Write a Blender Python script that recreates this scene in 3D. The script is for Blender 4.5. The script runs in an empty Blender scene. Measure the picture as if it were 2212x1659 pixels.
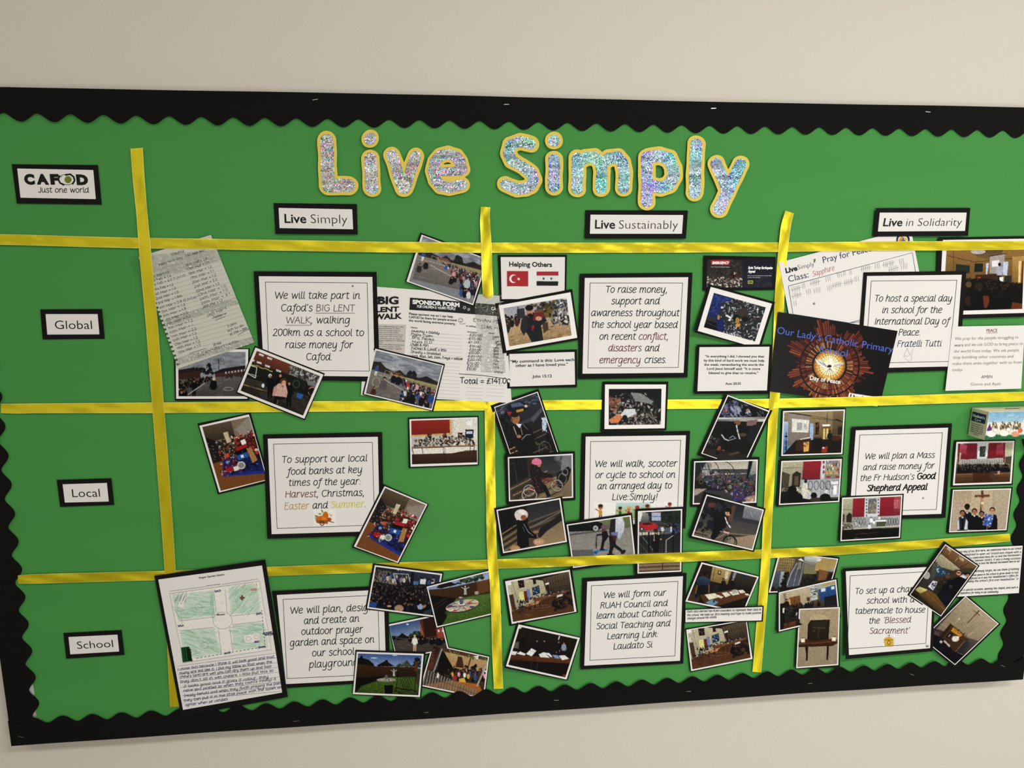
import bpy, bmesh, math, random
import numpy as np
from mathutils import Matrix, Vector

S = bpy.context.scene
COL = S.collection
# ------------------------------------------------------------------ camera
DIST = 1.4            # metres from lens to board surface
EYE = 1.65
F, CX, CY = 1486.07, 1106.0, 829.5
YAW, PITCH, ROLL = -0.09809692, -0.15377414, -0.00456381
cy_, sy_ = math.cos(YAW), math.sin(YAW); cp_, sp_ = math.cos(PITCH), math.sin(PITCH); cr_, sr_ = math.cos(ROLL), math.sin(ROLL)
_Ry = np.array([[cy_, 0, sy_], [0, 1, 0], [-sy_, 0, cy_]])
_Rx = np.array([[1, 0, 0], [0, cp_, -sp_], [0, sp_, cp_]])
_Rz = np.array([[cr_, -sr_, 0], [sr_, cr_, 0], [0, 0, 1]])
AR = np.array([[1, 0, 0], [0, 0, -1], [0, 1, 0]]) @ _Ry @ _Rx @ _Rz
cam_data = bpy.data.cameras.new('camera'); cam = bpy.data.objects.new('camera', cam_data); COL.objects.link(cam)
cam_data.sensor_fit = 'HORIZONTAL'; cam_data.sensor_width = 36.0; cam_data.lens = F / 2212 * 36.0
cam_data.clip_start = 0.05; cam_data.clip_end = 50
cam.matrix_world = Matrix([[*AR[i], [0, -DIST, EYE][i]] for i in range(3)] + [[0, 0, 0, 1]])
S.camera = cam
# ------------------------------------------------------------------ world, lights, exposure
w = bpy.data.worlds.new('world'); S.world = w; w.use_nodes = True
w.node_tree.nodes['Background'].inputs[0].default_value = (1.0, 0.97, 0.92, 1); w.node_tree.nodes['Background'].inputs[1].default_value = 0.5
S.view_settings.view_transform = 'Standard'; S.view_settings.look = 'None'
S.view_settings.gamma = 1.0; S.view_settings.use_curve_mapping = False
S.view_settings.exposure = -0.12

def area(name, loc, size, sy, power, col, aim):
    l = bpy.data.lights.new(name, 'AREA'); l.shape = 'RECTANGLE'; l.size = size; l.size_y = sy; l.energy = power; l.color = col
    o = bpy.data.objects.new(name, l); COL.objects.link(o); o.location = loc
    o.rotation_euler = (Vector(aim) - Vector(loc)).to_track_quat('-Z', 'Y').to_euler()
    return o
area('ceiling_panel_light', (-1.4, -1.9, 2.72), 1.2, 0.3, 14, (1.0, 0.975, 0.93), (-1.4, -1.5, 0))  # extra lamp added as fill for the dim left end
area('ceiling_panel_light', (1.1, -1.9, 2.72), 1.2, 0.3, 34, (1.0, 0.985, 0.96), (1.1, -1.5, 0))
area('ceiling_panel_light', (3.4, -1.9, 2.72), 1.2, 0.3, 46, (0.95, 0.985, 1.0), (3.4, -1.5, 0))
area('window_light', (1.6, -3.36, 0.95), 2.6, 1.2, 72, (1.0, 0.985, 0.95), (1.9, 0, 1.25))  # unseen fill lamp, added to brighten the lower wall and the foil

# ------------------------------------------------------------------ geometry helpers
def W(px, py, h):
    """reference-photo pixel -> point on the plane h metres in front of the board surface (y = -h)"""
    px = np.asarray(px, float); py = np.asarray(py, float); h = np.broadcast_to(np.asarray(h, float), px.shape)
    d = np.stack([(px - CX) / F, -(py - CY) / F, -np.ones_like(px)], -1) @ AR.T
    t = (DIST - h) / d[..., 1]
    return np.stack([t * d[..., 0], -DIST + t * d[..., 1], EYE + t * d[..., 2]], -1)

VIEWS = dict(A=(0, 180, .25316), B=(540, 180, .25316), C=(1060, 180, .27125), D=(1640, 180, .25859), E=(240, 490, .24115),
    F=(500, 500, .25316), G=(760, 490, .24716), H=(1050, 530, .24710), I=(1240, 560, .19892), J=(1660, 500, .22911), K=(1900, 500, .22907),
    L=(400, 860, .22298), M=(740, 880, .21698), N=(1040, 820, .25307), O=(1340, 820, .25326), P=(1660, 850, .21092), Q=(1960, 860, .20488),
    R=(320, 1190, .223), S=(580, 1190, .19886), T=(760, 1200, .19287), U=(1070, 1190, .18692), V=(1360, 1190, .18686), W=(1640, 1180, .18079),
    X=(1900, 1160, .19283), Y=(0, 860, .22908), Z=(0, 1220, .26467), a=(400, 1400, .40687), b=(1300, 1380, .4123), c=(0, 520, .22901), p=(0, 0, 1.0))
def vp(v, pts):
    x, y, s = VIEWS[v]
    q = np.asarray(pts, float).reshape(-1, 2) * s; q[:, 0] += x; q[:, 1] += y
    return q
def homog(src, dst):
    A = []
    for (x, y), (u, v) in zip(src, dst):
        A.append([x, y, 1, 0, 0, 0, -u * x, -u * y]); A.append([0, 0, 0, x, y, 1, -v * x, -v * y])
    h = np.linalg.solve(np.array(A, float), np.array(dst, float).reshape(-1))
    return np.append(h, 1).reshape(3, 3)
def happ(H, pts):
    pts = np.asarray(pts, float); q = np.concatenate([pts, np.ones(pts.shape[:-1] + (1,))], -1) @ H.T
    return q[..., :2] / q[..., 2:]
UNIT = [(0, 0), (1, 0), (1, 1), (0, 1)]
def lin(c):
    c = np.asarray(c, float)
    return np.where(c <= .04045, c / 12.92, ((c + .055) / 1.055) ** 2.4)
def hexc(s):
    s = s.lstrip('#')
    if len(s) == 3: s = ''.join(ch * 2 for ch in s)
    return np.array([int(s[i:i + 2], 16) / 255 for i in (0, 2, 4)])

MATS = {}
def mat(key, color=None, rough=.6, spec=.3, metal=0, bump=0, bscale=200, var=0):
    if key in MATS: return MATS[key]
    m = bpy.data.materials.new(key); m.use_nodes = True; nt = m.node_tree; b = nt.nodes['Principled BSDF']
    c = lin(hexc(color)) if isinstance(color, str) else np.array(color)
    b.inputs['Base Color'].default_value = (*c, 1); b.inputs['Roughness'].default_value = rough
    b.inputs['Specular IOR Level'].default_value = spec; b.inputs['Metallic'].default_value = metal
    if bump or var:
        tc = nt.nodes.new('ShaderNodeTexCoord'); n = nt.nodes.new('ShaderNodeTexNoise'); n.inputs['Scale'].default_value = bscale; n.inputs['Detail'].default_value = 4
        nt.links.new(tc.outputs['Object'], n.inputs['Vector'])
        if bump:
            bp = nt.nodes.new('ShaderNodeBump'); bp.inputs['Strength'].default_value = bump; bp.inputs['Distance'].default_value = .002
            nt.links.new(n.outputs['Fac'], bp.inputs['Height']); nt.links.new(bp.outputs['Normal'], b.inputs['Normal'])
        if var:
            mx = nt.nodes.new('ShaderNodeMix'); mx.data_type = 'RGBA'
            mx.inputs['A'].default_value = (*(c * (1 - var)), 1); mx.inputs['B'].default_value = (*np.minimum(c * (1 + var), 1), 1)
            nt.links.new(n.outputs['Fac'], mx.inputs['Factor']); nt.links.new(mx.outputs['Result'], b.inputs['Base Color'])
    MATS[key] = m
    return m
GAIN = 1.12
def ink(hexs):
    k = 'ink_' + hexs
    return MATS.get(k) or mat(k, np.minimum(lin(hexc(hexs)) * GAIN, .9), rough=.55, spec=.2)
M_CARD = mat('black_sugar_paper', '131111', .8, .16, bump=.15, bscale=900)
M_BORDER = mat('black_border_card', '100e0c', .85, .14, bump=.12, bscale=700, var=.1)
M_PAPER = mat('white_print_paper', 'e9e6e3', .5, .3, bump=.35, bscale=22)
M_PHOTOPAPER = mat('photo_paper', 'eeebe8', .35, .4, bump=.08, bscale=30)
M_LOG = mat('log_paper', 'dedad0', .5, .3, bump=.4, bscale=40)
def mat_print():
    m = bpy.data.materials.new('photo_print'); m.use_nodes = True; nt = m.node_tree; b = nt.nodes['Principled BSDF']
    a = nt.nodes.new('ShaderNodeAttribute'); a.attribute_name = 'print'
    nt.links.new(a.outputs['Color'], b.inputs['Base Color']); b.inputs['Roughness'].default_value = .5; b.inputs['Specular IOR Level'].default_value = .12
    return m
M_PRINT = mat_print()

def mesh_np(name, V, faces, material, parent=None, origin=None, smooth=False):
    V = np.asarray(V, float).reshape(-1, 3)
    if parent is not None: V = V - np.array(parent.location)
    elif origin is not None: V = V - np.asarray(origin)
    me = bpy.data.meshes.new(name)
    faces = [list(map(int, f)) for f in faces] if not isinstance(faces, np.ndarray) else faces
    if isinstance(faces, np.ndarray):
        n = len(faces); k = faces.shape[1]
        me.vertices.add(len(V)); me.vertices.foreach_set('co', V.ravel().astype(np.float32))
        me.loops.add(n * k); me.loops.foreach_set('vertex_index', faces.ravel().astype(np.int32))
        me.polygons.add(n); me.polygons.foreach_set('loop_start', np.arange(0, n * k, k, dtype=np.int32))
        me.update(calc_edges=True)
    else:
        me.from_pydata(V.tolist(), [], faces); me.update()
    if smooth: me.shade_smooth()
    else: me.shade_flat()
    for mm in (material if isinstance(material, (list, tuple)) else [material]): me.materials.append(mm)
    o = bpy.data.objects.new(name, me); COL.objects.link(o)
    if parent is not None: o.parent = parent
    elif origin is not None: o.location = origin
    return o
def box(name, x0, x1, y0, y1, z0, z1, material, parent=None):
    V = [(x, y, z) for x in (x0, x1) for y in (y0, y1) for z in (z0, z1)]
    Fc = [(0, 1, 3, 2), (4, 6, 7, 5), (0, 4, 5, 1), (2, 3, 7, 6), (0, 2, 6, 4), (1, 5, 7, 3)]
    return mesh_np(name, V, Fc, material, parent, origin=((x0 + x1) / 2, (y0 + y1) / 2, (z0 + z1) / 2) if parent is None else None)
def tag(o, label=None, cat=None, group=None, kind=None):
    if label: o['label'] = label
    if cat: o['category'] = cat
    if group: o['group'] = group
    if kind: o['kind'] = kind
    return o
def thing(name, label, cat, loc, group=None):
    o = bpy.data.objects.new(name, None); COL.objects.link(o); o.location = tuple(float(v) for v in loc); o.empty_display_size = .05
    return tag(o, label, cat, group)

# ------------------------------------------------------------------ setting
BT, BB, BL, BR = 1.65 + .3445, 1.65 - .956, -.912, 1.363     # board edges
WALL = mat('wall_paint', 'dbd5c9', .7, .25, bump=.25, bscale=120)
def room():
    tag(box('wall_back', -3.2, 5.2, .032, .15, 0, 2.75, WALL), kind='structure')
    tag(box('floor', -3.2, 5.2, -3.4, .032, -.1, 0, mat('floor_vinyl', '6e685c', .5, .4, var=.1, bscale=30)), kind='structure')
    tag(box('ceiling', -3.2, 5.2, -3.4, .032, 2.75, 2.85, mat('ceiling_white', 'e4e1da', .8, .2)), kind='structure')
    tag(box('wall_front', -3.2, 5.2, -3.5, -3.4, 0, 2.75, mat('front_wall_paint', 'a8a498', .8, .2)), kind='structure')
    tag(box('wall_left', -3.3, -3.2, -3.4, .032, 0, 2.75, WALL), kind='structure')
    tag(box('wall_right', 5.2, 5.3, -3.4, .032, 0, 2.75, WALL), kind='structure')
room()

# ------------------------------------------------------------------ display board
board = thing('display_board', 'large wall display board covered in bright green backing paper', 'display board', ((BL + BR) / 2, .015, BB))
box('board_panel', BL, BR, .001, .0315, BB, BT, mat('board_side', '15130f', .6, .3), board)
box('board_face', BL + .01, BR - .01, .0003, .0012, BB + .01, BT - .01, mat('board_face_white', 'c9c8c2', .7, .2), board)
def green_paper():
    nx, ny = 170, 110
    x = np.linspace(BL + .055, BR - .012, nx); z = np.linspace(BB + .02, BT - .02, ny); X, Z = np.meshgrid(x, z)
    u = (X - BL) / (BR - BL)
    # left hem of the paper runs slightly out of true at the bottom
    X = X - (.035 * np.clip((Z - (BB + .12)) / .25, 0, 1)) * np.clip(1 - (X - x[0]) / .12, 0, 1)
    d = .0006 * np.sin(Z * 41 + 1.3 * np.sin(X * 2.1)) + .0005 * np.sin(Z * 23 + X * 1.7 + 2) + .0003 * np.sin(Z * 73 + np.cos(X * 3) * 2) + .0003 * np.sin(X * 9 + Z * 6)
    Y = -.0022 + d * 1.35
    V = np.stack([X, Y, Z], -1).reshape(-1, 3)
    i = np.arange(nx * ny).reshape(ny, nx)
    Fq = np.stack([i[:-1, :-1], i[:-1, 1:], i[1:, 1:], i[1:, :-1]], -1).reshape(-1, 4)
    m = mat('green_backing_paper', '489148', .65, .1, bump=.1, bscale=500)
    o = mesh_np('green_backing_paper', V, Fq, m, board, smooth=True)
green_paper()

def border(label, name, axis, a0, a1, outer, tip, root, phase, y, wav=0, period=.058, seed=1):
    """scalloped card strip: axis 'x' (top/bottom) or 'z' (sides)"""
    rnd = random.Random(seed)
    n = int((a1 - a0) / .058 * 14)
    t = np.linspace(a0, a1, n)
    k = .5 + .5 * np.sin((t - phase) / period * 2 * math.pi + math.pi / 2)      # 1 at a tip
    k = k ** .85
    edge = root + (tip - root) * k + wav * np.sin(t * 7 + seed)
    hh = y + .0006 * np.sin(t * 19 + seed) + .0003
    out = np.full_like(t, outer) + .0009 * np.sin(t * 5 + seed * 2)
    rows = [out, (out * .5 + edge * .5), edge]
    V = []; Fc = []
    for r, e in enumerate(rows):
        for i in range(n):
            lift = hh[i] + (.0006 if r == 2 else 0)
            V.append((t[i], -lift, e[i]) if axis == 'x' else (e[i], -lift, t[i]))
    for e in (rows[0], rows[2]):
        for i in range(n):
            V.append((t[i], -hh[i] + .0005, e[i]) if axis == 'x' else (e[i], -hh[i] + .0005, t[i]))
    for r in range(2):
        for i in range(n - 1): Fc.append((r * n + i, r * n + i + 1, (r + 1) * n + i + 1, (r + 1) * n + i))
    for i in range(n - 1):
        Fc.append((i, i + 1, 3 * n + i + 1, 3 * n + i)); Fc.append((2 * n + i, 2 * n + i + 1, 4 * n + i + 1, 4 * n + i))
    V = np.array(V)
    o = thing(name, label, 'border strip', V.mean(0))
    mesh_np('card_strip', V, Fc, M_BORDER, o)
    return o
b_right = border('black scalloped border strip down the right end of the display board', 'scalloped_border', 'z', BB + .012, BT - .01, BR - .0005, 1.2955, 1.3065, 1.65 - .4242, .0048, .0008, .0588, 4)
b_left = border('black scalloped border strip down the left end of the board, gaping at the bottom', 'scalloped_border', 'z', BB + .02, BT - .01, BL + .0005, -.8495, -.8655, 1.65 - .3389, .0048, .0012, .0585, 3)
b_top = border('long black scalloped border strip along the top edge of the board', 'scalloped_border', 'x', BL - .001, BR, BT + .0005, 1.65 + .2842, 1.65 + .299, -.1833, .0054, .0006, .0577, 1)
b_bot = border('long black scalloped border strip along the bottom edge of the board', 'scalloped_border', 'x', BL + .001, BR + .001, BB - .0005, 1.65 - .896, 1.65 - .9105, .4276, .0072, .0008, .0587, 2)
M_STEEL = mat('staple_steel', 'd8d8d4', .25, .5, 1)
def staple(parent, v, x0, y0, x1, y1, h, w=.0006):
    a, b = vp(v, [(x0, y0), (x1, y1)]); A = W(a[0], a[1], h); B = W(b[0], b[1], h)
    d = (B - A) / np.linalg.norm(B - A); n = np.array([-d[2], 0, d[0]]) * w
    V = []
    for P_, q in ((A, -1), (B, 1)):
        for yy in (-.0004, .0008): V += [P_ + n + [0, yy, 0], P_ - n + [0, yy, 0]]
    Fc = [(0, 1, 3, 2), (4, 6, 7, 5), (0, 4, 5, 1), (2, 3, 7, 6), (0, 2, 6, 4), (1, 5, 7, 3)]
    mesh_np('staple', V, Fc, M_STEEL, parent)
for v, *q in [('B', 532, 143, 580, 136), ('C', 105, 169, 145, 167), ('C', 1755, 200, 1795, 198), ('D', 1388, 236, 1430, 241)]: staple(b_top, v, *q, .0068)
for v, *q in [('a', 575, 388, 605, 386), ('a', 1268, 342, 1293, 341), ('a', 1958, 277, 1983, 276), ('b', 443, 275, 467, 275), ('b', 1080, 234, 1102, 232),
              ('b', 1613, 183, 1635, 190), ('b', 2090, 137, 2113, 147), ('Z', 150, 1398, 192, 1410), ('a', 1085, 260, 1103, 260)]: staple(b_bot, v, *q, .0086)

def lvl(L): return .0048 + .0008 * L

# ------------------------------------------------------------------ canvas for photographic prints
class Cv:
    def __init__(s, view, quad, base='888', n=150, ss=2, seed=0):
        s.v = view; s.q = vp(view, quad); s.ss = ss
        wpx = (np.hypot(*(s.q[1] - s.q[0])) + np.hypot(*(s.q[2] - s.q[3]))) / 2; hpx = (np.hypot(*(s.q[3] - s.q[0])) + np.hypot(*(s.q[2] - s.q[1]))) / 2
        k = min(1, n / max(wpx, hpx)); s.nx = max(12, int(wpx * k)); s.ny = max(12, int(hpx * k))
        s.w, s.h = s.nx * ss, s.ny * ss
        s.a = np.ones((s.h, s.w, 3)) * hexc(base)
        s.H = homog(s.q, [(0, 0), (s.w, 0), (s.w, s.h), (0, s.h)])
        s.r = random.Random(seed + 7); s.np = np.random.RandomState(seed + 5)
        s.sc = VIEWS[view][2] * k * ss
    def t(s, pts): return happ(s.H, vp(s.v, pts))
    def _fill(s, q, col, alpha=1.0, col2=None, g0=0, g1=1):
        x0, y0 = np.floor(q.min(0)).astype(int); x1, y1 = np.ceil(q.max(0)).astype(int)
        x0, y0 = max(x0, 0), max(y0, 0); x1, y1 = min(x1, s.w), min(y1, s.h)
        if x1 <= x0 or y1 <= y0: return
        X = np.arange(x0, x1) + .5; Y = (np.arange(y0, y1) + .5)[:, None]
        ins = np.zeros((y1 - y0, x1 - x0), bool)
        for (ax, ay), (bx, by) in zip(q, np.roll(q, -1, 0)):
            if ay == by: continue
            c = (Y > min(ay, by)) & (Y <= max(ay, by))
            ins ^= c & (X < ax + (Y - ay) * (bx - ax) / (by - ay))
        reg = s.a[y0:y1, x0:x1]
        if col2 is None: reg[ins] = reg[ins] * (1 - alpha) + col * alpha
        else:
            f = np.clip((Y - g0) / max(g1 - g0, 1e-3), 0, 1)[..., None] * np.ones((1, x1 - x0, 1)); cc = col * (1 - f) + col2 * f
            reg[ins] = cc[ins]
    def p(s, col, *xy, al=1.0): s._fill(s.t(xy), hexc(col), al); return s
    def g(s, c1, c2, *xy):
        q = s.t(xy); s._fill(q, hexc(c1), 1, hexc(c2), q[:, 1].min(), q[:, 1].max()); return s
    def all(s, c1, c2=None):
        q = np.array([(0, 0), (s.w, 0), (s.w, s.h), (0, s.h)], float); s._fill(q, hexc(c1), 1, hexc(c2 or c1), 0, s.h); return s
    def e(s, col, x, y, rx, ry, rot=0, al=1.0, n=14):
        a = np.linspace(0, 2 * math.pi, n, endpoint=False); c, d = math.cos(rot), math.sin(rot)
        s._fill(s.t(np.stack([x + rx * np.cos(a) * c - ry * np.sin(a) * d, y + rx * np.cos(a) * d + ry * np.sin(a) * c], -1)), hexc(col), al); return s
    def l(s, col, w, *xy, al=1.0):
        P = np.asarray(xy, float).reshape(-1, 2)
        for a, b in zip(P[:-1], P[1:]):
            d = b - a; L = max(np.hypot(*d), 1e-6); n = np.array([-d[1], d[0]]) / L * w / 2; e = d / L * w * .25
            s._fill(s.t([a - e + n, b + e + n, b + e - n, a - e - n]), hexc(col), al)
        return s
    def o(s, col, w, x, y, rx, ry, rot=0, n=22):
        a = np.linspace(0, 2 * math.pi, n + 1); c, d = math.cos(rot), math.sin(rot)
        return s.l(col, w, *np.stack([x + rx * np.cos(a) * c - ry * np.sin(a) * d, y + rx * np.cos(a) * d + ry * np.sin(a) * c], -1).ravel())
    def inside(s, P, x, y):
        r = False
        for (ax, ay), (bx, by) in zip(P, P[1:] + P[:1]):
            if (ay > y) != (by > y) and x < ax + (y - ay) * (bx - ax) / (by - ay): r = not r
        return r
    def pts(s, n, P):
        P = [(P[i], P[i + 1]) for i in range(0, len(P), 2)]; xs = [p[0] for p in P]; ys = [p[1] for p in P]; out = []
        while len(out) < n:
            x = s.r.uniform(min(xs), max(xs)); y = s.r.uniform(min(ys), max(ys))
            if s.inside(P, x, y): out.append((x, y))
        return out
    def s_(s, cols, n, P, sz=(6, 16), asp=1.6, rot=None, al=.9):
        cols = cols.split()
        for x, y in s.pts(n, P):
            r = s.r.uniform(*sz); a = s.r.uniform(0, 3.14) if rot is None else rot + s.r.uniform(-.2, .2)
            s.e(s.r.choice(cols), x, y, r, r / asp * s.r.uniform(.6, 1.3), a, al, 6)
        return s
    def m(s, x, y, h, coat, skin='b98a6c', hair='1c1512', legs=None, rot=0):
        """standing figure seen from afar, feet at (x, y)"""
        c, d = math.cos(rot), math.sin(rot)
        def T(*q): return [v for i in range(0, len(q), 2) for v in (x + (q[i] * c - q[i + 1] * d) * h, y + (q[i] * d + q[i + 1] * c) * h)]
        if legs: s.p(legs, *T(-.1, -.48, .1, -.48, .09, 0, .02, 0, 0, -.35, -.03, 0, -.1, 0))
        s.p(coat, *T(-.05, -.86, .05, -.86, .14, -.8, .2, -.5, .15, -.46, .12, -.6, .13, -.4, -.13, -.4, -.12, -.6, -.16, -.46, -.2, -.5, -.14, -.8))
        q = T(0, -.93); s.e(hair, q[0], q[1] - h * .012, h * .075, h * .085, 0, 1, 10); q = T(.01, -.905); s.e(skin, q[0], q[1], h * .052, h * .06, 0, 1, 8)
        return s
    def k(s, n, P, h0, h1, coats='111 1a1a22 223', skins='b98a6c 8a5f48 d0a58a', hairs='1c1512 3a2a1c 0c0a0a'):
        """crowd: figures back to front"""
        Q = sorted(s.pts(n, P), key=lambda p: p[1]); ys = [q[1] for q in Q]; y0, y1 = ys[0], ys[-1]
        coats, skins, hairs = coats.split(), skins.split(), hairs.split()
        for x, y in Q:
            h = h0 + (h1 - h0) * (y - y0) / max(y1 - y0, 1)
            s.e(s.r.choice(coats), x, y + h * .35, h * .24, h * .42, 0, 1, 8)
            s.e(s.r.choice(hairs), x, y - h * .08, h * .14, h * .16, 0, 1, 8)
            if s.r.random() < .6: s.e(s.r.choice(skins), x + h * .02, y - h * .02, h * .09, h * .11, 0, .9, 7)
        return s
    def done(s, noise=.05, dark=1.0):
        n = s.np.randn(s.h // 4 + 2, s.w // 4 + 2); n = np.kron(n, np.ones((4, 4)))[:s.h, :s.w]
        f = 1 + noise * (.6 * s.np.randn(s.h, s.w) + .8 * n)
        g = s.a.mean(-1, keepdims=True); c0 = g + (s.a - g) * .80
        a = np.clip(c0 * f[..., None] * (1 + .10 * s.np.randn(s.h, 1)[..., None] * 0), 0, 1); a = a.reshape(s.ny, s.ss, s.nx, s.ss, 3).mean((1, 3))
        return np.minimum(lin(a * dark) ** 1.28 * GAIN * 1.08, .92)

# ------------------------------------------------------------------ pinned items
class Item:
    def __init__(s, name, label, cat, view, quad, L, lifts=None, group=None, seed=0):
        s.q = vp(view, quad); s.v = view; s.h = lvl(L); rnd = random.Random(sum(map(ord, label)) + seed)
        s.l = [x * .001 for x in lifts] if lifts else [rnd.uniform(.1, .8) * .001, rnd.uniform(.1, .8) * .001, rnd.uniform(.3, 1.3) * .001, rnd.uniform(.3, 1.3) * .001]
        s.Hi = homog(s.q, UNIT)
        c = s.q.mean(0); s.root = thing(name, label, cat, W(c[0], s.q[:, 1].max(), s.h), group)
    def lift(s, P):
        uv = np.clip(happ(s.Hi, P), 0, 1); u, v = uv[..., 0], uv[..., 1]
        w = [(1 - u) * (1 - v), u * (1 - v), u * v, (1 - u) * v]
        return sum(l * wi ** 2.2 for l, wi in zip(s.l, w))
    def pt(s, P, dh=0): P = np.asarray(P, float); return W(P[..., 0], P[..., 1], s.h + dh + s.lift(P))
    def sheet(s, name, view, quad, dh, material, thick=.0004, n=9, m=None, attr=None, outline=None):
        q = vp(view, quad); H = homog(UNIT, q); nx, ny = n, (m or n)
        U, Vv = np.meshgrid(np.linspace(0, 1, nx), np.linspace(0, 1, ny)); P = happ(H, np.stack([U, Vv], -1))
        V = s.pt(P, dh).reshape(-1, 3); i = np.arange(nx * ny).reshape(ny, nx)
        Fq = np.stack([i[:-1, :-1], i[1:, :-1], i[1:, 1:], i[:-1, 1:]], -1).reshape(-1, 4)
        if thick:
            ring = np.concatenate([i[0, :], i[1:, -1], i[-1, -2::-1], i[-2:0:-1, 0]])
            b0 = len(V); k = len(ring); V = np.concatenate([V, V[ring], V[ring] + [0, thick, 0]]); j = np.arange(k); j2 = (j + 1) % k
            Fq = np.concatenate([Fq, np.stack([b0 + j, b0 + j2, b0 + k + j2, b0 + k + j], -1)])
        o = mesh_np(name, V, Fq, material, s.root, smooth=True)
        return o
    def picture(s, cv, arr, dh=.0008, name='photo_image', mt=None):
        H = homog(UNIT, cv.q); ny, nx = arr.shape[:2]
        U, Vv = np.meshgrid((np.arange(nx)) / (nx - 1), (np.arange(ny)) / (ny - 1)); P = happ(H, np.stack([U, Vv], -1))
        V = s.pt(P, dh).reshape(-1, 3); i = np.arange(nx * ny).reshape(ny, nx)
        Fq = np.stack([i[:-1, :-1], i[1:, :-1], i[1:, 1:], i[:-1, 1:]], -1).reshape(-1, 4)
        o = mesh_np(name, V, Fq, mt or M_PRINT, s.root, smooth=True)
        at = o.data.color_attributes.new('print', 'FLOAT_COLOR', 'POINT')
        at.data.foreach_set('color', np.concatenate([arr.reshape(-1, 3), np.ones((nx * ny, 1))], 1).astype(np.float32).ravel())
        return o
    # --- print made of strokes / glyph outlines, on the sheet's surface
    def strokes(s, view, lines, width, col, dh=.0007, name='printed_line'):
        V = []; Fc = []
        for ln in lines:
            P = vp(view, ln)
            add_stroke(V, Fc, P, width)
        V = np.array(V); return mesh_np(name, s.pt(V, dh), Fc, ink(col), s.root)
    def frame(s, view, quad, w=1.1, col='1c1a10'):
        q = vp(view, quad); c = q.mean(0); k = 1 - 2 * w / np.hypot(*(q[1] - q[0])); V = []; Fc = []
        H = homog(UNIT, q); e = w / np.hypot(*(q[1] - q[0])); f = w / np.hypot(*(q[3] - q[0]))
        T_ = np.linspace(0, 1, 9)
        def bar(a, b, n):
            b0 = len(V)
            for t in T_: V.append(a[0] * (1 - t) + a[1] * t); V.append(b[0] * (1 - t) + b[1] * t)
            for i in range(8): Fc.append((b0 + 2 * i, b0 + 2 * i + 1, b0 + 2 * i + 3, b0 + 2 * i + 2))
        uv = np.array(UNIT, float); inn = np.array([(e, f), (1 - e, f), (1 - e, 1 - f), (e, 1 - f)])
        for k in range(4): bar((uv[k], uv[(k + 1) % 4]), (inn[k], inn[(k + 1) % 4]), 0)
        P = happ(H, np.array(V)); mesh_np('printed_frame', s.pt(P, .0007), Fc, ink(col), s.root)
        return s

def add_stroke(V, Fc, P, width):
    P = np.asarray(P, float)
    if len(P) < 2: P = np.array([P[0], P[0] + [width * .8, 0]])
    d = np.diff(P, axis=0); L = np.maximum(np.hypot(d[:, 0], d[:, 1]), 1e-6)[:, None]; d = d / L
    t = np.concatenate([d[:1], d[:-1] + d[1:], d[-1:]]); t /= np.maximum(np.hypot(t[:, 0], t[:, 1]), .35)[:, None]
    n = np.stack([-t[:, 1], t[:, 0]], -1) * width / 2
    P = P.copy(); P[0] -= d[0] * width * .3; P[-1] += d[-1] * width * .3
    b = len(V)
    for a, c in zip(P + n, P - n): V.append(a); V.append(c)
    for i in range(len(P) - 1): Fc.append((b + 2 * i, b + 2 * i + 1, b + 2 * i + 3, b + 2 * i + 2))
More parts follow.
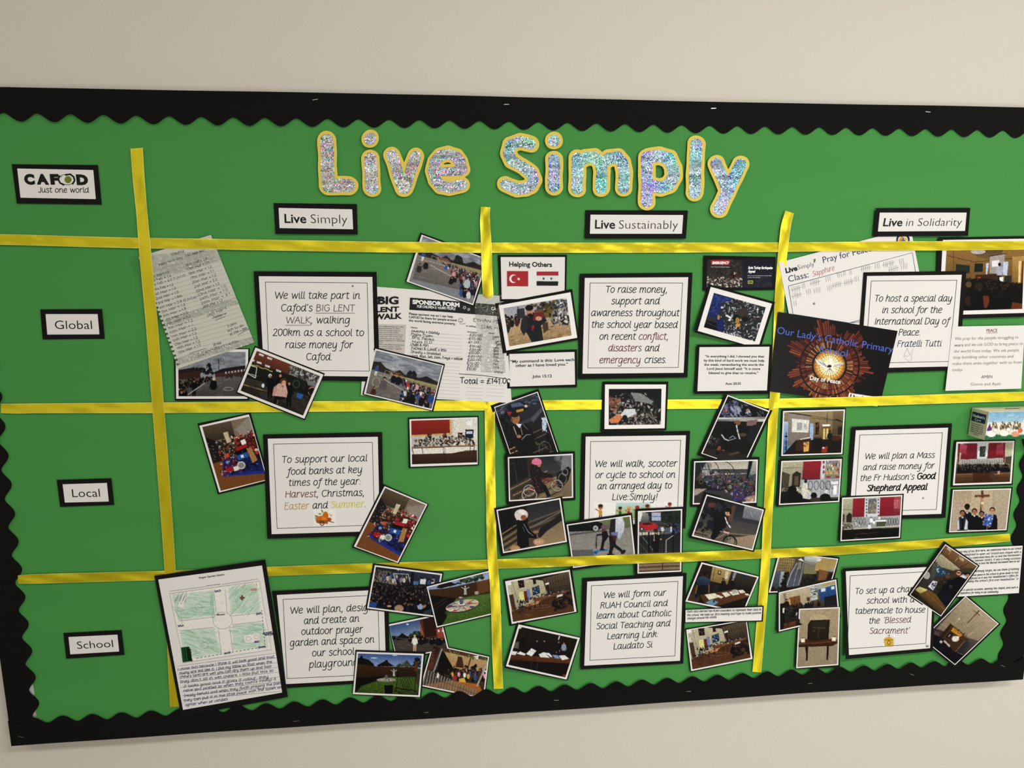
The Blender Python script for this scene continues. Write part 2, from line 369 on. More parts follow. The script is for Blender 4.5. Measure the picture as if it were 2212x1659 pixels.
# ------------------------------------------------------------------ single-line infant font (x-height 5); '*' = sharp corner
_G = {
'a': (6, '4.3,4.3 3,5 1.6,4.6 .7,3.2 .5,1.6 1.2,.2 2.4,.1 3.6,1.2 4.4,3|4.6,5* 4.4,1.3 4.8,.1 5.6,.3'),
'b': (5.6, '.9,8* .8,.3* 2,0 3.6,.3 4.6,1.8 4.6,3.4 3.8,4.8 2.6,4.9 1.2,3.8 .8,2.4'),
'c': (5, '4.4,4.4 3.3,5 1.8,4.6 .7,3.3 .5,1.7 1.3,.3 2.6,0 4.3,.6'),
'd': (6, '4.3,4.3 3,5 1.6,4.6 .7,3.2 .5,1.6 1.2,.2 2.4,.1 3.6,1.2 4.4,3|4.9,8* 4.5,1.3 4.9,.1 5.7,.3'),
'e': (5.2, '.6,2.5* 2.2,2.6 3.9,3.1 4.3,4.1 3.4,5 2,4.7 .8,3.5 .5,1.8 1.2,.3 2.6,0 4.4,.7'),
'f': (4, '4.6,7.6 3.7,8.1 2.9,7.4 2.4,5.5 1.9,1 1.4,-1.8 .5,-2.9 -.6,-2.7|.7,5* 4,5*'),
'g': (6, '4.3,4.3 3,5 1.6,4.6 .7,3.2 .5,1.6 1.2,.2 2.4,.1 3.6,1.2 4.4,3|4.7,5* 4.5,1 4.2,-1.6 3.2,-3 1.6,-3.1 .4,-2.5'),
'h': (5.8, '.9,8* .7,0*|.8,2.4 1.8,4.2 3.2,5 4.2,4.4 4.3,3 4.2,1.2 4.6,.1 5.4,.3'),
'i': (2.4, '1,5* .9,1.2 1.3,.1 2.1,.3|1.15,7 1.2,7.1'),
'j': (2.6, '1.6,5* 1.4,-1 .8,-2.8 -.4,-3|1.7,7 1.75,7.1'),
'k': (5.2, '.9,8* .7,0*|.8,2.2 1.8,4.2 3,5 4,4.5 3.8,3.2 2.2,2.5* 4.7,0*'),
'l': (2.4, '1.1,8* .9,1.3 1.3,.1 2.1,.3'),
'm': (8.6, '.9,5* .7,0*|.8,2.4 1.7,4.3 2.8,5 3.8,4.4 3.9,3 3.8,0*|3.9,2.4 4.8,4.3 6,5 6.9,4.4 7,3 6.9,1.2 7.3,.1 8.1,.3'),
'n': (5.8, '.9,5* .7,0*|.8,2.4 1.8,4.2 3.2,5 4.2,4.4 4.3,3 4.2,1.2 4.6,.1 5.4,.3'),
'o': (5.4, '2.7,5 1.2,4.3 .5,2.6 .8,.9 2.2,0 3.8,.6 4.7,2.4 4.4,4.1 2.7,5'),
'p': (5.6, '1.1,5* .5,-3*|.9,2.6 1.8,4.2 3.2,5 4.5,4.2 4.7,2.6 4,.8 2.6,0 1,.5'),
'q': (6, '4.3,4.3 3,5 1.6,4.6 .7,3.2 .5,1.6 1.2,.2 2.4,.1 3.6,1.2 4.4,3|4.7,5* 4.4,-3*'),
'r': (4.2, '.9,5* .7,0*|.8,2.6 1.7,4.3 2.8,5 3.8,4.8'),
's': (4.6, '3.9,4.4 2.8,5 1.4,4.7 1,3.7 2,2.8 3.4,2.1 3.9,1.1 3,.1 1.6,0 .4,.6'),
't': (4, '1.7,7* 1.4,1.4 1.9,.1 3.3,.4|.4,5* 3.5,5*'),
'u': (5.8, '.9,5* .8,1.6 1.4,.2 2.6,.1 3.7,1.2 4.4,3|4.6,5* 4.4,1.3 4.8,.1 5.5,.3'),
'v': (5, '.7,5* 2.3,0* 4.5,5*'),
'w': (7.4, '.7,5* 2,0* 3.8,4.6* 5,0* 7,5*'),
'x': (5, '.6,5* 4.2,0*|4.4,5* .4,0*'),
'y': (5.8, '.9,5* .8,1.6 1.4,.2 2.6,.1 3.7,1.2 4.4,3|4.6,5* 4.4,1 4.1,-1.6 3.2,-2.9 1.8,-3.1 .6,-2.6'),
'z': (4.8, '.6,5* 4.2,5* .4,0* 4.3,0*'),
'A': (6.4, '.2,0* 3.2,7.4* 5.8,0*|1.1,2.5* 5,2.5*'), 'B': (5.8, '.8,7.4* .8,0* 3.4,.1 4.9,1.2 4.6,3.2 3.4,3.9 .8,3.9*|3,3.9 4.4,5 4.2,6.8 3,7.4 .8,7.4*'),
'C': (6.4, '5.6,6.3 4.3,7.4 2.4,7.1 .9,5.4 .6,3 1.5,.8 3.4,0 5.5,.9'), 'D': (6.6, '.8,7.4* .8,0* 3.2,.2 5,1.6 5.7,3.8 5,6 3.2,7.2 .8,7.4*'),
'E': (5.4, '4.6,7.4* .8,7.4* .8,0* 4.7,0*|.8,3.9* 4,3.9*'), 'F': (5.2, '4.7,7.4* .8,7.4* .8,0*|.8,3.8* 4,3.8*'),
'G': (6.8, '5.7,6.3 4.3,7.4 2.4,7.1 .9,5.4 .6,3 1.5,.8 3.4,0 5.4,.8 5.7,3.4* 3.8,3.4*'), 'H': (6.6, '.8,7.4* .8,0*|5.7,7.4* 5.7,0*|.8,3.8* 5.7,3.8*'),
'I': (2.6, '1.3,7.4* 1.3,0*'), 'J': (4.2, '3.4,7.4* 3.4,1.6 2.6,.1 1.2,0 .2,.8'), 'K': (6, '.8,7.4* .8,0*|5.2,7.4* .9,3.3* 5.6,0*'),
'L': (5, '.8,7.4* .8,0* 4.6,0*'), 'M': (8, '.6,0* 1.2,7.4* 3.9,1.5* 6.6,7.4* 7.3,0*'), 'N': (6.8, '.8,0* .8,7.4* 5.8,0* 5.8,7.4*'),
'O': (7.2, '3.6,7.4 1.5,6.4 .6,3.8 1.4,1 3.6,0 5.8,1 6.7,3.6 5.9,6.2 3.6,7.4'), 'P': (5.4, '.8,0* .8,7.4* 3,7.4 4.7,6.4 4.7,4.6 3.2,3.5 .8,3.4*'),
'Q': (7.2, '3.6,7.4 1.5,6.4 .6,3.8 1.4,1 3.6,0 5.8,1 6.7,3.6 5.9,6.2 3.6,7.4|4.4,1.6* 6.6,-.4*'), 'R': (5.8, '.8,0* .8,7.4* 3,7.4 4.7,6.4 4.7,4.8 3.2,3.8 .8,3.7*|2.6,3.7* 5.4,0*'),
'S': (5.2, '4.5,6.6 3,7.4 1.3,6.9 .9,5.4 2,4.1 3.7,3.3 4.5,1.9 3.8,.4 2.2,0 .5,.8'), 'T': (5.8, '.3,7.4* 5.5,7.4*|2.9,7.4* 2.9,0*'),
'U': (6.6, '.8,7.4* .8,2.4 1.8,.4 3.4,0 5,.5 5.8,2.4 5.8,7.4*'), 'V': (6.2, '.3,7.4* 3.1,0* 6,7.4*'), 'W': (9, '.3,7.4* 2.4,0* 4.6,6.4* 6.7,0* 8.9,7.4*'),
'X': (6, '.5,7.4* 5.5,0*|5.5,7.4* .3,0*'), 'Y': (6, '.3,7.4* 3,3.6* 5.7,7.4*|3,3.6* 3,0*'), 'Z': (5.6, '.5,7.4* 5.1,7.4* .4,0* 5.2,0*'),
'0': (5.4, '2.7,7.4 1,6 .6,3.6 1.2,.8 2.8,0 4.4,1.3 4.8,3.8 4.2,6.4 2.7,7.4'), '1': (3.4, '.8,6* 2,7.4* 2,0*'), '2': (5.2, '.8,6 2,7.3 3.8,7 4.3,5.4 3.3,3.2 .5,0* 4.7,0*'),
'3': (5.2, '.8,6.8 2.6,7.4 4.2,6.4 3.8,4.5 2.2,4* 4,3.4 4.6,1.8 3.4,.2 1.8,0 .4,.7'), '4': (5.6, '3.6,7.4* .5,2.2* 5.2,2.2*|3.9,4.4* 3.9,0*'),
'5': (5.2, '4.4,7.4* 1.2,7.4* .9,4.4* 2.8,4.6 4.4,3.4 4.4,1.4 3,0 1.6,0 .4,.7'), '6': (5.4, '4,7.3 2,6 .8,3.6 .7,1.6 2,0 3.8,.4 4.6,2 3.8,3.8 2.2,4 .9,2.8'),
'7': (5, '.5,7.4* 4.7,7.4* 1.8,0*'), '8': (5.4, '2.7,7.4 1,6.6 1.2,5 2.7,4 4.4,2.8 4.4,.9 2.7,0 1,.8 1,2.8 2.7,4 4.2,5 4.3,6.6 2.7,7.4'), '9': (5.4, '4.5,5.4 3.4,7.2 1.6,7 .8,5.4 1.6,3.8 3.4,3.8 4.5,5.2* 4.2,2 2.4,0'),
'.': (2.4, '.9,.1 1.05,.3'), ',': (2.4, '1.3,.5* .6,-1.4*'), ':': (2.4, '.9,.2 1,.4|1.1,3.6 1.2,3.8'), '!': (2.6, '1.5,7.6* 1.2,2*|1,.1 1.1,.3'),
"'": (2, '1.2,7.8* .8,6.2*'), '‘': (2.2, '1.4,7.8* .9,6.8* 1.2,6.1*'), '’': (2.2, '1,7.8 1.3,7.2* .6,6*'), '"': (3.4, '1,7.8* .9,6.3*|2.2,7.8* 2.1,6.3*'),
'-': (3.4, '.5,2.7* 2.9,2.7*'), '=': (5, '.6,3.6* 4.4,3.6*|.6,1.6* 4.4,1.6*'), '+': (5, '.6,2.7* 4.4,2.7*|2.5,4.6* 2.5,.8*'), '&': (6.4, '5.8,0* 1.4,5.2 1.4,6.8 2.8,7.4 4,6.2 3,4.6 .8,2.6 .8,.8 2.4,0 4.2,1 5.4,3.4'),
'(': (3, '2.4,8* 1.2,5.6 1,2 2.2,-1*'), ')': (3, '.6,8* 1.8,5.4 1.9,2 .8,-1*'), '/': (3.6, '3.2,8* .4,-.4*'), '£': (5.6, '4.8,6.4 3.6,7.4 2.2,6.6 2,4.4 1.8,1.6 .5,0* 5,0*|.6,3.7* 3.8,3.7*'),
' ': (3.2, ''),
}
def _cr(pts):
    """Catmull-Rom through points, split at sharp ones"""
    out = []; seg = []
    def flush(seg):
        if len(seg) < 3: return [p for p in seg]
        P = [seg[0]] + seg + [seg[-1]]; r = []
        for i in range(1, len(P) - 2):
            p0, p1, p2, p3 = map(np.array, P[i - 1:i + 3])
            for t in (0, .33, .66):
                r.append(.5 * ((2 * p1) + (-p0 + p2) * t + (2 * p0 - 5 * p1 + 4 * p2 - p3) * t * t + (-p0 + 3 * p1 - 3 * p2 + p3) * t ** 3))
        r.append(np.array(seg[-1])); return r
    return flush
FL = _cr(None)
GL = {}
for ch, (adv, st) in _G.items():
    SS = []
    for s_ in [x for x in st.split('|') if x]:
        segs = [[]]
        for tok in s_.split():
            sharp = tok.endswith('*'); x, y = map(float, tok.rstrip('*').split(',')); y = y if y <= 5 else 5 + (y - 5) * .6; segs[-1].append((x, y))
            if sharp and len(segs[-1]) > 1: segs.append([(x, y)])
        for sg in segs:
            if len(sg) > 1: SS.append(np.array([np.array(p) for p in FL(sg)]))
    GL[ch] = (adv, SS)
def text_len(t): return sum(GL.get(c, GL['o'])[0] for c in t)
def text_strokes(V, Fc, t, Lp, Rp, up, xh, width, shear=.12, jit=0, rnd=None):
    Lp, Rp, up = map(np.asarray, (Lp, Rp, up)); tot = text_len(t) - .6; ex = (Rp - Lp) / tot; ey = up * (xh / 5.0); x = 0
    for ch in t:
        adv, SS = GL.get(ch, GL['o']); dy = rnd.uniform(-jit, jit) if jit else 0; ks = 1 + (rnd.uniform(-jit, jit) * .35 if jit else 0)
        for q in SS:
            qq = q.copy()
            if jit: qq = qq + np.array([[rnd.uniform(-jit, jit) * .35, rnd.uniform(-jit, jit) * .35] for _ in range(len(q))])
            P = Lp + np.outer(x + qq[:, 0] - .3, ex) + np.outer(qq[:, 1] * ks + dy, ey) + np.outer(qq[:, 1] * shear * xh / 5, (Rp - Lp) / np.hypot(*(Rp - Lp)))
            add_stroke(V, Fc, P, width)
        x += adv
def up_at(it, P, quadH=None):
    H = it.Hi; Hf = np.linalg.inv(H); uv = happ(H, np.array(P)); a = happ(Hf, uv); b = happ(Hf, uv - [0, .02]); d = b - a
    return d / np.hypot(*d)
def text(it, view, lines, xh, width, col='181618', shear=.12, jit=0, dh=.00075, name='lettering', seed=1):
    """lines: (string, x0, y0, x1, y1) baseline ends in view coordinates; xh in view units, width in photo px"""
    V, Fc = [], []; rnd = random.Random(seed); s = VIEWS[view][2]
    for t, x0, y0, x1, y1 in lines:
        Lp, Rp = vp(view, [(x0, y0), (x1, y1)]); text_strokes(V, Fc, t, Lp, Rp, up_at(it, (Lp + Rp) / 2), xh * s, width, shear, jit, rnd)
    return mesh_np(name, it.pt(np.array(V), dh), Fc, ink(col), it.root)
_BC = {}
def bglyph(t, bold):
    k = (t, bold)
    if k not in _BC:
        cu = bpy.data.curves.new('tmp', 'FONT'); cu.body = t; cu.size = 1; cu.offset = bold; cu.resolution_u = 3
        o = bpy.data.objects.new('tmp', cu); COL.objects.link(o); dg = bpy.context.evaluated_depsgraph_get(); me = bpy.data.meshes.new_from_object(o.evaluated_get(dg))
        V = np.array([v.co[:2] for v in me.vertices]); Fc = [tuple(p.vertices) for p in me.polygons]
        bpy.data.objects.remove(o); bpy.data.curves.remove(cu); bpy.data.meshes.remove(me); _BC[k] = (V, Fc)
    return _BC[k]
CAPH = bglyph('H', 0)[0][:, 1].max()
def sans(it, view, lines, cap, bold=0.0, col='181618', shear=0, dh=.00075, name='lettering'):
    """outline type; cap height in view units"""
    VV, FF = [], []; s = VIEWS[view][2]; b0 = 0
    for t, x0, y0, x1, y1 in lines:
        V, Fc = bglyph(t, bold); Lp, Rp = vp(view, [(x0, y0), (x1, y1)]); w0, w1 = V[:, 0].min(), V[:, 0].max()
        up = up_at(it, (Lp + Rp) / 2) * cap * s / CAPH; q = (V[:, 0] - w0) / (w1 - w0); ex = Rp - Lp
        P = Lp + np.outer(q, ex) + np.outer(V[:, 1], up) + np.outer(V[:, 1] * shear * cap * s / CAPH, ex / np.hypot(*ex))
        VV.append(P); FF += [tuple(i + b0 for i in f) for f in Fc]; b0 += len(V)
    return mesh_np(name, it.pt(np.concatenate(VV), dh), FF, ink(col), it.root)

# ------------------------------------------------------------------ ribbons
def mat_ribbon():
    m = bpy.data.materials.new('yellow_satin_ribbon'); m.use_nodes = True; nt = m.node_tree; N, Lk = nt.nodes.new, nt.links.new
    b = nt.nodes['Principled BSDF']; out = nt.nodes['Material Output']
    at = N('ShaderNodeAttribute'); at.attribute_name = 'across'; sep = N('ShaderNodeSeparateColor'); Lk(at.outputs['Color'], sep.inputs['Color'])
    rp = N('ShaderNodeValToRGB'); Lk(sep.outputs[0], rp.inputs['Fac']); e = rp.color_ramp.elements
    e[0].position = 0; e[0].color = (1, .93, .30, 1); e[1].position = 1; e[1].color = (1, .93, .30, 1)
    for p_, c_ in ((.035, (1, .92, .25, 1)), (.06, (.88, .74, .02, 1)), (.94, (.88, .74, .02, 1)), (.965, (1, .92, .25, 1))):
        k = rp.color_ramp.elements.new(p_); k.color = c_
    tc = N('ShaderNodeTexCoord'); n1 = N('ShaderNodeTexNoise'); n1.inputs['Scale'].default_value = 26; n1.inputs['Detail'].default_value = 3; Lk(tc.outputs['Object'], n1.inputs['Vector'])
    n2 = N('ShaderNodeTexNoise'); n2.inputs['Scale'].default_value = 1500; Lk(tc.outputs['Object'], n2.inputs['Vector'])
    b1 = N('ShaderNodeBump'); b1.inputs['Strength'].default_value = .38; b1.inputs['Distance'].default_value = .004; Lk(n1.outputs['Fac'], b1.inputs['Height'])
    b2 = N('ShaderNodeBump'); b2.inputs['Strength'].default_value = .12; b2.inputs['Distance'].default_value = .0005; Lk(n2.outputs['Fac'], b2.inputs['Height']); Lk(b1.outputs['Normal'], b2.inputs['Normal'])
    Lk(rp.outputs['Color'], b.inputs['Base Color']); Lk(b2.outputs['Normal'], b.inputs['Normal'])
    tg = N('ShaderNodeAttribute'); tg.attribute_name = 'thread_direction'; Lk(tg.outputs['Vector'], b.inputs['Tangent']); b.inputs['Anisotropic'].default_value = .85
    b.inputs['Roughness'].default_value = .42; b.inputs['Metallic'].default_value = .6; b.inputs['Specular IOR Level'].default_value = .5
    tr = N('ShaderNodeBsdfTransparent'); tr.inputs[0].default_value = (1, .80, .12, 1); mx = N('ShaderNodeMixShader'); mx.inputs[0].default_value = .15
    Lk(b.outputs[0], mx.inputs[1]); Lk(tr.outputs[0], mx.inputs[2]); Lk(mx.outputs[0], out.inputs['Surface'])
    return m
M_RIB = mat_ribbon()
def ribbon(label, pts, seed=1, crease=()):
    """pts: (px, py, width px, level)"""
    P = np.array(pts, float); d = np.hypot(*np.diff(P[:, :2], axis=0).T); cum = np.concatenate([[0], np.cumsum(d)]); n = int(cum[-1] / 7)
    t = np.linspace(0, cum[-1], n); Q = np.stack([np.interp(t, cum, P[:, k]) for k in range(4)], -1)
    k = np.array([.25, .5, .25])
    for _ in range(6): Q[1:-1] = (Q[:-2] * .25 + Q[1:-1] * .5 + Q[2:] * .25)
    T_ = np.gradient(Q[:, :2], axis=0); T_ /= np.hypot(T_[:, 0], T_[:, 1])[:, None]; Nn = np.stack([-T_[:, 1], T_[:, 0]], -1)
    rnd = np.random.RandomState(seed); m = 9; V = []; A = []
    ph = rnd.rand(6) * 6
    for i in range(n):
        for j in range(m):
            a = j / (m - 1); off = (a - .5) * Q[i, 2]; p = Q[i, :2] + Nn[i] * off
            u = t[i]
            lift = .00035 * math.sin(u / 37 + a * 3 + ph[0]) + .00025 * math.sin(u / 17 - a * 5 + ph[1]) + .0003 * math.sin(u / 90 + ph[2])
            for (c0, sl, amp) in crease: lift += amp * math.exp(-((u - c0 - sl * off) / 2.5) ** 2)
            V.append(W(p[0], p[1], lvl(Q[i, 3]) + .0006 + lift)); A.append(a)
    i = np.arange(n * m).reshape(n, m); Fq = np.stack([i[:-1, :-1], i[1:, :-1], i[1:, 1:], i[:-1, 1:]], -1).reshape(-1, 4)
    V = np.array(V); o = mesh_np('satin_ribbon', V, Fq, M_RIB, origin=V.mean(0), smooth=True)
    at = o.data.color_attributes.new('across', 'FLOAT_COLOR', 'POINT'); A = np.array(A, np.float32); at.data.foreach_set('color', np.stack([A, A, A, np.ones_like(A)], -1).ravel())
    G = V.reshape(n, m, 3); G = np.gradient(G, axis=0).reshape(-1, 3); G /= np.linalg.norm(G, axis=1)[:, None]
    td = o.data.attributes.new('thread_direction', 'FLOAT_VECTOR', 'POINT'); td.data.foreach_set('vector', G.astype(np.float32).ravel())
    tag(o, label, 'ribbon', 'yellow satin ribbons dividing the display'); return o
ribbon('yellow satin ribbon crossing the board just under the Live heading signs',
    [(-30, 517, 23, 2), (40, 518, 23, 2), (180, 522, 23, 2), (300, 525, 23, 3.5), (450, 527, 23, 4.5), (560, 529, 23, 2), (850, 534, 23, 4), (900, 534, 23, 7), (1020, 535, 22, 7), (1090, 535, 22, 3),
     (1400, 535, 22, 1.5), (1640, 534, 21, 2), (1760, 533, 20, 5), (1960, 531, 20, 5.5), (2060, 531, 20, 5.5), (2199, 530, 19, 5), (2240, 529, 19, 5)], 1, ((1140, 1.5, .0008), (1030, -1.2, .0006), (1500, -1.5, .0009), (940, 1.6, .0006), (140, 2, .0005)))
ribbon('yellow satin ribbon separating the Global row from the Local row',
    [(2, 882, 20, 1.5), (40, 883, 22, 1.5), (60, 882, 21, 1.5), (320, 881, 23, 1), (600, 878.5, 23, 1), (1000, 876, 22, 1), (1400, 873.5, 20.5, 1), (1640, 872, 20, 1), (1680, 871, 20, 4), (1730, 870, 20, 7.2),
     (1900, 866, 20, 7.2), (1960, 864, 20, 4), (2212, 856, 20, 3), (2240, 855, 20, 3)], 2, ((60, 0, .001), (500, 1.3, .0005), (1700, 1.7, .0006)))
ribbon('yellow satin ribbon separating the Local row from the School row',
    [(39, 1252, 18, 5.5), (60, 1251, 21, 4.5), (350, 1243, 20, 1), (700, 1230, 20.5, 1), (1050, 1219, 20.5, 2), (1180, 1215, 20.5, 3), (1225, 1213, 20.5, 8), (1300, 1210, 20, 9.3), (1490, 1203, 20, 9.3), (1560, 1200, 20, 4),
     (1660, 1196, 19.5, 4), (1800, 1190, 19, 4), (2000, 1176, 19, 3), (2100, 1168, 18, 3), (2182, 1161, 17, 5)], 3, ((1130, 1.5, .0007), (1260, 1.6, .001), (1700, 1.8, .0008), (1440, -1.3, .0006)))
ribbon('leftmost upright yellow ribbon, between the row names and the first column',
    [(295, 320, 27, 1), (299, 380, 26, 1), (306, 455, 24, 1.5), (313, 540, 26, 5), (328, 700, 26, 5), (340, 860, 26, 3.5), (348, 960, 26, 2), (360, 1120, 25, 2), (368, 1240, 24, 2.5), (372, 1400, 22, 1), (377, 1527, 20, 1)], 4, ((135, .6, .0012), (60, -.5, .001), (640, .8, .0006)))
ribbon('upright yellow ribbon between the first and second columns, knotted at its top',
    [(1049, 447, 20, 6), (1048, 462, 20, 5), (1047, 475, 22, 3), (1049, 500, 22, 3.5), (1051, 535, 23, 8.3), (1052, 600, 23, 8), (1054, 625, 23, 6), (1055, 645, 23, 0), (1056, 760, 23, 0), (1057, 860, 23, 0), (1058, 880, 22, 2), (1059, 1000, 21, 2), (1062, 1180, 21, 3),
     (1065, 1225, 21, 4.5), (1068, 1250, 21, 8), (1072, 1330, 21, 7.5), (1073, 1400, 21, 5.8), (1077, 1488, 20, 5.2)], 5, ((30, .3, .0016), (690, .7, .0008), (820, -.7, .0008), (600, .9, .0006)))
ribbon('rightmost upright yellow ribbon, between the second and third columns, tail folded over at the top',
    [(1706, 458, 19, 7), (1701, 472, 20, 6), (1697, 490, 22, 5), (1695, 510, 21, 6.5), (1692, 535, 20, 6.8), (1690, 552, 20, 4), (1689, 566, 20, 1.6), (1684, 640, 21, 1.2), (1680, 750, 21, 1), (1675, 835, 22, 2.5), (1673, 868, 21, 5), (1670, 900, 20, 2), (1665, 1000, 20, 2), (1657, 1150, 19.5, 4), (1655, 1200, 19.5, 5.2),
     (1650, 1270, 19.5, 2.5), (1645, 1330, 19.5, 2.2), (1635, 1452, 19, 2)], 6, ((38, .4, .0016), (480, 1.2, .0009)))

# ------------------------------------------------------------------ title letters
def mat_foil():
    m = bpy.data.materials.new('holographic_foil'); m.use_nodes = True; nt = m.node_tree; N, Lk = nt.nodes.new, nt.links.new; b = nt.nodes['Principled BSDF']
    g = N('ShaderNodeNewGeometry'); vo = N('ShaderNodeTexVoronoi'); vo.inputs['Scale'].default_value = 640; Lk(g.outputs['Position'], vo.inputs['Vector'])
    sp = N('ShaderNodeSeparateColor'); Lk(vo.outputs['Color'], sp.inputs['Color'])
    lo = N('ShaderNodeTexNoise'); lo.inputs['Scale'].default_value = 9; lo.inputs['Detail'].default_value = 2; Lk(g.outputs['Position'], lo.inputs['Vector'])
    px = N('ShaderNodeSeparateXYZ'); Lk(g.outputs['Position'], px.inputs[0])
    mr = N('ShaderNodeMapRange'); mr.inputs['From Min'].default_value = -.05; mr.inputs['From Max'].default_value = .22; mr.inputs['To Min'].default_value = 1.0; mr.inputs['To Max'].default_value = .34; Lk(px.outputs['X'], mr.inputs['Value'])
    def math_(op, a, b, c=None):
        n = N('ShaderNodeMath'); n.operation = op
        for i, v in enumerate((a, b, c)):
            if v is None: continue
            if isinstance(v, (int, float)): n.inputs[i].default_value = v
            else: Lk(v, n.inputs[i])
        return n.outputs[0]
    r0 = math_('SUBTRACT', sp.outputs[0], .5); h1 = math_('MULTIPLY', r0, mr.outputs[0])
    h2 = math_('MULTIPLY_ADD', math_('SUBTRACT', lo.outputs['Fac'], .5), .9, h1); h3 = math_('ADD', h2, .56)
    lo2 = N('ShaderNodeTexNoise'); lo2.inputs['Scale'].default_value = 17; lo2.inputs['Detail'].default_value = 2; Lk(g.outputs['Position'], lo2.inputs['Vector'])
    zone = N('ShaderNodeMapRange'); zone.inputs['From Min'].default_value = .38; zone.inputs['From Max'].default_value = .62; Lk(lo2.outputs['Fac'], zone.inputs['Value'])
    sat = math_('MULTIPLY', math_('POWER', sp.outputs[1], .7), math_('MULTIPLY_ADD', zone.outputs[0], .5, .7))
    va = N('ShaderNodeMapRange'); Lk(math_('POWER', sp.outputs[2], .55), va.inputs['Value']); va.inputs['To Min'].default_value = .12; va.inputs['To Max'].default_value = 1.15
    hs = N('ShaderNodeCombineColor'); hs.mode = 'HSV'; Lk(math_('FRACT', h3, 0), hs.inputs[0]); Lk(sat, hs.inputs[1]); Lk(va.outputs[0], hs.inputs[2])
    Lk(hs.outputs[0], b.inputs['Base Color'])  # diffraction colours of reflected light painted into the base colour, bluer to the right
    vm = N('ShaderNodeVectorMath'); vm.operation = 'SUBTRACT'; Lk(vo.outputs['Color'], vm.inputs[0]); vm.inputs[1].default_value = (.5, .5, .5)
    sc = N('ShaderNodeVectorMath'); sc.operation = 'SCALE'; Lk(vm.outputs[0], sc.inputs[0]); sc.inputs['Scale'].default_value = .9
    w1 = N('ShaderNodeTexNoise'); w1.inputs['Scale'].default_value = 16; w1.inputs['Detail'].default_value = 2; mp = N('ShaderNodeMapping'); mp.inputs['Scale'].default_value = (.35, 1, 1.6); Lk(g.outputs['Position'], mp.inputs[0]); Lk(mp.outputs[0], w1.inputs['Vector'])
    bp = N('ShaderNodeBump'); bp.inputs['Strength'].default_value = .9; bp.inputs['Distance'].default_value = .05; Lk(w1.outputs['Fac'], bp.inputs['Height'])
    ad = N('ShaderNodeVectorMath'); ad.operation = 'ADD'; Lk(bp.outputs['Normal'], ad.inputs[0]); Lk(sc.outputs[0], ad.inputs[1])
    nm = N('ShaderNodeVectorMath'); nm.operation = 'NORMALIZE'; Lk(ad.outputs[0], nm.inputs[0]); Lk(nm.outputs[0], b.inputs['Normal'])
    b.inputs['Metallic'].default_value = .25; b.inputs['Roughness'].default_value = .28; b.inputs['Specular IOR Level'].default_value = .6
    return m
M_FOIL = mat_foil(); M_YCARD = mat('yellow_card', 'e4ca54', .6, .3, bump=.08, bscale=300)
def sdf(X, Y, strokes):
    D = np.full(X.shape, 1e9)
    for st in strokes:
        r = st[0]; P = np.array(st[1:], float).reshape(-1, 2)
        if len(P) == 1: D = np.minimum(D, np.hypot(X - P[0, 0], Y - P[0, 1]) - r); continue
        for a, b in zip(P[:-1], P[1:]):
            d = b - a; t = np.clip(((X - a[0]) * d[0] + (Y - a[1]) * d[1]) / (d @ d), 0, 1)
            D = np.minimum(D, np.hypot(X - a[0] - t * d[0], Y - a[1] - t * d[1]) - r)
    return D
def cut_shape(name, parent, strokes, grow, h, material, thick, tilt=0, step=1.6):
    al = np.concatenate([np.array(st[1:], float).reshape(-1, 2) for st in strokes]); rm = max(st[0] for st in strokes) + grow + 4
    x0, y0 = al.min(0) - rm; x1, y1 = al.max(0) + rm; nx, ny = int((x1 - x0) / step) + 1, int((y1 - y0) / step) + 1
    X, Y = np.meshgrid(x0 + step * np.arange(nx), y0 + step * np.arange(ny)); D = sdf(X, Y, strokes) - grow
    D = D + .5 * np.sin(X / 9 + Y / 13) + .35 * np.sin(Y / 7 - X / 17)
    V = []; idx = {}; Fc = []
    def vert(k, p):
        if k not in idx: idx[k] = len(V); V.append(p)
        return idx[k]
    for j in range(ny - 1):
        for i in range(nx - 1):
            c = [(i, j), (i + 1, j), (i + 1, j + 1), (i, j + 1)]; d = [D[q[1], q[0]] for q in c]
            if min(d) >= 0: continue
            poly = []
            for k in range(4):
                a, b = c[k], c[(k + 1) % 4]; da, db = d[k], d[(k + 1) % 4]
                if da < 0: poly.append(vert(a, (X[a[1], a[0]], Y[a[1], a[0]])))
                if (da < 0) != (db < 0):
                    t = da / (da - db); key = (a, b) if a < b else (b, a)
                    poly.append(vert(key, (X[a[1], a[0]] * (1 - t) + X[b[1], b[0]] * t, Y[a[1], a[0]] * (1 - t) + Y[b[1], b[0]] * t)))
            if len(poly) > 2: Fc.append(tuple(poly))
    V = np.array(V); yy = (V[:, 1] - V[:, 1].min()) / np.ptp(V[:, 1])
    hh = h + tilt * yy + .0006 * np.sin(V[:, 1] / 14)
    V3 = W(V[:, 0], V[:, 1], hh)
    ed = {}
    for f in Fc:
        for a, b in zip(f, f[1:] + f[:1]):
            k = (min(a, b), max(a, b)); ed[k] = None if k in ed else (a, b)
    n = len(V3); B = V3 + [0, thick, 0]; V3 = np.concatenate([V3, B]); F2 = [tuple(reversed(f)) for f in Fc]
    for k, e in ed.items():
        if e: F2.append((e[0], e[1], e[1] + n, e[0] + n))
    return mesh_np(name, V3, F2, material, parent)
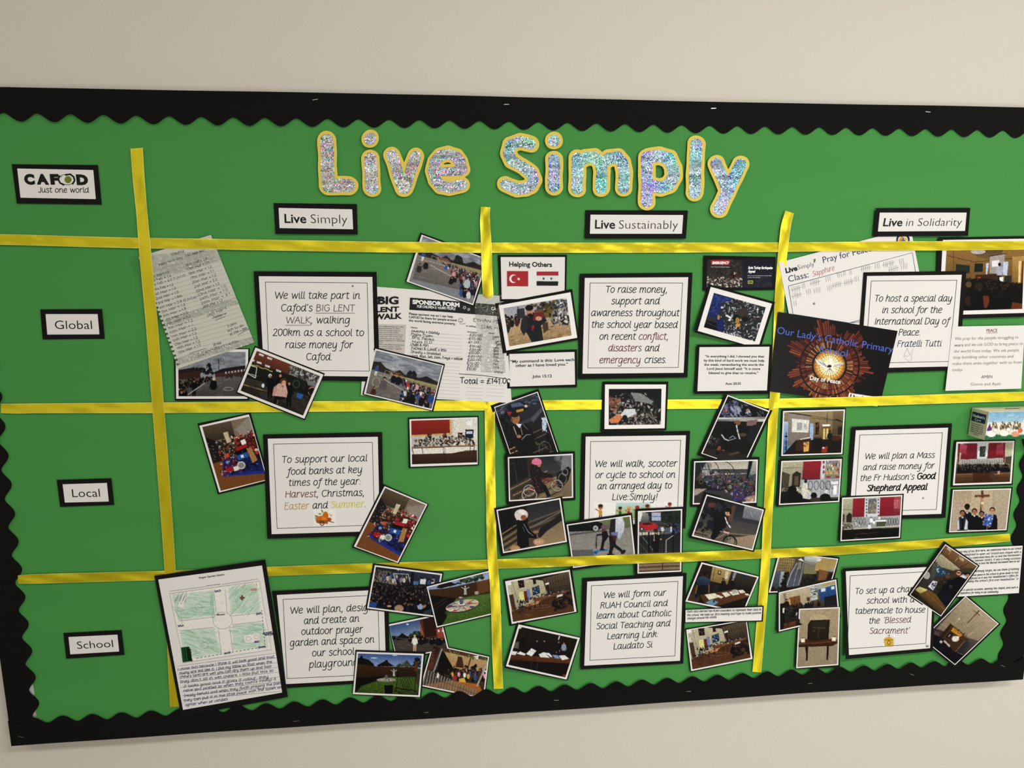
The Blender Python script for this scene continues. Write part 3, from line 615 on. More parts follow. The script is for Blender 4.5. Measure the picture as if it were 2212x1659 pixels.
def letter(name, label, view, strokes, border, L=3, tilt=.002):
    s = VIEWS[view][2]; st = []
    for q in strokes:
        P = vp(view, q[1:]); st.append([q[0] * s, *P.ravel()])
    al = np.concatenate([np.array(q[1:]).reshape(-1, 2) for q in st]); c = al.mean(0)
    o = thing(name, label, 'letter', W(c[0], al[:, 1].max(), lvl(L)), 'foil letters of the board title')
    cut_shape('backing_card', o, st, border * s, lvl(L), M_YCARD, .0006, tilt)
    cut_shape('foil_letter', o, st, 0, lvl(L) + .0005, M_FOIL, .0002, tilt)
    return o
T1 = 'in the word Live'; T2 = 'in the word Simply'
letter('title_letter', 'capital L, yellow-edged silver foil, starting the title word Live', 'B', [[56, 655, 487, 668, 872, 843, 874]], 25)
letter('letter_dot', 'round yellow-edged foil dot above the i of the title word Live', 'B', [[52, 1026, 472]], 24)
letter('title_letter', 'dotless stem of the i in the title word Live, yellow-edged foil', 'B', [[54, 1026, 643, 1042, 893]], 24)
letter('title_letter', 'letter v in the title word Live, yellow-edged multicoloured foil', 'B', [[48, 1213, 615, 1305, 893, 1320, 893, 1415, 625]], 26)
letter('title_letter', 'letter e ending the title word Live, yellow-edged multicoloured foil', 'B',
    [[46, 1810, 735, 1795, 670, 1755, 620, 1690, 600, 1625, 618, 1580, 670, 1565, 745, 1582, 825, 1630, 875, 1700, 892, 1805, 865], [38, 1580, 752, 1800, 750]], 24)
letter('title_letter', 'capital S starting the title word Simply, blue and silver foil', 'C',
    [[42, 322, 485, 230, 460, 160, 488, 138, 555, 170, 615, 260, 665, 325, 715, 345, 770, 320, 815, 275, 838, 215, 843, 118, 805]], 25)
letter('title_letter', 'letter i in the title word Simply, its dot joined on', 'C', [[47, 505, 456], [46, 505, 605, 505, 825]], 25, tilt=.006)
letter('title_letter', 'wide letter m in the title word Simply, cyan and silver foil', 'C', [[46, 690, 598, 690, 838], [45, 700, 625, 755, 590, 825, 585, 870, 625, 885, 700, 882, 836], [45, 885, 640, 940, 592, 1010, 588, 1052, 630, 1062, 700, 1060, 832]], 25)
letter('title_letter', 'letter p in the title word Simply, its stem hanging over the Sustainably sign', 'C', [[45, 1245, 590, 1243, 945], [48, 1255, 588, 1345, 575, 1420, 600, 1456, 670, 1455, 745, 1420, 805, 1350, 832, 1275, 815]], 25, L=4)
letter('title_letter', 'tall letter l in the title word Simply, yellow-edged foil', 'C', [[48, 1637, 487, 1624, 865]], 25)
letter('title_letter', 'letter y ending the title word Simply, its tail lowest of the title', 'C', [[46, 1797, 640, 1868, 810], [47, 1988, 648, 1820, 1003]], 25)
# ------------------------------------------------------------------ heading signs
def sign(label, view, M, P, L=1):
    it = Item('heading_sign', label, 'sign', view, M, L)
    it.sheet('card_mount', view, M, 0, M_CARD); it.sheet('paper_strip', view, P, .0005, M_PAPER); return it
it = sign('small sign with the charity logo CAFOD Just one world, black mount', 'A', [(100, 690), (835, 697), (868, 1035), (143, 1025)], [(147, 727), (795, 740), (817, 988), (175, 976)])
sans(it, 'A', [('C', 210, 856, 300, 858), ('A', 314, 856, 420, 858), ('F', 432, 857, 508, 858), ('D', 655, 860, 755, 862)], 76, .075, '14120e')
it.strokes('A', [[(510, 790), (497, 818), (512, 850), (545, 866)], [(560, 781), (600, 776), (630, 800), (636, 830), (620, 858)]], 4.0, '14120e', name='logo_ring')
it.strokes('A', [[(540 + 40 + 24 * math.cos(a), 822 + 24 * math.sin(a)) for a in np.linspace(0, 6.28, 14)], [(580 + 12 * math.cos(a), 822 + 12 * math.sin(a)) for a in np.linspace(0, 6.28, 10)], [(572, 822), (588, 822)]], 3.4, '6e7a28', name='logo_dot')
it.strokes('A', [[(548, 862), (590, 866), (628, 848), (642, 815)], [(520, 800), (530, 782), (575, 778)]], 1.3, '14120e', name='logo_ring')
text(it, 'A', [('Just one world', 330, 930, 760, 932)], 34, 1.5, '14120e', shear=.05)
it = sign('sign reading Live Simply over the first column, black mount', 'B', [(202, 1022), (912, 1030), (920, 1290), (218, 1285)], [(244, 1063), (872, 1075), (880, 1245), (253, 1235)])
sans(it, 'B', [('Live', 296, 1190, 482, 1192)], 74, .018, '121110'); sans(it, 'B', [('Simply', 520, 1193, 832, 1197)], 76, -.012, '23200c')
it = sign('sign reading Live Sustainably over the middle column, black mount', 'C', [(755, 1010), (1571, 1013), (1555, 1237), (750, 1237)], [(795, 1046), (1533, 1049), (1523, 1198), (790, 1198)], 2)
sans(it, 'C', [('Live', 830, 1156, 990, 1157)], 68, .018, '121110'); sans(it, 'C', [('Sustainably', 1020, 1158, 1490, 1160)], 68, -.012, '2b2a20')
it = sign('sign reading Live in Solidarity over the right column, black mount', 'D', [(978, 1042), (1764, 1040), (1745, 1275), (953, 1280)], [(1008, 1080), (1733, 1080), (1719, 1233), (992, 1238)], 5)
sans(it, 'D', [('Live', 1033, 1193, 1193, 1193)], 66, .018, '121110', shear=.08); sans(it, 'D', [('in Solidarity', 1225, 1193, 1688, 1190)], 66, -.012, '1c1b16', shear=.1)
it = sign('row sign reading Global near the left end, black mount', 'c', [(380, 648), (962, 645), (988, 925), (402, 931)], [(430, 692), (920, 692), (937, 883), (446, 885)])
sans(it, 'c', [('Global', 520, 833, 870, 833)], 80, -.005, '121110')
it = sign('row sign reading Local near the left end, black mount', 'Y', [(535, 772), (1050, 756), (1077, 1007), (567, 1026)], [(590, 813), (1007, 800), (1025, 975), (612, 985)])
sans(it, 'Y', [('Local', 684, 934, 945, 930)], 76, -.005, '121110')
it = sign('row sign reading School near the left end, black mount', 'Z', [(517, 558), (992, 533), (1016, 735), (541, 767)], [(559, 590), (958, 571), (972, 708), (574, 731)])
sans(it, 'Z', [('School', 632, 687, 925, 672)], 60, -.005, '121110')

# ------------------------------------------------------------------ pledge cards
def card(label, view, M, P, Fr, L, lifts=None):
    it = Item('pledge_card', label, 'card', 'p', M if view == 'p' else vp(view, M), L, lifts); it.v = view
    it.sheet('card_mount', view, M, 0, M_CARD); it.sheet('paper_sheet', view, P, .0005, M_PAPER); it.frame(view, Fr); return it
def pin(it, view, x, y, r=.003, col='8c8c8a'):
    q = vp(view, [(x, y)])[0]; c = it.pt(q, .0008); V = [c + [0, -.0022, 0]]; n = 14
    for rr, dy in ((.6, -.0018), (1, -.0008), (1, .0002)): V += [c + [rr * r * math.cos(a), dy, rr * r * math.sin(a)] for a in np.linspace(0, 6.283, n, endpoint=False)]
    Fc = [(0, 1 + (i + 1) % n, 1 + i) for i in range(n)] + [(1 + k * n + i, 1 + k * n + (i + 1) % n, 1 + (k + 1) * n + (i + 1) % n, 1 + (k + 1) * n + i) for k in range(2) for i in range(n)]
    mesh_np('pin_head', V, Fc, mat('pin_' + col, col, .3, .5, .6), it.root)
it = card('pledge card starting We will take part in the BIG LENT WALK', 'F', [(190, 340), (1238, 346), (1268, 1282), (245, 1262)], [(233, 382), (1202, 388), (1223, 1238), (279, 1228)], [(287, 430), (1160, 437), (1178, 1193), (320, 1187)], 3.2)
text(it, 'F', [('We will take part in', 370, 572, 1097, 574), ('Cafod’s', 424, 680, 690, 680), (', walking', 677, 783, 1013, 783), ('200km as a school to', 353, 889, 1130, 891), ('raise money for', 460, 994, 1035, 994), ('Cafod.', 638, 1097, 862, 1098)], 44, 1.65)
text(it, 'F', [('BIG LENT', 722, 680, 1050, 681), ('WALK', 465, 783, 677, 783)], 42, 1.4, '4a3048')
it.strokes('F', [[(718, 697), (1050, 697)], [(460, 801), (675, 801)]], 1.0, '5c2f48', name='underline')
pin(it, 'F', 1035, 465, .002)
it = card('pledge card starting To raise money, support and awareness', 'I', [(65, 158), (1287, 145), (1232, 1283), (45, 1303)], [(117, 203), (1240, 195), (1190, 1233), (92, 1243)], [(172, 255), (1182, 255), (1135, 1178), (147, 1183)], 2.6, [.5, .5, 1, 1.5])
text(it, 'I', [('To raise money,', 340, 362, 1012, 362), ('support and', 405, 487, 928, 487), ('awareness throughout', 185, 615, 1142, 617), ('the school year based', 188, 742, 1122, 745), ('on recent', 275, 872, 668, 872), ('and', 770, 998, 922, 998), ('crises.', 765, 1125, 1005, 1125)], 54, 1.65)
text(it, 'I', [('conflict,', 702, 872, 1022, 872), ('disasters', 372, 998, 730, 998), ('emergency', 275, 1128, 722, 1128)], 54, 1.6, '6a2434')
it = card('pledge card starting To host a special day in school', 'p', [(1865.7, 588.2), (2087.8, 585.2), (2071.3, 799.6), (1849.7, 807.5)], [(1873.1, 596.2), (2077.5, 593.5), (2063.1, 791.4), (1859.3, 795.6)], [(1881.8, 606.5), (2067.7, 604.7), (2050.5, 781.3), (1867.8, 785.2)], 4.4, [.3, .3, .4, .3])
text(it, 'p', [('To host a special day', 1888.4, 651.2, 2055.8, 650.8), ('in school for the', 1905, 676, 2034, 675.8), ('International Day of', 1888.4, 700.9, 2050, 700), ('Peace.', 1940.8, 724.5, 1988.2, 724.5)], 10.4, 1.5, '1a1a1c', .15)
text(it, 'p', [('Fratelli Tutti', 1937.8, 749.3, 2032.9, 748)], 10.2, 1.4, '242a44', .15)
it.strokes('K', [[(262, 1100), (232, 1160), (250, 1180), (285, 1165), (262, 1105)], [(285, 1165), (320, 1098), (300, 1180), (305, 1205), (275, 1225), (240, 1195)], [(225, 1170), (238, 1185)]], .8, '9a9a9c', name='dove_sketch')
it = card('pledge card starting To support our local food banks', 'L', [(755, 353), (1908, 330), (1928, 1328), (797, 1363)], [(800, 393), (1866, 375), (1885, 1288), (838, 1318)], [(853, 443), (1815, 425), (1838, 1232), (888, 1265)], 3)
text(it, 'L', [('To support our local', 935, 627, 1762, 610), ('food banks at key', 990, 742, 1715, 722), ('times of the year:', 1002, 850, 1702, 835), (', Christmas,', 1275, 956, 1735, 945), ('and', 1235, 1070, 1380, 1066), ('.', 1738, 1055, 1750, 1055)], 48, 1.65, '1c1a26')
text(it, 'L', [('Harvest', 970, 963, 1272, 957)], 48, 1.6, '6a4426'); text(it, 'L', [('Easter', 962, 1078, 1198, 1073)], 48, 1.6, 'b8965c'); text(it, 'L', [('Summer', 1413, 1063, 1733, 1055)], 48, 1.6, 'c8c83c')
def clip_cart(c):
    c.all('e6e3e0'); c.s_('e8b040 d8a030 8a9a50 6a7a3a', 26, (1270, 1130, 1345, 1080, 1430, 1140, 1430, 1180, 1260, 1180), (10, 22), 2.2).e('d8781c', 1360, 1140, 28, 40).e('e07820', 1300, 1165, 30, 22).e('e88828', 1345, 1170, 24, 20).e('cc5418', 1395, 1175, 22, 18)
    c.p('b06a28', 1262, 1178, 1385, 1185, 1380, 1218, 1280, 1210).o('3a2a1c', 7, 1326, 1212, 19, 19).l('3a2a1c', 6, 1380, 1190, 1440, 1203); c.e('c03c28', 1326, 1212, 7, 7)
cv = Cv('L', [(1240, 1075), (1460, 1075), (1460, 1240), (1240, 1240)], 'e6e3e0', seed=1); clip_cart(cv); it.picture(cv, cv.done(.02), .0007, 'harvest_cart_clipart')
it = card('pledge card starting We will walk, scooter or cycle to school', 'p', [(1257.1, 935.7), (1490.9, 930.9), (1480.8, 1141.6), (1252, 1145)], [(1265.2, 943.2), (1481.8, 940.3), (1474, 1130), (1262, 1134)], [(1275.4, 953.4), (1471.2, 950.4), (1463, 1122), (1272, 1124)], 2)
text(it, 'p', [('We will walk, scooter', 1285, 1008.5, 1462, 1007.4), ('or cycle to school on', 1286, 1032.6, 1458.3, 1031.5), ('an arranged day to', 1290.5, 1056.6, 1450.9, 1055), ('Live:Simply!', 1322.2, 1079.9, 1419.8, 1079.6)], 10.4, 1.6, '1c1c20')
def clip_kids(c):
    c.all('e6e3e0'); c.g('b8d4e0', 'a8b858', 1150, 1055, 1440, 1050, 1460, 1180, 1140, 1185)
    for x, y, h, co, ha in ((1018, 1165, 100, 'e0982c', '4a2418'), (1185, 1160, 75, '2e7a3c', '2a1a18'), (1258, 1160, 78, 'c83c3c', 'e0a848'), (1330, 1160, 84, '6a8a30', 'b83020'), (1415, 1150, 84, 'd8c050', '6a3418'), (1605, 1130, 80, 'a84028', 'a02c20')):
        c.e(co, x, y - h * .3, h * .17, h * .24).e('b8744c', x, y - h * .74, h * .2, h * .2).e(ha, x, y - h * .86, h * .22, h * .14).l('b8744c', 9, x - h * .15, y - h * .45, x - h * .42, y - h * .6)
        c.l('3a2a28', 8, x - 8, y - h * .08, x - 9, y + 12).l('3a2a28', 8, x + 8, y - h * .08, x + 9, y + 12)
cv = Cv('N', [(965, 1052), (1680, 1030), (1675, 1186), (955, 1190)], 'e6e3e0', seed=2); clip_kids(cv); it.picture(cv, cv.done(.02), .0006, 'running_children_clipart')
it = card('pledge card starting We will plan a Mass and raise money', 'p', [(1840.3, 922.1), (2056.7, 914.7), (2042.4, 1118.6), (1827.7, 1124.2)], [(1848.8, 929.7), (2048.1, 923.9), (2033.3, 1110), (1834.6, 1116.2)], [(1857.2, 939.2), (2036.4, 934.2), (2023.1, 1101.3), (1844.8, 1105.2)], 3)
text(it, 'p', [('We will plan a Mass', 1867.8, 991.7, 2018.4, 988.7), ('and raise money for', 1864.2, 1015.6, 2017.8, 1011.6), ('the Fr Hudson’s', 1857.6, 1038.8, 1974.3, 1035.6)], 9.6, 1.4, '1a1a1c', .15)
text(it, 'p', [('Good', 1980.6, 1035, 2019.8, 1034.1), ('Shepherd Appeal', 1873, 1060.9, 2002, 1057.7)], 9.8, 2.5, '161618', .15)
pin(it, 'P', 1585, 1070, .0022, 'b8b8c0')
it = card('pledge card starting We will plan, design and create a prayer garden', 'S', [(38, 437), (1300, 377), (1322, 1420), (200, 1490)], [(90, 480), (1250, 421), (1280, 1390), (188, 1447)], [(155, 525), (1190, 478), (1213, 1343), (200, 1390)], 2)
text(it, 'S', [('We will plan, design', 237, 682, 1145, 645), ('and create an', 387, 795, 985, 768), ('outdoor prayer', 358, 912, 1025, 885), ('garden and space on', 235, 1035, 1150, 995), ('our school', 475, 1145, 930, 1125), ('playground.', 443, 1270, 1003, 1240)], 55, 1.65, '201e20')
it = card('pledge card starting We will form our RUAH Council', 'p', [(1258.2, 1248.9), (1483.3, 1237.6), (1475.9, 1433.5), (1254.1, 1446.1)], [(1268.5, 1256.4), (1475.3, 1244.8), (1468.9, 1427.3), (1262.2, 1438)], [(1277.1, 1264.8), (1465, 1255.4), (1458.5, 1417.4), (1273.7, 1427)], 2)
text(it, 'p', [('We will form our', 1303.7, 1291.9, 1438.1, 1286.2), ('RUAH Council and', 1296.6, 1314.3, 1441.7, 1308.7), ('learn about Catholic', 1288.1, 1336.4, 1449.7, 1330.1), ('Social Teaching and', 1288.1, 1359.2, 1447.3, 1352.2), ('Learning Link:', 1311.5, 1380.7, 1422.2, 1375.5), ('Laudato Si', 1325.1, 1402.5, 1408.6, 1398.3)], 9.8, 1.5, '1c1c1e')
it = card('pledge card starting To set up a chapel, corners curling away', 'p', [(1820.8, 1227.9), (2023, 1217), (2014.7, 1406.8), (1827.1, 1424)], [(1827.1, 1234.2), (2018, 1224.2), (2009, 1400), (1834, 1415)], [(1836.2, 1243.3), (2010, 1234), (2000.3, 1390.4), (1830, 1402.4)], 5.5, [.5, 1, 7, 8])
text(it, 'p', [('To set up a chapel', 1846.6, 1283.4, 1986, 1277.5), ('school with a', 1872, 1303.8, 1975.2, 1300.8), ('tabernacle to house', 1847, 1326.1, 1998.3, 1322.9), ('the', 1876.8, 1347.2, 1900, 1346.3)], 9.6, 1.4, '1a1a1c', .15)
text(it, 'p', [('‘Blessed', 1907.7, 1346.1, 1967.5, 1344.2), ('Sacrament’', 1878.3, 1368.9, 1964.6, 1367.9)], 9.6, 1.35, '5e4034', .15)
cv = Cv('X', [(38, 1095), (178, 1095), (178, 1230), (38, 1230)], 'e4e2e2', seed=3); cv.all('e4e2e2'); cv.o('c8cccc', 6, 108, 1165, 62, 58).p('d8b23c', 50, 1140, 104, 1115, 158, 1142, 152, 1222, 60, 1220).p('8a6a18', 60, 1150, 150, 1150, 148, 1156, 60, 1156).e('8a6a18', 104, 1182, 18, 26).e('e8cc60', 104, 1182, 9, 16).l('4a3a20', 5, 104, 1095, 104, 1118).l('4a3a20', 5, 94, 1102, 114, 1102)
it.picture(cv, cv.done(.03), .0007, 'tabernacle_clipart'); pin(it, 'X', 535, 1218, .0035, 'a8acac')

# ------------------------------------------------------------------ mounted photographs
def photo(label, draw, view, M, P, L, I=None, inset=.035, lifts=None, n=150, noise=.05, name='mounted_photo', base='888', seed=None, dark=1.0):
    it = Item(name, label, 'photograph', view, M, L, lifts, 'printed photographs pinned to the board')
    it.sheet('card_mount', view, M, 0, M_CARD)
    if P is not None: it.sheet('photo_paper', view, P, .0005, M_PHOTOPAPER)
    if I is None:
        H = homog(UNIT, P or M); aw = np.hypot(P[1][0] - P[0][0], P[1][1] - P[0][1]); ah = np.hypot(P[3][0] - P[0][0], P[3][1] - P[0][1]); e = inset; f = inset * aw / ah
        I = [tuple(q) for q in happ(H, np.array([(e, f), (1 - e, f), (1 - e, 1 - f), (e, 1 - f)]))]
    cv = Cv(view, I, base, n=n, seed=seed if seed is not None else len(label)); draw(cv); it.picture(cv, cv.done(noise, dark), .0009)
    return it

def d_playground(c):   # 19, view E
    c.all('90959f', '9a9ca0').s_('7a808c a8aab0 6c7280', 60, (590, 1100, 1220, 1100, 1215, 1260, 590, 1290), (20, 60), 3, 0, .4)
    c.s_('3a302c 4c403a', 60, (905, 1230, 950, 1165, 1000, 1165, 1030, 1240), (2, 14), 5, 1.5, .6).l('2c2420', 5, 965, 1300, 962, 1190).s_('14181a 1e2422', 60, (690, 1320, 760, 1250, 830, 1260, 880, 1225, 910, 1320), (8, 20), 1.3)
    c.p('4a2f28', 590, 1305, 745, 1285, 800, 1290, 800, 1385, 590, 1400).p('2e2a2c', 590, 1285, 740, 1260, 820, 1290, 590, 1310).p('2c2528', 915, 1305, 1000, 1270, 1222, 1238, 1222, 1270, 930, 1318).p('54352e', 930, 1315, 1222, 1268, 1222, 1335, 935, 1350)
    for i in range(7): c.p('b0b4b8', 1020 + i * 28, 1300 - i * 4, 1034 + i * 28, 1298 - i * 4, 1034 + i * 28, 1316 - i * 4, 1020 + i * 28, 1318 - i * 4)
    c.g('6e6a68', '4e4a48', 590, 1370, 920, 1345, 1220, 1330, 1215, 1535, 590, 1535).s_('5a5654 827e7c', 50, (700, 1380, 1220, 1350, 1215, 1525, 700, 1525), (15, 40), 5, -.3, .35).o('a8a4a0', 5, 1050, 1450, 42, 14)
    c.k(60, (592, 1370, 900, 1335, 900, 1355, 800, 1400, 592, 1430), 30, 50, '15151c 0c0c10 2a2a34').k(12, (592, 1430, 670, 1420, 670, 1500, 592, 1500), 80, 110, '0c0c10 111').k(14, (940, 1335, 1210, 1320, 1210, 1335, 940, 1345), 22, 26, '2a2428 111 3c3434')
    c.m(745, 1520, 150, '0e0e12', legs='0a0a0c').m(905, 1530, 180, '10101a', hair='d8c8a4', skin='c8a890', rot=.1).m(800, 1420, 70, '111').l('b8b4ac', 7, 690, 1500, 840, 1400)
photo('mounted photo of a grey playground under a bare tree, beneath the handwritten mileage log', d_playground, 'E', [(560, 1092), (1242, 1088), (1236, 1555), (572, 1558)], [(578, 1103), (1228, 1096), (1222, 1540), (583, 1540)], 1)

def d_pinkcoat(c):    # F
    c.all('5a5048', '38322c').g('8e4a30', '5c3424', 190, 1000, 500, 1120, 480, 1230, 150, 1120)
    c.p('2c2420', 190, 1000, 215, 1000, 790, 1225, 780, 1245, 500, 1135).s_('c8ccd4 8a8c90 3a3430', 160, (500, 1130, 780, 1235, 740, 1330, 500, 1240), (8, 22), 3.5, None, .8).l('241c18', 6, 640, 1320, 620, 1180).l('241c18', 4, 560, 1290, 590, 1170, 660, 1200)
    c.g('2c2a20', '22201a', 140, 1110, 520, 1230, 700, 1310, 700, 1420, 500, 1400, 110, 1250)
    for x, y in ((258, 1055), (328, 1085), (240, 1120), (310, 1150), (405, 1190), (180, 1097)): c.p('c8ccd4', x - 22, y - 14, x + 20, y + 0, x + 16, y + 16, x - 24, y + 2)
    for i in range(16): c.e('d8c860', 165 + i * 12, 1132 + i * 4 + 4 * math.sin(i), 5, 5)
    c.l('c8ccd0', 7, 125, 1205, 205, 1250, 218, 1160, 150, 1140).l('c8ccd0', 4, 125, 1205, 220, 1235)
    c.g('4a443c', '2e2a26', 110, 1240, 330, 1300, 720, 1430, 640, 1600, 50, 1370).l('b8a050', 6, 85, 1300, 300, 1362).l('c8b468', 6, 375, 1490, 395, 1440)
    c.s_('5e574e 241f1b 6a6258', 60, (110, 1260, 720, 1430, 620, 1580, 60, 1370), (15, 50), 6, .35, .35)
    c.o('2e6a4a', 7, 552, 1302, 28, 30).o('c87870', 9, 688, 1365, 34, 36).p('2a6ab8', 560, 1375, 615, 1390, 595, 1430, 555, 1415).p('7c8088', 640, 1265, 745, 1295, 725, 1330, 650, 1310).s_('1c1a1a 34302c', 30, (600, 1310, 700, 1340, 690, 1470, 610, 1440), (10, 24), 2)
    c.m(330, 1420, 200, '101218', hair='c8d0dc', legs='0c0c10').e('d8dce0', 270, 1315, 12, 18).m(415, 1440, 230, '0c0c10', skin='c88a70').m(490, 1490, 210, '14141a', legs='0c0c0e')
    c.p('14100e', 350, 1395, 460, 1410, 450, 1430, 395, 1430, 378, 1500, 340, 1495, 370, 1420).p('d0a49c', 395, 1300, 430, 1290, 465, 1310, 480, 1370, 470, 1415, 440, 1410, 350, 1400, 358, 1350).p('c49890', 348, 1400, 362, 1330, 385, 1310, 390, 1350, 365, 1405).e('5a3c2c', 442, 1280, 32, 28).e('d8a488', 446, 1295, 19, 24).p('5a6aa0', 428, 1316, 445, 1312, 440, 1335).l('d8b0a8', 8, 405, 1330, 430, 1360, 460, 1320).e('2a1c18', 440, 1292, 3, 3).e('2a1c18', 455, 1294, 3, 3)
photo('tilted mounted photo of a child in a pink coat, across the first pledge card corner', d_pinkcoat, 'F', [(200, 975), (797, 1212), (627, 1612), (40, 1378)], [(205, 990), (785, 1222), (622, 1598), (50, 1370)], 4.2, seed=4)

def d_walk(c, dx=0, dy=0, seed=0, v2=False):   # G, lower photo frame; rotated 13 deg
    R = math.radians(13); cs, sn = math.cos(R), math.sin(R)
    def T(*q): return [v for i in range(0, len(q), 2) for v in (dx + 212 + q[i] * cs - q[i + 1] * sn, dy + 1080 + q[i] * sn + q[i + 1] * cs)]
    def PT(u, v): q = T(u, v); return q[0], q[1]
    c.all('868d99', '8a8c90'); c.s_('6e7684 a4a8b0 c4c8d0 7c8490', 90, T(0, 0, 590, 0, 590, 130, 0, 130), (25, 70), 4, .23, .45)
    c.p('3c3432', *T(0, 100, 60, 90, 120, 130, 200, 150, 240, 120, 290, 150, 420, 150, 480, 120, 590, 150, 590, 200, 0, 190)).p('8a5a44', *T(150, 150, 250, 148, 290, 168, 160, 172)).s_('1e2420 2a302a', 50, T(300, 175, 330, 110, 375, 110, 395, 175), (8, 20), 1.3)
    c.p('2c282c', *T(420, 165, 480, 120, 540, 160)).g('b0a070', '8e8464', *T(160, 168, 590, 178, 590, 225, 200, 190)).g('8c8680', '6e6a66', *T(0, 170, 300, 185, 590, 230, 590, 385, 0, 385))
    c.s_('7a746e 9a948e', 40, T(0, 190, 590, 230, 590, 380, 0, 380), (20, 50), 6, .2, .4); c.l('c8c4bc', 4, *T(120, 230, 330, 290)).l('c8c4bc', 3, *T(60, 200, 250, 210)).o('c0c088' if not v2 else '8c8680', 4, *PT(65, 270), 34, 40)
    x, y = PT(45, 215); c.m(x, y, 95, '3858a0', legs='d8d8d8', rot=R)
    c.l('a8a8a8', 3, *T(120, 200, 120, 150, 175, 155, 175, 205)).l('a8a8a8', 3, *T(175, 155, 200, 205))
    c.k(110, T(190, 175, 590, 215, 590, 300, 420, 290, 250, 210), 22, 52, '1a2038 2c4488 15151c 3a3a44 8a2c28 c88a98 d8d8dc 1a2038')
    c.k(26, T(250, 270, 590, 290, 585, 385, 300, 385), 60, 90, '15151c 1a2038 0c0c10 3a5aa8 c8ccd0 2a2430')
    if v2:
        for u, v, h, co in ((85, 330, 130, '22262e'), (35, 370, 130, '3c3a30'), (260, 270, 75, '2a62b8'), (340, 320, 90, 'd890a0'), (330, 400, 110, '1c1614'), (470, 420, 160, 'b0c0c4')): x, y = PT(u, v); c.m(x, y, h, co, rot=R, hair='b89878' if u == 85 else '1c1512')
    else:
        for u, v, h, co in ((130, 400, 190, '6a5e66'), (205, 300, 140, '181c30'), (250, 310, 150, '181c30'), (60, 440, 130, '5c2c20'), (340, 280, 80, 'c83c28'), (420, 290, 90, 'd8a0a8'), (400, 430, 150, '14141a'), (490, 440, 150, '14141a'), (560, 400, 150, '2450a0')): x, y = PT(u, v); c.m(x, y, h, co, rot=R, hair='241a16')
photo('photo of children walking in a playground, lying over the bottom left of the sponsor form', lambda c: d_walk(c), 'G', [(195, 1050), (815, 1200), (712, 1615), (92, 1465)], [(205, 1065), (802, 1212), (700, 1605), (105, 1460)], 4, I=[(212, 1080), (790, 1215), (697, 1590), (122, 1455)], n=170, seed=5)
def d_walk2(c): d_walk(c, 408, -1000, v2=True)
photo('mounted photo of a line of walking children, under the top ribbon above the sponsor form', d_walk2, 'G', [(600, 50), (1205, 272), (1072, 696), (468, 482)], [(610, 68), (1190, 283), (1060, 685), (478, 478)], 4, n=170, I=[(622, 82), (1172, 285), (1056, 672), (500, 475)], seed=8)

# --- middle column, top
it = Item('notice_card', 'white card headed Helping Others with two printed flags', 'card', 'H', [(103, 85), (707, 83), (700, 490), (120, 492)], 1, [.4, .6, .5, 2])
it.sheet('card_mount', 'H', [(103, 85), (707, 83), (700, 490), (120, 492)], 0, M_CARD); it.sheet('paper_sheet', 'H', [(128, 102), (690, 102), (685, 468), (137, 470)], .0005, M_PAPER)
sans(it, 'H', [('Helping Others', 202, 184, 577, 188)], 40, .03, '18181a')
def d_flags(c):
    c.all('e2e0de').p('c03038', 184, 226, 369, 228, 368, 357, 184, 356).e('eee', 240, 292, 35, 36, n=24).e('c03038', 250, 292, 28, 29, n=24)
    st = lambda x, y, r, co: c.p(co, *[v for k in range(10) for v in (x + (r if k % 2 else r * .42) * math.sin(k * math.pi / 5 + math.pi), y + (r if k % 2 else r * .42) * math.cos(k * math.pi / 5 + math.pi))])
    st(286, 294, 16, 'eee'); c.p('b83440', 441, 230, 630, 230, 630, 265, 441, 265).p('d8dcdc', 441, 265, 630, 265, 630, 312, 441, 312).p('22262a', 441, 313, 629, 314, 628, 352, 441, 350); st(502, 291, 14, '223'); st(569, 291, 14, '223')
cv = Cv('H', [(180, 222), (636, 222), (636, 360), (180, 360)], 'e2e0de', n=220, ss=3); d_flags(cv); it.picture(cv, cv.done(.015), .0007, 'printed_flags')
def d_man(c):
    c.all('a8aab4', 'b09870').g('a4a6b4', 'b4aeb0', 150, 540, 400, 500, 400, 640, 170, 650).g('c4a884', 'a88c60', 170, 700, 720, 650, 750, 790, 205, 885).s_('c8b090 8a7048 6a5638', 60, (190, 750, 730, 660, 750, 790, 210, 880), (8, 26), 3, -.2, .6)
    c.s_('4c4638 6a5428 2a2620 8a6c20', 70, (400, 520, 600, 490, 620, 600, 520, 640), (12, 34), 2).s_('22262a 50545a d8d8dc 34383c 8a8a8c', 170, (560, 500, 700, 460, 745, 690, 560, 700), (6, 20), 1.8)
    c.o('8a8474', 9, 600, 620, 28, 55, 0).k(16, (165, 620, 290, 600, 290, 680, 180, 690), 70, 110, '5a2424 2a2a30 1c1c22 3a2c2c').p('3c4048', 270, 560, 335, 550, 345, 640, 275, 640).l('23272c', 8, 280, 540, 285, 620)
    c.p('23262c', 345, 615, 400, 585, 500, 600, 530, 660, 480, 700, 500, 830, 400, 845, 360, 770, 310, 720, 320, 650).p('2c3038', 310, 650, 350, 620, 380, 700, 330, 790, 300, 730).p('8a242c', 420, 590, 480, 570, 512, 620, 480, 650, 410, 660).e('b88a70', 380, 590, 30, 40).e('14100e', 378, 548, 36, 26).e('201814', 385, 612, 24, 16).e('c89a80', 460, 640, 28, 20).e('7a5a4c', 450, 575, 32, 14).p('9a2c34', 400, 700, 425, 695, 415, 740, 398, 745).p('5a4434', 490, 680, 540, 670, 545, 730, 505, 770)
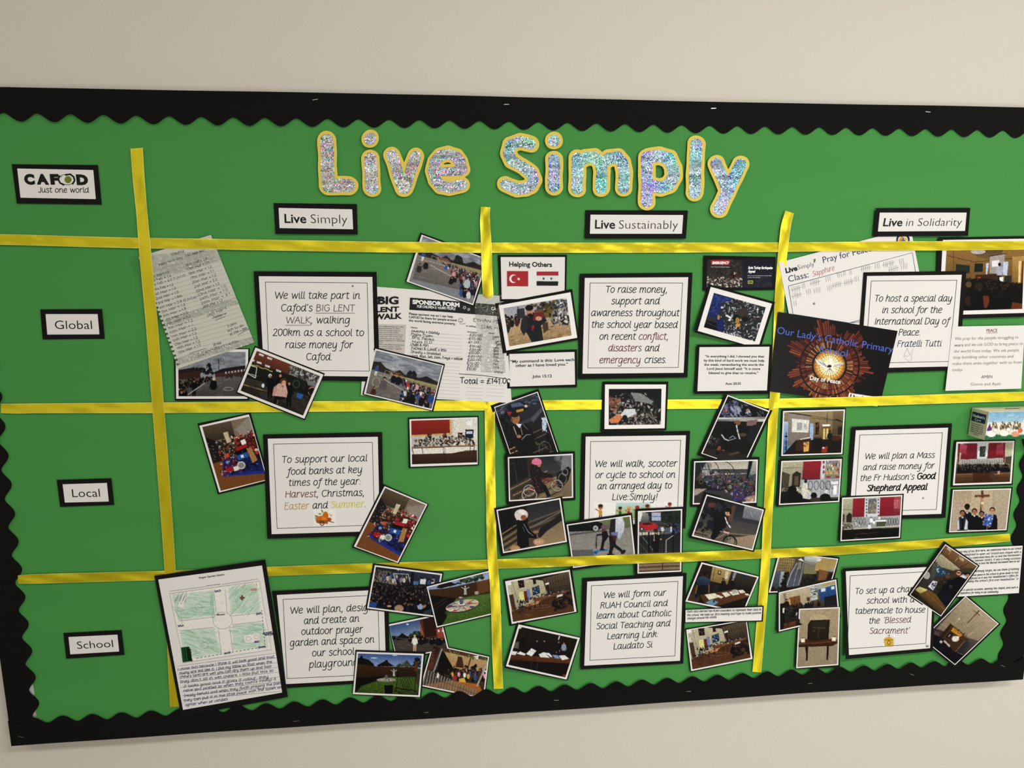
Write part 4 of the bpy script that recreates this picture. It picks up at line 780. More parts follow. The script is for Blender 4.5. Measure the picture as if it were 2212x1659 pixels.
photo('white-bordered photo of a man carrying a child past a digger', d_man, 'H', [(78, 508), (753, 382), (812, 825), (148, 945)], [(110, 525), (738, 410), (797, 808), (177, 920)], 3, I=[(152, 550), (703, 458), (748, 787), (205, 883)], n=170, lifts=[.5, .4, 1.5, 1.5])
def quote(label, view, M, P, lines, cap, L, bold=.022):
    it = Item('quotation_card', label, 'card', view, M, L); it.sheet('card_mount', view, M, 0, M_CARD); it.sheet('paper_sheet', view, P, .0005, M_PAPER); sans(it, view, lines, cap, bold, '1c1c1e'); return it
quote('scripture card reading My command is this, John 15:12', 'H', [(178, 930), (795, 910), (795, 1240), (185, 1252)], [(203, 950), (773, 932), (778, 1217), (208, 1235)],
    [('“My command is this: Love each', 210, 1028, 772, 1010), ('other as I have loved you.”', 257, 1063, 716, 1050), ('John 15:12', 404, 1158, 575, 1153)], 24, 2)
quote('scripture card reading In everything I did, Acts 20:35', 'I', [(1335, 928), (2150, 925), (2120, 1465), (1305, 1463)], [(1363, 955), (2123, 950), (2095, 1425), (1340, 1433)],
    [('“In everything I did, I showed you that', 1422, 1066, 2065, 1068), ('by this kind of hard work we must help', 1410, 1111, 2068, 1113), ('the weak, remembering the words the', 1412, 1156, 2060, 1157), ('Lord Jesus himself said: “It is more', 1443, 1200, 2022, 1202), ('blessed to give than to receive.”', 1462, 1246, 2000, 1247), ('Acts 20:35', 1643, 1364, 1812, 1362)], 25, 4)
def d_emerg(c):
    c.all('14151f').g('2e2826', '4a4440', 1435, 0, 1830, 0, 1825, 306, 1437, 304).s_('1a1614 3c3430 54504c', 80, (1437, 10, 1825, 10, 1825, 170, 1437, 170), (8, 26), 2, None, .7)
    c.s_('d8cfc0 a89c8c 6a6058 3a3430 eee6dc', 190, (1437, 190, 1825, 200, 1825, 306, 1437, 304), (5, 16), 2, None, .9).k(9, (1630, 130, 1820, 140, 1820, 175, 1630, 175), 55, 70, '1a1a1e 2a2a30 5c2c20 e8e4dc')
    c.s_('c8ccd8 2c3040', 30, (1700, 10, 1820, 10, 1820, 120, 1700, 120), (3, 8), 2, 1.5, .5).p('b82c30', 1490, 5, 1692, 5, 1692, 64, 1490, 64).g('1c1c34', '2a2c40', 1830, -5, 2160, -5, 2150, 310, 1826, 308).s_('3a3c4c 24263a', 30, (1980, 190, 2150, 150, 2150, 305, 1980, 305), (15, 40), 2, None, .6)
    c.p('a8b848', 1887, 228, 1943, 228, 1943, 265, 1887, 265).l('3a4010', 10, 1896, 246, 1934, 246)
M_ = [(1520.5, 552), (1676, 555), (1674, 626.5), (1518.5, 628.3)]; I_ = [(1529, 561.5), (1670, 559.5), (1667.7, 621.7), (1525.8, 620.7)]
def d_emerg_p(c): c.v = 'I'; d_emerg(c)
it = photo('dark printed banner reading EMERGENCY, Syria Turkey Earthquake Appeal', d_emerg_p, 'p', M_, I_, 1, I=I_, n=200)
sans(it, 'I', [('EMERGENCY', 1500, 52, 1684, 52), ('Syria Turkey Earthquake', 1890, 104, 2156, 106), ('Appeal', 1888, 144, 1965, 145)], 26, .05, 'f0f0f0', shear=.15, dh=.0012)
sans(it, 'I', [('Syria Turkey Earthquake Appeal', 1488, 88, 1688, 90), ('Help us to provide urgent food, water and shelter', 1885, 183, 2146, 183), ('survivors of the earthquake.', 1885, 203, 2025, 203)], 11, .01, 'b8b8c0', dh=.0012)
def d_bluerubble(c):
    c.all('34363a').s_('14161a 54585e a8acb4 d8dce4 2a2c30 787c84', 520, (1640, 380, 2080, 520, 1965, 890, 1560, 800), (5, 20), 3, None, .95)
    c.g('243880', '1c2c70', 1520, 365, 1720, 420, 1700, 460, 1600, 470, 1580, 600, 1450, 640, 1470, 500).s_('2c48a0 18245c 3a58b0', 40, (1520, 370, 1710, 420, 1590, 470, 1560, 600, 1450, 640), (10, 34), 4, None, .7).g('1e2c6c', '182a74', 1500, 600, 1620, 640, 1640, 780, 1560, 770, 1550, 690)
    c.p('0c0c10', 1430, 660, 1550, 690, 1560, 770, 1412, 736).l('6a6a70', 4, 1435, 680, 1560, 740).e('483c3c', 1835, 580, 62, 50).e('0e0c0c', 1760, 640, 36, 40).e('0e0c0c', 1855, 650, 34, 28).e('b88838', 1775, 665, 22, 34).e('d0a040', 1780, 715, 26, 18).e('c08c3c', 1572, 630, 14, 26).p('dcdce0', 1655, 600, 1715, 630, 1705, 648, 1650, 618).e('c8ccd4', 1608, 525, 14, 12).e('a85038', 2015, 630, 10, 8).e('e8ecf0', 1690, 660, 14, 10)
photo('white-bordered tilted photo of rubble with blue cloth, corner lifting off the board', d_bluerubble, 'I', [(1462, 270), (2185, 465), (2022, 980), (1307, 795)], [(1485, 300), (2150, 483), (1998, 968), (1343, 778)], 2.4, I=[(1520, 365), (2083, 523), (1965, 893), (1410, 738)], lifts=[1, .5, .5, 9])
def d_carrubble(c):
    c.all('14161c', '1c1c1c').g('0c0e16', '1c2430', 1316, 840, 1430, 840, 1430, 875, 1316, 875).s_('7a746c b8b0a8 4a4440 302a28 9a948c', 340, (1316, 858, 1360, 848, 1400, 852, 1427, 885, 1427, 917, 1316, 918), (1.2, 4.6), 2, None, .95).p('8a8c8c', 1362, 848, 1385, 850, 1412, 868, 1406, 873, 1372, 866)
    c.s_('a86848 8a5840', 26, (1318, 860, 1340, 858, 1342, 884, 1318, 888), (2, 5), 1.5).p('d0d4d8', 1338, 898, 1350, 884, 1372, 883, 1374, 893, 1352, 905).p('d88858', 1316, 906, 1338, 893, 1345, 900, 1336, 913, 1320, 914).e('141414', 1350, 903, 6, 7).o('3a3a3c', 1.2, 1350, 903, 5, 6).s_('5c5650 2c2826 8a8278', 70, (1355, 900, 1425, 892, 1427, 917, 1345, 917), (1.2, 3.4), 1.8)
photo('white-bordered photo of a crushed white car in rubble, centre of the middle column', d_carrubble, 'p', [(1301.9, 824.3), (1443.8, 824.6), (1439.5, 929.4), (1298.1, 933.9)], [(1307, 830.6), (1438.8, 830.6), (1435.7, 925.1), (1305.7, 926.8)], 3, I=[(1315.3, 840.2), (1429.1, 839.8), (1427.4, 917), (1315.1, 918.2)])

# --- right column, top
it = Item('tally_sheet', 'white sheet headed Pray for Peace covered in tally marks', 'paper sheet', 'J', [(97, 293), (1340, -33), (1515, 857), (272, 1183)], 2.6, [.5, .3, .1, .2])
it.sheet('paper_sheet', 'J', [(97, 293), (1340, -33), (1515, 857), (272, 1183)], 0, M_PAPER)
sans(it, 'J', [('Live', 165, 393, 276, 365)], 46, .04, '18181a', dh=.0003); sans(it, 'J', [('Simply', 280, 360, 434, 325)], 42, -.012, '444448', dh=.0003)
sans(it, 'J', [('Pray for Peace', 518, 298, 975, 184), ('Class:', 192, 478, 382, 432)], 58, .0, '26305c', dh=.0003)
text(it, 'J', [('Sapphire', 418, 425, 625, 362)], 34, 1.0, 'b87078', dh=.0003, jit=.3)
it.strokes('J', [[(440, 262), (430, 290)], [(428, 268), (442, 262), (436, 285)]], 2.4, '5c7a34', .0003, 'leaf_mark')
it.strokes('J', [[(188, 515), (1357, 200), (1385, 370), (1470, 790), (760, 862), (232, 780), (188, 515)], [(740, 868), (880, 830)]], 1.1, '2a3460', .0003, 'box_rule')
tal = []; rnd = random.Random(3)
def tally(x, y, n, cross=False, h=48):
    for i in range(n):
        xx = x + i * 17 + rnd.uniform(-2, 2); yy = y - i * 4; tal.append([(xx - 3, yy - h / 2), (xx + 3 + rnd.uniform(-2, 4), yy + h / 2)])
    if cross: tal.append([(x - 12, y + 6), (x + n * 17 + 2, y - n * 4 - 2)])
for a in [(225, 548, 5, 1), (322, 515, 2, 0), (402, 490, 5, 1), (545, 452, 3, 0), (650, 410, 3, 0), (708, 392, 2, 0), (765, 385, 2, 0), (880, 355, 5, 1), (1008, 328, 3, 0), (1088, 315, 6, 1), (1238, 285, 3, 0), (230, 610, 5, 1), (362, 572, 3, 0), (432, 560, 4, 0), (558, 535, 3, 0),
          (612, 510, 5, 1), (722, 485, 5, 1), (815, 450, 3, 0), (1142, 360, 5, 1), (1255, 335, 4, 0), (242, 680, 2, 0)]: tally(*a)
it.strokes('J', tal, .75, '8a8a90', .0003, 'tally_marks')
cv = Cv('J', [(1205, 5), (1335, 5), (1335, 100), (1205, 100)], 'e8e6e3'); cv.all('e8e6e3').e('22284c', 1268, 78, 62, 62, n=20).e('e8e4d8', 1268, 82, 46, 46).p('d8a030', 1225, 92, 1250, 40, 1285, 60, 1262, 98).p('e0b040', 1280, 95, 1290, 50, 1310, 80).p('5878a0', 1250, 90, 1272, 55, 1290, 92)
it.picture(cv, cv.done(.02), .0004, 'school_crest'); pin(it, 'J', 432, 680, .0022)
def d_poster(c):
    c.all('0c0b0d'); cx, cy = 575, 1265
    r = c.r
    for k in range(110):
        a = k / 110 * 2 * math.pi; r0 = 165; R1 = 345 + 50 * math.sin(a * 7 + 1) + r.uniform(-40, 35)
        if math.sin(a) < 0 and abs(math.cos(a)) < .95: R1 += 40 * abs(math.sin(a * 3))
        for s0, s1 in ((r0, 225), (230, 275), (285, R1)):
            w_ = .021; co = r.choice('7a2418 8e3420 a84a2c 5c1a14 93422c b85c38 6a2018'.split())
            if math.sin(a) > .45: co = r.choice('a84424 c8743c 8a2c1a b86030 d88c50'.split())
            if s0 == r0 and r.random() < .35: co = r.choice('d8a868 c88850'.split())
            c.p(co, cx + s0 * math.cos(a - w_), cy + s0 * math.sin(a - w_), cx + s1 * math.cos(a - w_), cy + s1 * math.sin(a - w_), cx + s1 * math.cos(a + w_), cy + s1 * math.sin(a + w_), cx + s0 * math.cos(a + w_), cy + s0 * math.sin(a + w_), al=.92)
    c.o('0c0a0a', 8, cx, cy, 275, 275, n=40)
    for R_, co in ((160, '14100c'), (148, 'b8782c'), (132, 'dca040'), (115, 'f0c868'), (98, 'f8e8b0')): c.e(co, cx, cy, R_, R_, n=36)
    for k in range(26): a = k / 26 * 6.283; c.l('4a3018', 2.6, cx + 60 * math.cos(a), cy + 60 * math.sin(a), cx + 148 * math.cos(a), cy + 148 * math.sin(a), al=.8)
    c.o('6a4820', 2.5, cx, cy, 98, 98).p('f4f0e8', 440, 1200, 500, 1215, 560, 1250, 590, 1250, 640, 1240, 725, 1232, 680, 1265, 620, 1275, 600, 1290, 560, 1290, 500, 1270, 455, 1235).e('f8f4ec', 588, 1222, 18, 30).p('f4f0e8', 540, 1300, 620, 1300, 635, 1320, 575, 1330, 515, 1318).e('2c1c14', 575, 1270, 20, 14)
    for q in ((450, 1205, 540, 1262), (470, 1230, 545, 1275), (720, 1235, 620, 1262), (690, 1255, 612, 1275), (500, 1215, 560, 1285)): c.l('2c1c14', 3, *q)
    for a in (-.8, -.4, 0, .4, .8): c.l('2c1c14', 2.4, 577, 1290, 577 + 55 * math.sin(a), 1325)
    c.p('e8e6e4', 760, 1520, 1040, 1562, 1025, 1650, 740, 1610)
PQ = [(95, 758), (1218, 938), (1047, 1652), (8, 1507)]
it = Item('peace_poster', 'glossy black poster of a stained-glass dove, Day of Peace', 'poster', 'J', PQ, 5.2, [1, 1, .5, .5])
it.sheet('poster_sheet', 'J', PQ, 0, M_CARD)
cv = Cv('J', PQ, '0c0b0d', n=290, ss=2, seed=9); d_poster(cv)
M_GLOSS = M_PRINT.copy(); M_GLOSS.name = 'gloss_print'; M_GLOSS.node_tree.nodes['Principled BSDF'].inputs['Roughness'].default_value = .38; M_GLOSS.node_tree.nodes['Principled BSDF'].inputs['Specular IOR Level'].default_value = .2
it.picture(cv, cv.done(.03), .0003, 'printed_image', M_GLOSS)
sans(it, 'J', [('Our Lady’s Catholic Primary', 78, 962, 1170, 1145), ('School', 478, 1140, 740, 1182)], 66, .0, '4a64c0', dh=.0006)
sans(it, 'J', [('Day of Peace', 388, 1398, 677, 1438)], 40, .02, 'f0eeea', dh=.0006); sans(it, 'J', [('Live', 765, 1578, 860, 1590)], 44, .04, '18181a', dh=.0006); sans(it, 'J', [('Simply', 868, 1592, 1015, 1610)], 42, .0, '444', dh=.0006)
def d_hallday(c):
    c.all('6a4c24', '0e0c0a').g('a88040', '7a5a2c', 600, 90, 1400, 80, 1400, 500, 600, 500).g('5c4a38', '8a6c3c', 850, 130, 1180, 110, 1130, 300, 900, 230).e('b8b0b0', 930, 190, 70, 26).l('4a3a20', 5, 640, 230, 900, 290, 1400, 240).l('4a3a20', 4, 700, 180, 700, 370).g('c09850', '8c6a30', 1250, 240, 1400, 230, 1400, 500, 1250, 480)
    c.p('28382c', 722, 308, 852, 322, 848, 395, 720, 385).p('1e2c24', 898, 305, 975, 302, 972, 380, 893, 382).p('a89c98', 1040, 232, 1185, 212, 1155, 400, 1035, 395).p('dcdce0', 1060, 280, 1130, 270, 1125, 330, 1058, 335).l('241c14', 6, 1035, 235, 1190, 210).p('b8c8e0', 1168, 285, 1215, 285, 1200, 415, 1160, 410).p('b8c8e0', 1005, 300, 1032, 300, 1015, 400, 1000, 450).p('4a3018', 905, 410, 1110, 400, 1105, 470, 905, 460)
    c.p('e8c88c', 1310, 280, 1335, 280, 1325, 480, 1305, 480).p('6a4420', 1345, 280, 1400, 280, 1400, 520, 1330, 520).m(1130, 490, 190, 'a8aac0', legs='0e0c0c', skin='2c1c14').e('c83830', 937, 437, 18, 12).p('3a3430', 1180, 420, 1245, 415, 1240, 490, 1175, 490).p('d8e4f0', 1130, 430, 1168, 430, 1165, 470, 1130, 470)
    c.g('1c1612', '0a0808', 600, 440, 800, 450, 1000, 440, 1200, 480, 1400, 500, 1400, 740, 600, 760).k(60, (800, 440, 1390, 490, 1390, 540, 800, 560), 60, 110, '0e0c0c 15120f 1c1814', '4a3424 5c4430', '0a0808 241a12').e('6a5238', 840, 500, 28, 30).e('3c2c1c', 835, 650, 34, 46).e('3a2c1c', 935, 520, 40, 40)
    c.p('7a3c20', 975, 605, 1060, 605, 1010, 720, 985, 715).p('7a3c20', 1175, 655, 1350, 680, 1345, 728, 1190, 728).k(8, (850, 560, 1300, 560, 1300, 640, 850, 640), 120, 150, '0a0808 0e0c0a', '2c2018', '0a0808')
photo('large dark photo of an audience in a hall, top right of the board', d_hallday, 'K', [(555, 58), (1405, 42), (1387, 803), (515, 830)], [(597, 80), (1390, 68), (1370, 768), (560, 790)], 2.4, I=[(637, 112), (1368, 100), (1345, 730), (598, 752)], n=190, seed=3)
it = Item('prayer_note', 'unmounted white note headed PEACE, a prayer signed by two pupils', 'paper sheet', 'K', [(688, 897), (1372, 885), (1335, 1482), (620, 1503)], 6, [1, 1, 2.5, 1])
it.sheet('paper_sheet', 'K', [(688, 897), (1372, 885), (1335, 1482), (620, 1503)], 0, M_PAPER)
sans(it, 'K', [('PEACE', 1008, 948, 1110, 946)], 28, .01, '7a4a34', dh=.0003); it.strokes('K', [[(1005, 958), (1112, 955)]], .8, '7a4a34', .0003, 'underline')
sans(it, 'K', [('We pray for the people struggling in', 710, 1025, 1305, 1010), ('and we ask GOD to bring peace to', 800, 1082, 1350, 1070), ('the world from today. We ask people', 700, 1143, 1313, 1132), ('stop bombing other countries and', 693, 1200, 1260, 1190), ('make them unite together with us from', 688, 1260, 1338, 1245), ('today.', 683, 1318, 788, 1316), ('Gianna and Ayah', 857, 1453, 1140, 1450)], 28, -.008, '75604e', shear=.06, dh=.0003)
sans(it, 'K', [('wars', 704, 1086, 788, 1084), ('AMEN', 957, 1385, 1062, 1383)], 28, .0, '54403c', shear=.06, dh=.0003)
# ------------------------------------------------------------------ sponsor form
FQ = [(130, 517), (1330, 605), (1398, 1540), (80, 1470)]
it = Item('sponsor_form', 'large white sponsor form with handwritten names and Total 141 pounds', 'form', 'G', FQ, 2.2, [.5, .5, .8, .5])
it.sheet('paper_sheet', 'G', FQ, 0, M_PAPER)
def quadpatch(name, view, quads, col, dh=.0003):
    V, Fc = [], []
    for q in quads:
        P = vp(view, q); b = len(V); V += list(P); Fc.append(tuple(range(b, b + len(P))))
    return mesh_np(name, it.pt(np.array(V), dh), Fc, ink(col), it.root)
quadpatch('banner_block', 'G', [[(508, 618), (790, 640), (1265, 680), (1268, 780), (780, 742), (503, 725)]], '121214')
quadpatch('grey_panel', 'G', [[(215, 850), (475, 855), (462, 1110), (200, 1100)]], 'bdb9b3', .0002)
sans(it, 'G', [('SPONSOR FORM', 530, 672, 942, 700)], 34, .05, 'f2f2f2', dh=.0005)
text(it, 'G', [('FOR CHILDREN & YOUNG PEOPLE', 570, 705, 905, 727)], 15, .9, 'e8e8e8', dh=.0005, jit=.3)
st = []
for x, y, r in ((985, 706, 17), (1022, 722, 14)): st.append([(x + r * (1 if k % 2 else .42) * math.sin(k * math.pi / 5 + 3.14), y + r * (1 if k % 2 else .42) * math.cos(k * math.pi / 5 + 3.14)) for k in range(11)])
it.strokes('G', st, .8, 'e8e8e8', .0005, 'star_outline'); sans(it, 'G', [('CAFOD', 1218, 727, 1330, 735)], 26, .05, 'f0f0f0', dh=.0005)
for ln, cp in ((('BIG', 225, 674, 408, 674), 62), (('LENT', 207, 745, 412, 740), 42), (('WALK', 192, 810, 440, 800), 44)): sans(it, 'G', [ln], cp, .045, '121214', dh=.0003)
sans(it, 'G', [('THE', 215, 632, 262, 634)], 16, .05, '121214', dh=.0003)
sans(it, 'G', [('Please sponsor me so I can help', 500, 768, 885, 795), ('CAFOD be there for people around', 498, 797, 915, 826), ('the world facing extreme poverty.', 497, 826, 908, 857)], 19, .028, '1c1c1e', dh=.0003)
sans(it, 'G', [('Name:', 516, 884, 574, 889), ('Amount', 1008, 922, 1095, 928), ('Paid', 1200, 936, 1245, 938), ('is walking', 1000, 870, 1085, 878), ('in a', 1245, 888, 1275, 890)], 12, .03, '2c2c2e', dh=.0003)
sans(it, 'G', [('We are delighted that your child', 205, 872, 450, 880), ('is joining thousands of other', 205, 890, 420, 896), ('children and young people in', 205, 907, 425, 914), ('reaching out to some of the', 205, 924, 405, 931), ('poorest communities around the', 205, 942, 450, 950), ('world this Lent. The money they', 205, 960, 440, 966),
    ('raise will ensure we can support', 205, 977, 440, 985), ('our global neighbours in living life', 205, 995, 458, 1001), ('to the full.', 205, 1010, 270, 1012), ('CAFOD is the official development', 205, 1030, 455, 1038), ('agency of the Catholic church', 205, 1048, 425, 1054), ('in England and Wales. Together', 205, 1066, 440, 1072)], 10, .012, '4a4a4c', dh=.0004)
it.strokes('G', [[(940 + 10 + 20 * math.cos(a), 817 + 18 * math.sin(a)) for a in np.linspace(0, 6.28, 14)], [(942, 824), (950, 830), (960, 824)], [(943, 812), (944, 813)], [(957, 812), (958, 813)], [(942, 848), (975, 850)], [(975, 848), (992, 838), (988, 850)]], .8, '2a2a2c', .0003, 'smiley_doodle')
R_ = []
for k in range(20):
    y = 922 + k * 31 - (0 if k < 11 else 6)
    if k < 9: R_ += [[(500, y - 8 + 2), (965, y + 26)]]
    elif k < 10 or k > 9: R_ += [[(700, y + 12), (945, y + 26)]]
    R_ += [[(1000, y + 24), (1145, y + 32)], [(1170, y + 32), (1330, y + 40)]]
it.strokes('G', [r for r in R_ if max(p[1] for p in r) < 1510], .45, 'a8a4a0', .0003, 'form_rules')
text(it, 'G', [('Mummy + Daddy', 522, 918, 765, 938), ('Papa Cyen', 518, 945, 708, 965), ('BFic Pecka', 526, 975, 718, 995), ('Nyla D.D.', 526, 1010, 712, 1020), ('Cheel & Pan', 512, 1038, 668, 1045), ('FADING & LUNGE x less', 520, 1070, 825, 1088), ('Granny + Grandad', 518, 1100, 775, 1122), ('Laura, Ross, Seb, Dom, Freya + Willow', 505, 1135, 968, 1165)], 15, .9, '1c1c22', dh=.0004, jit=.5, seed=4)
text(it, 'G', [('£20.00', 1030, 955, 1138, 960), ('£10.00', 1022, 985, 1132, 990), ('£1.00', 1018, 1015, 1110, 1020), ('£10.00', 1030, 1052, 1125, 1057), ('£20.00', 1028, 1082, 1130, 1085), ('£10.00', 1022, 1110, 1112, 1113), ('£20.00', 1015, 1138, 1130, 1140), ('£20.00', 1012, 1168, 1128, 1172), ('£10.00', 1005, 1198, 1112, 1202), ('£10.00', 1010, 1225, 1108, 1227), ('£10.00', 1005, 1252, 1085, 1254),
    ('yes', 1232, 970, 1285, 972), ('yes', 1255, 1010, 1300, 1012), ('yes', 1262, 1035, 1305, 1037), ('yes', 1240, 1065, 1285, 1068), ('yes', 1240, 1090, 1282, 1092), ('yes', 1238, 1118, 1285, 1120), ('Yes.', 1235, 1148, 1288, 1150), ('Yas', 1235, 1178, 1285, 1180), ('no.', 1240, 1208, 1285, 1210), ('Yes', 1235, 1235, 1285, 1236), ('Yes', 1240, 1280, 1322, 1280)], 15, .9, '24242a', dh=.0004, jit=.5, seed=6)
text(it, 'G', [('ETHAN PE', 1062, 828, 1285, 840), ('50 km', 1130, 885, 1222, 892)], 20, .9, '2c2c34', dh=.0004, jit=.5, seed=6)
text(it, 'G', [('Total = £141.00', 945, 1368, 1385, 1372)], 34, 1.7, '121216', dh=.0004, jit=.4, seed=2); it.strokes('G', [[(938, 1285), (1150, 1300), (1350, 1328)]], 1.3, '18181c', .0004, 'ruled_line')
# clear plastic patches
def mat_clear():
    m = bpy.data.materials.new('clear_crinkled_plastic'); m.use_nodes = True; nt = m.node_tree; N, Lk = nt.nodes.new, nt.links.new; out = nt.nodes['Material Output']; nt.nodes.remove(nt.nodes['Principled BSDF'])
    g = N('ShaderNodeNewGeometry'); n = N('ShaderNodeTexNoise'); n.inputs['Scale'].default_value = 95; n.inputs['Detail'].default_value = 3; n.inputs['Distortion'].default_value = 1.2; Lk(g.outputs['Position'], n.inputs['Vector'])
    b = N('ShaderNodeBump'); b.inputs['Strength'].default_value = 1; b.inputs['Distance'].default_value = .014; Lk(n.outputs['Fac'], b.inputs['Height'])
    t = N('ShaderNodeBsdfTransparent'); t.inputs[0].default_value = (.95, .97, .96, 1); gl = N('ShaderNodeBsdfGlossy'); gl.inputs['Roughness'].default_value = .12; Lk(b.outputs[0], gl.inputs['Normal'])
    mx = N('ShaderNodeMixShader'); mx.inputs[0].default_value = .22; Lk(t.outputs[0], mx.inputs[1]); Lk(gl.outputs[0], mx.inputs[2]); Lk(mx.outputs[0], out.inputs['Surface']); return m
M_CLEAR = mat_clear(); M_FILM = M_CLEAR.copy(); M_FILM.name = 'clear_flat_plastic'
for n_ in M_FILM.node_tree.nodes:
    if n_.type == 'BUMP': n_.inputs['Distance'].default_value = .0008
    if n_.type == 'MIX_SHADER': n_.inputs[0].default_value = .07
it.sheet('plastic_cover', 'G', [(1060, 570), (1300, 590), (1345, 1280), (1130, 1270)], .0007, M_CLEAR, thick=0)

# ------------------------------------------------------------------ mileage log in plastic wallet
LQ = [(148, 283), (900, 55), (1295, 1045), (585, 1270)]
it = Item('mileage_log', 'torn notebook page of handwritten walking distances in a clear crinkled wallet', 'paper sheet', 'E', LQ, 2.6, [.5, .8, .5, 1])
ragged = [(252, 268), (893, 72), (1282, 1035), (600, 1270)]
it.sheet('notebook_page', 'E', [(245, 270), (893, 72), (1282, 1035), (600, 1270)], 0, M_LOG)
it.strokes('E', [[(340 + 14.7 * k + 30, 440 + 37.5 * k + 5), (950 + 17.5 * k, 270 + 37.5 * k)] for k in range(-1, 21)], .4, 'a09ca0', .0003, 'ruled_lines')
quadpatch('perforation_hole', 'E', [[(383 + 14.3 * k, 680 + 39 * k), (405 + 14.3 * k, 674 + 39 * k), (413 + 14.3 * k, 690 + 39 * k), (391 + 14.3 * k, 697 + 39 * k)] for k in range(15)], '2c5a30', .0003)
text(it, 'E', [('Cafod', 545, 255, 655, 225), ('Lent Walk (km)', 670, 270, 838, 220), ('Miles each day', 430, 350, 640, 280), ('12th Feb = 1.2', 350, 470, 520, 410), ('13 Feb = 1.2', 370, 495, 540, 445), ('14 Feb = 2.2 (1.2+1.0)', 375, 530, 668, 440), ('15th Feb = 1.2', 378, 575, 560, 525), ('1st Mar = 1.2', 395, 615, 582, 555), ('2nd Mar = 1.5', 405, 655, 605, 590), ('3rd Mar = 1 km', 420, 695, 637, 625),
    ('4th Mar = 3.8 (2.2+0.6)', 435, 735, 768, 635), ('5th Mar = 1.2', 455, 775, 665, 700), ('6th Mar = 1.8', 470, 808, 675, 740), ('7th Mar = 1.2', 485, 848, 688, 775), ('8th Mar = 1.2', 500, 885, 716, 805), ('9th Mar = 1.2', 512, 922, 735, 845), ('10th Mar = -', 525, 960, 735, 885), ('11th Mar = 2.2', 540, 997, 768, 920), ('12th Mar = 1.2', 552, 1030, 767, 960), ('13th Mar = 1.2', 570, 1067, 777, 1000), ('14th Mar = 1.2', 590, 1100, 797, 1028), ('15th Mar = 1.2', 605, 1140, 805, 1065),
    ('16th Mar = 1.0', 672, 355, 860, 290), ('17th Mar = 1.5', 685, 392, 882, 325), ('18th Mar = 1.2', 697, 432, 902, 362), ('19th Mar = 1.1', 712, 472, 922, 400), ('20th Mar = 1.2', 730, 510, 942, 438), ('21st Mar = 2.2', 748, 548, 952, 475), ('22nd Mar = 1.2', 765, 588, 972, 515), ('23rd Mar = 1.0', 778, 622, 1030, 535), ('24th Mar = 1.0', 795, 660, 1048, 570), ('25th Mar = 3.1', 808, 698, 1068, 605), ('26th Mar = 1.2', 825, 728, 1000, 665), ('28th Mar =', 862, 808, 1037, 735), ('Total =', 915, 822, 1030, 785),
    ('5.2km', 1045, 900, 1127, 868), ('left to do', 1045, 942, 1190, 888), ('on 27th + 28th', 1065, 975, 1222, 915), ('28 mar', 918, 1068, 992, 1045), ('= 25.2 + 3 = 40.9 km', 905, 1108, 1147, 1030), ('272 km', 778, 1165, 900, 1112)], 15, .7, '4c4a52', .1, .4, dh=.0004, seed=11)
it.strokes('E', [[(905, 820), (1035, 772)], [(935, 838), (1025, 802)], [(1135, 968), (1232, 915)], [(700, 1135), (850, 1088)]], .9, '34343c', .0004, 'underline')
it.sheet('plastic_wallet', 'E', LQ, .0011, M_FILM, thick=0)
it.sheet('crinkled_plastic_band', 'E', [(340, 250), (965, 205), (990, 295), (400, 470)], .0015, M_CLEAR, thick=0)  # crinkled wallet bands, added as separate glossy sheets to catch glare
it.sheet('crinkled_plastic_band', 'E', [(470, 830), (1120, 625), (1145, 690), (480, 900)], .0015, M_CLEAR, thick=0)
it.sheet('crinkled_plastic_band', 'E', [(575, 1180), (1265, 985), (1280, 1040), (600, 1240)], .0015, M_CLEAR, thick=0)

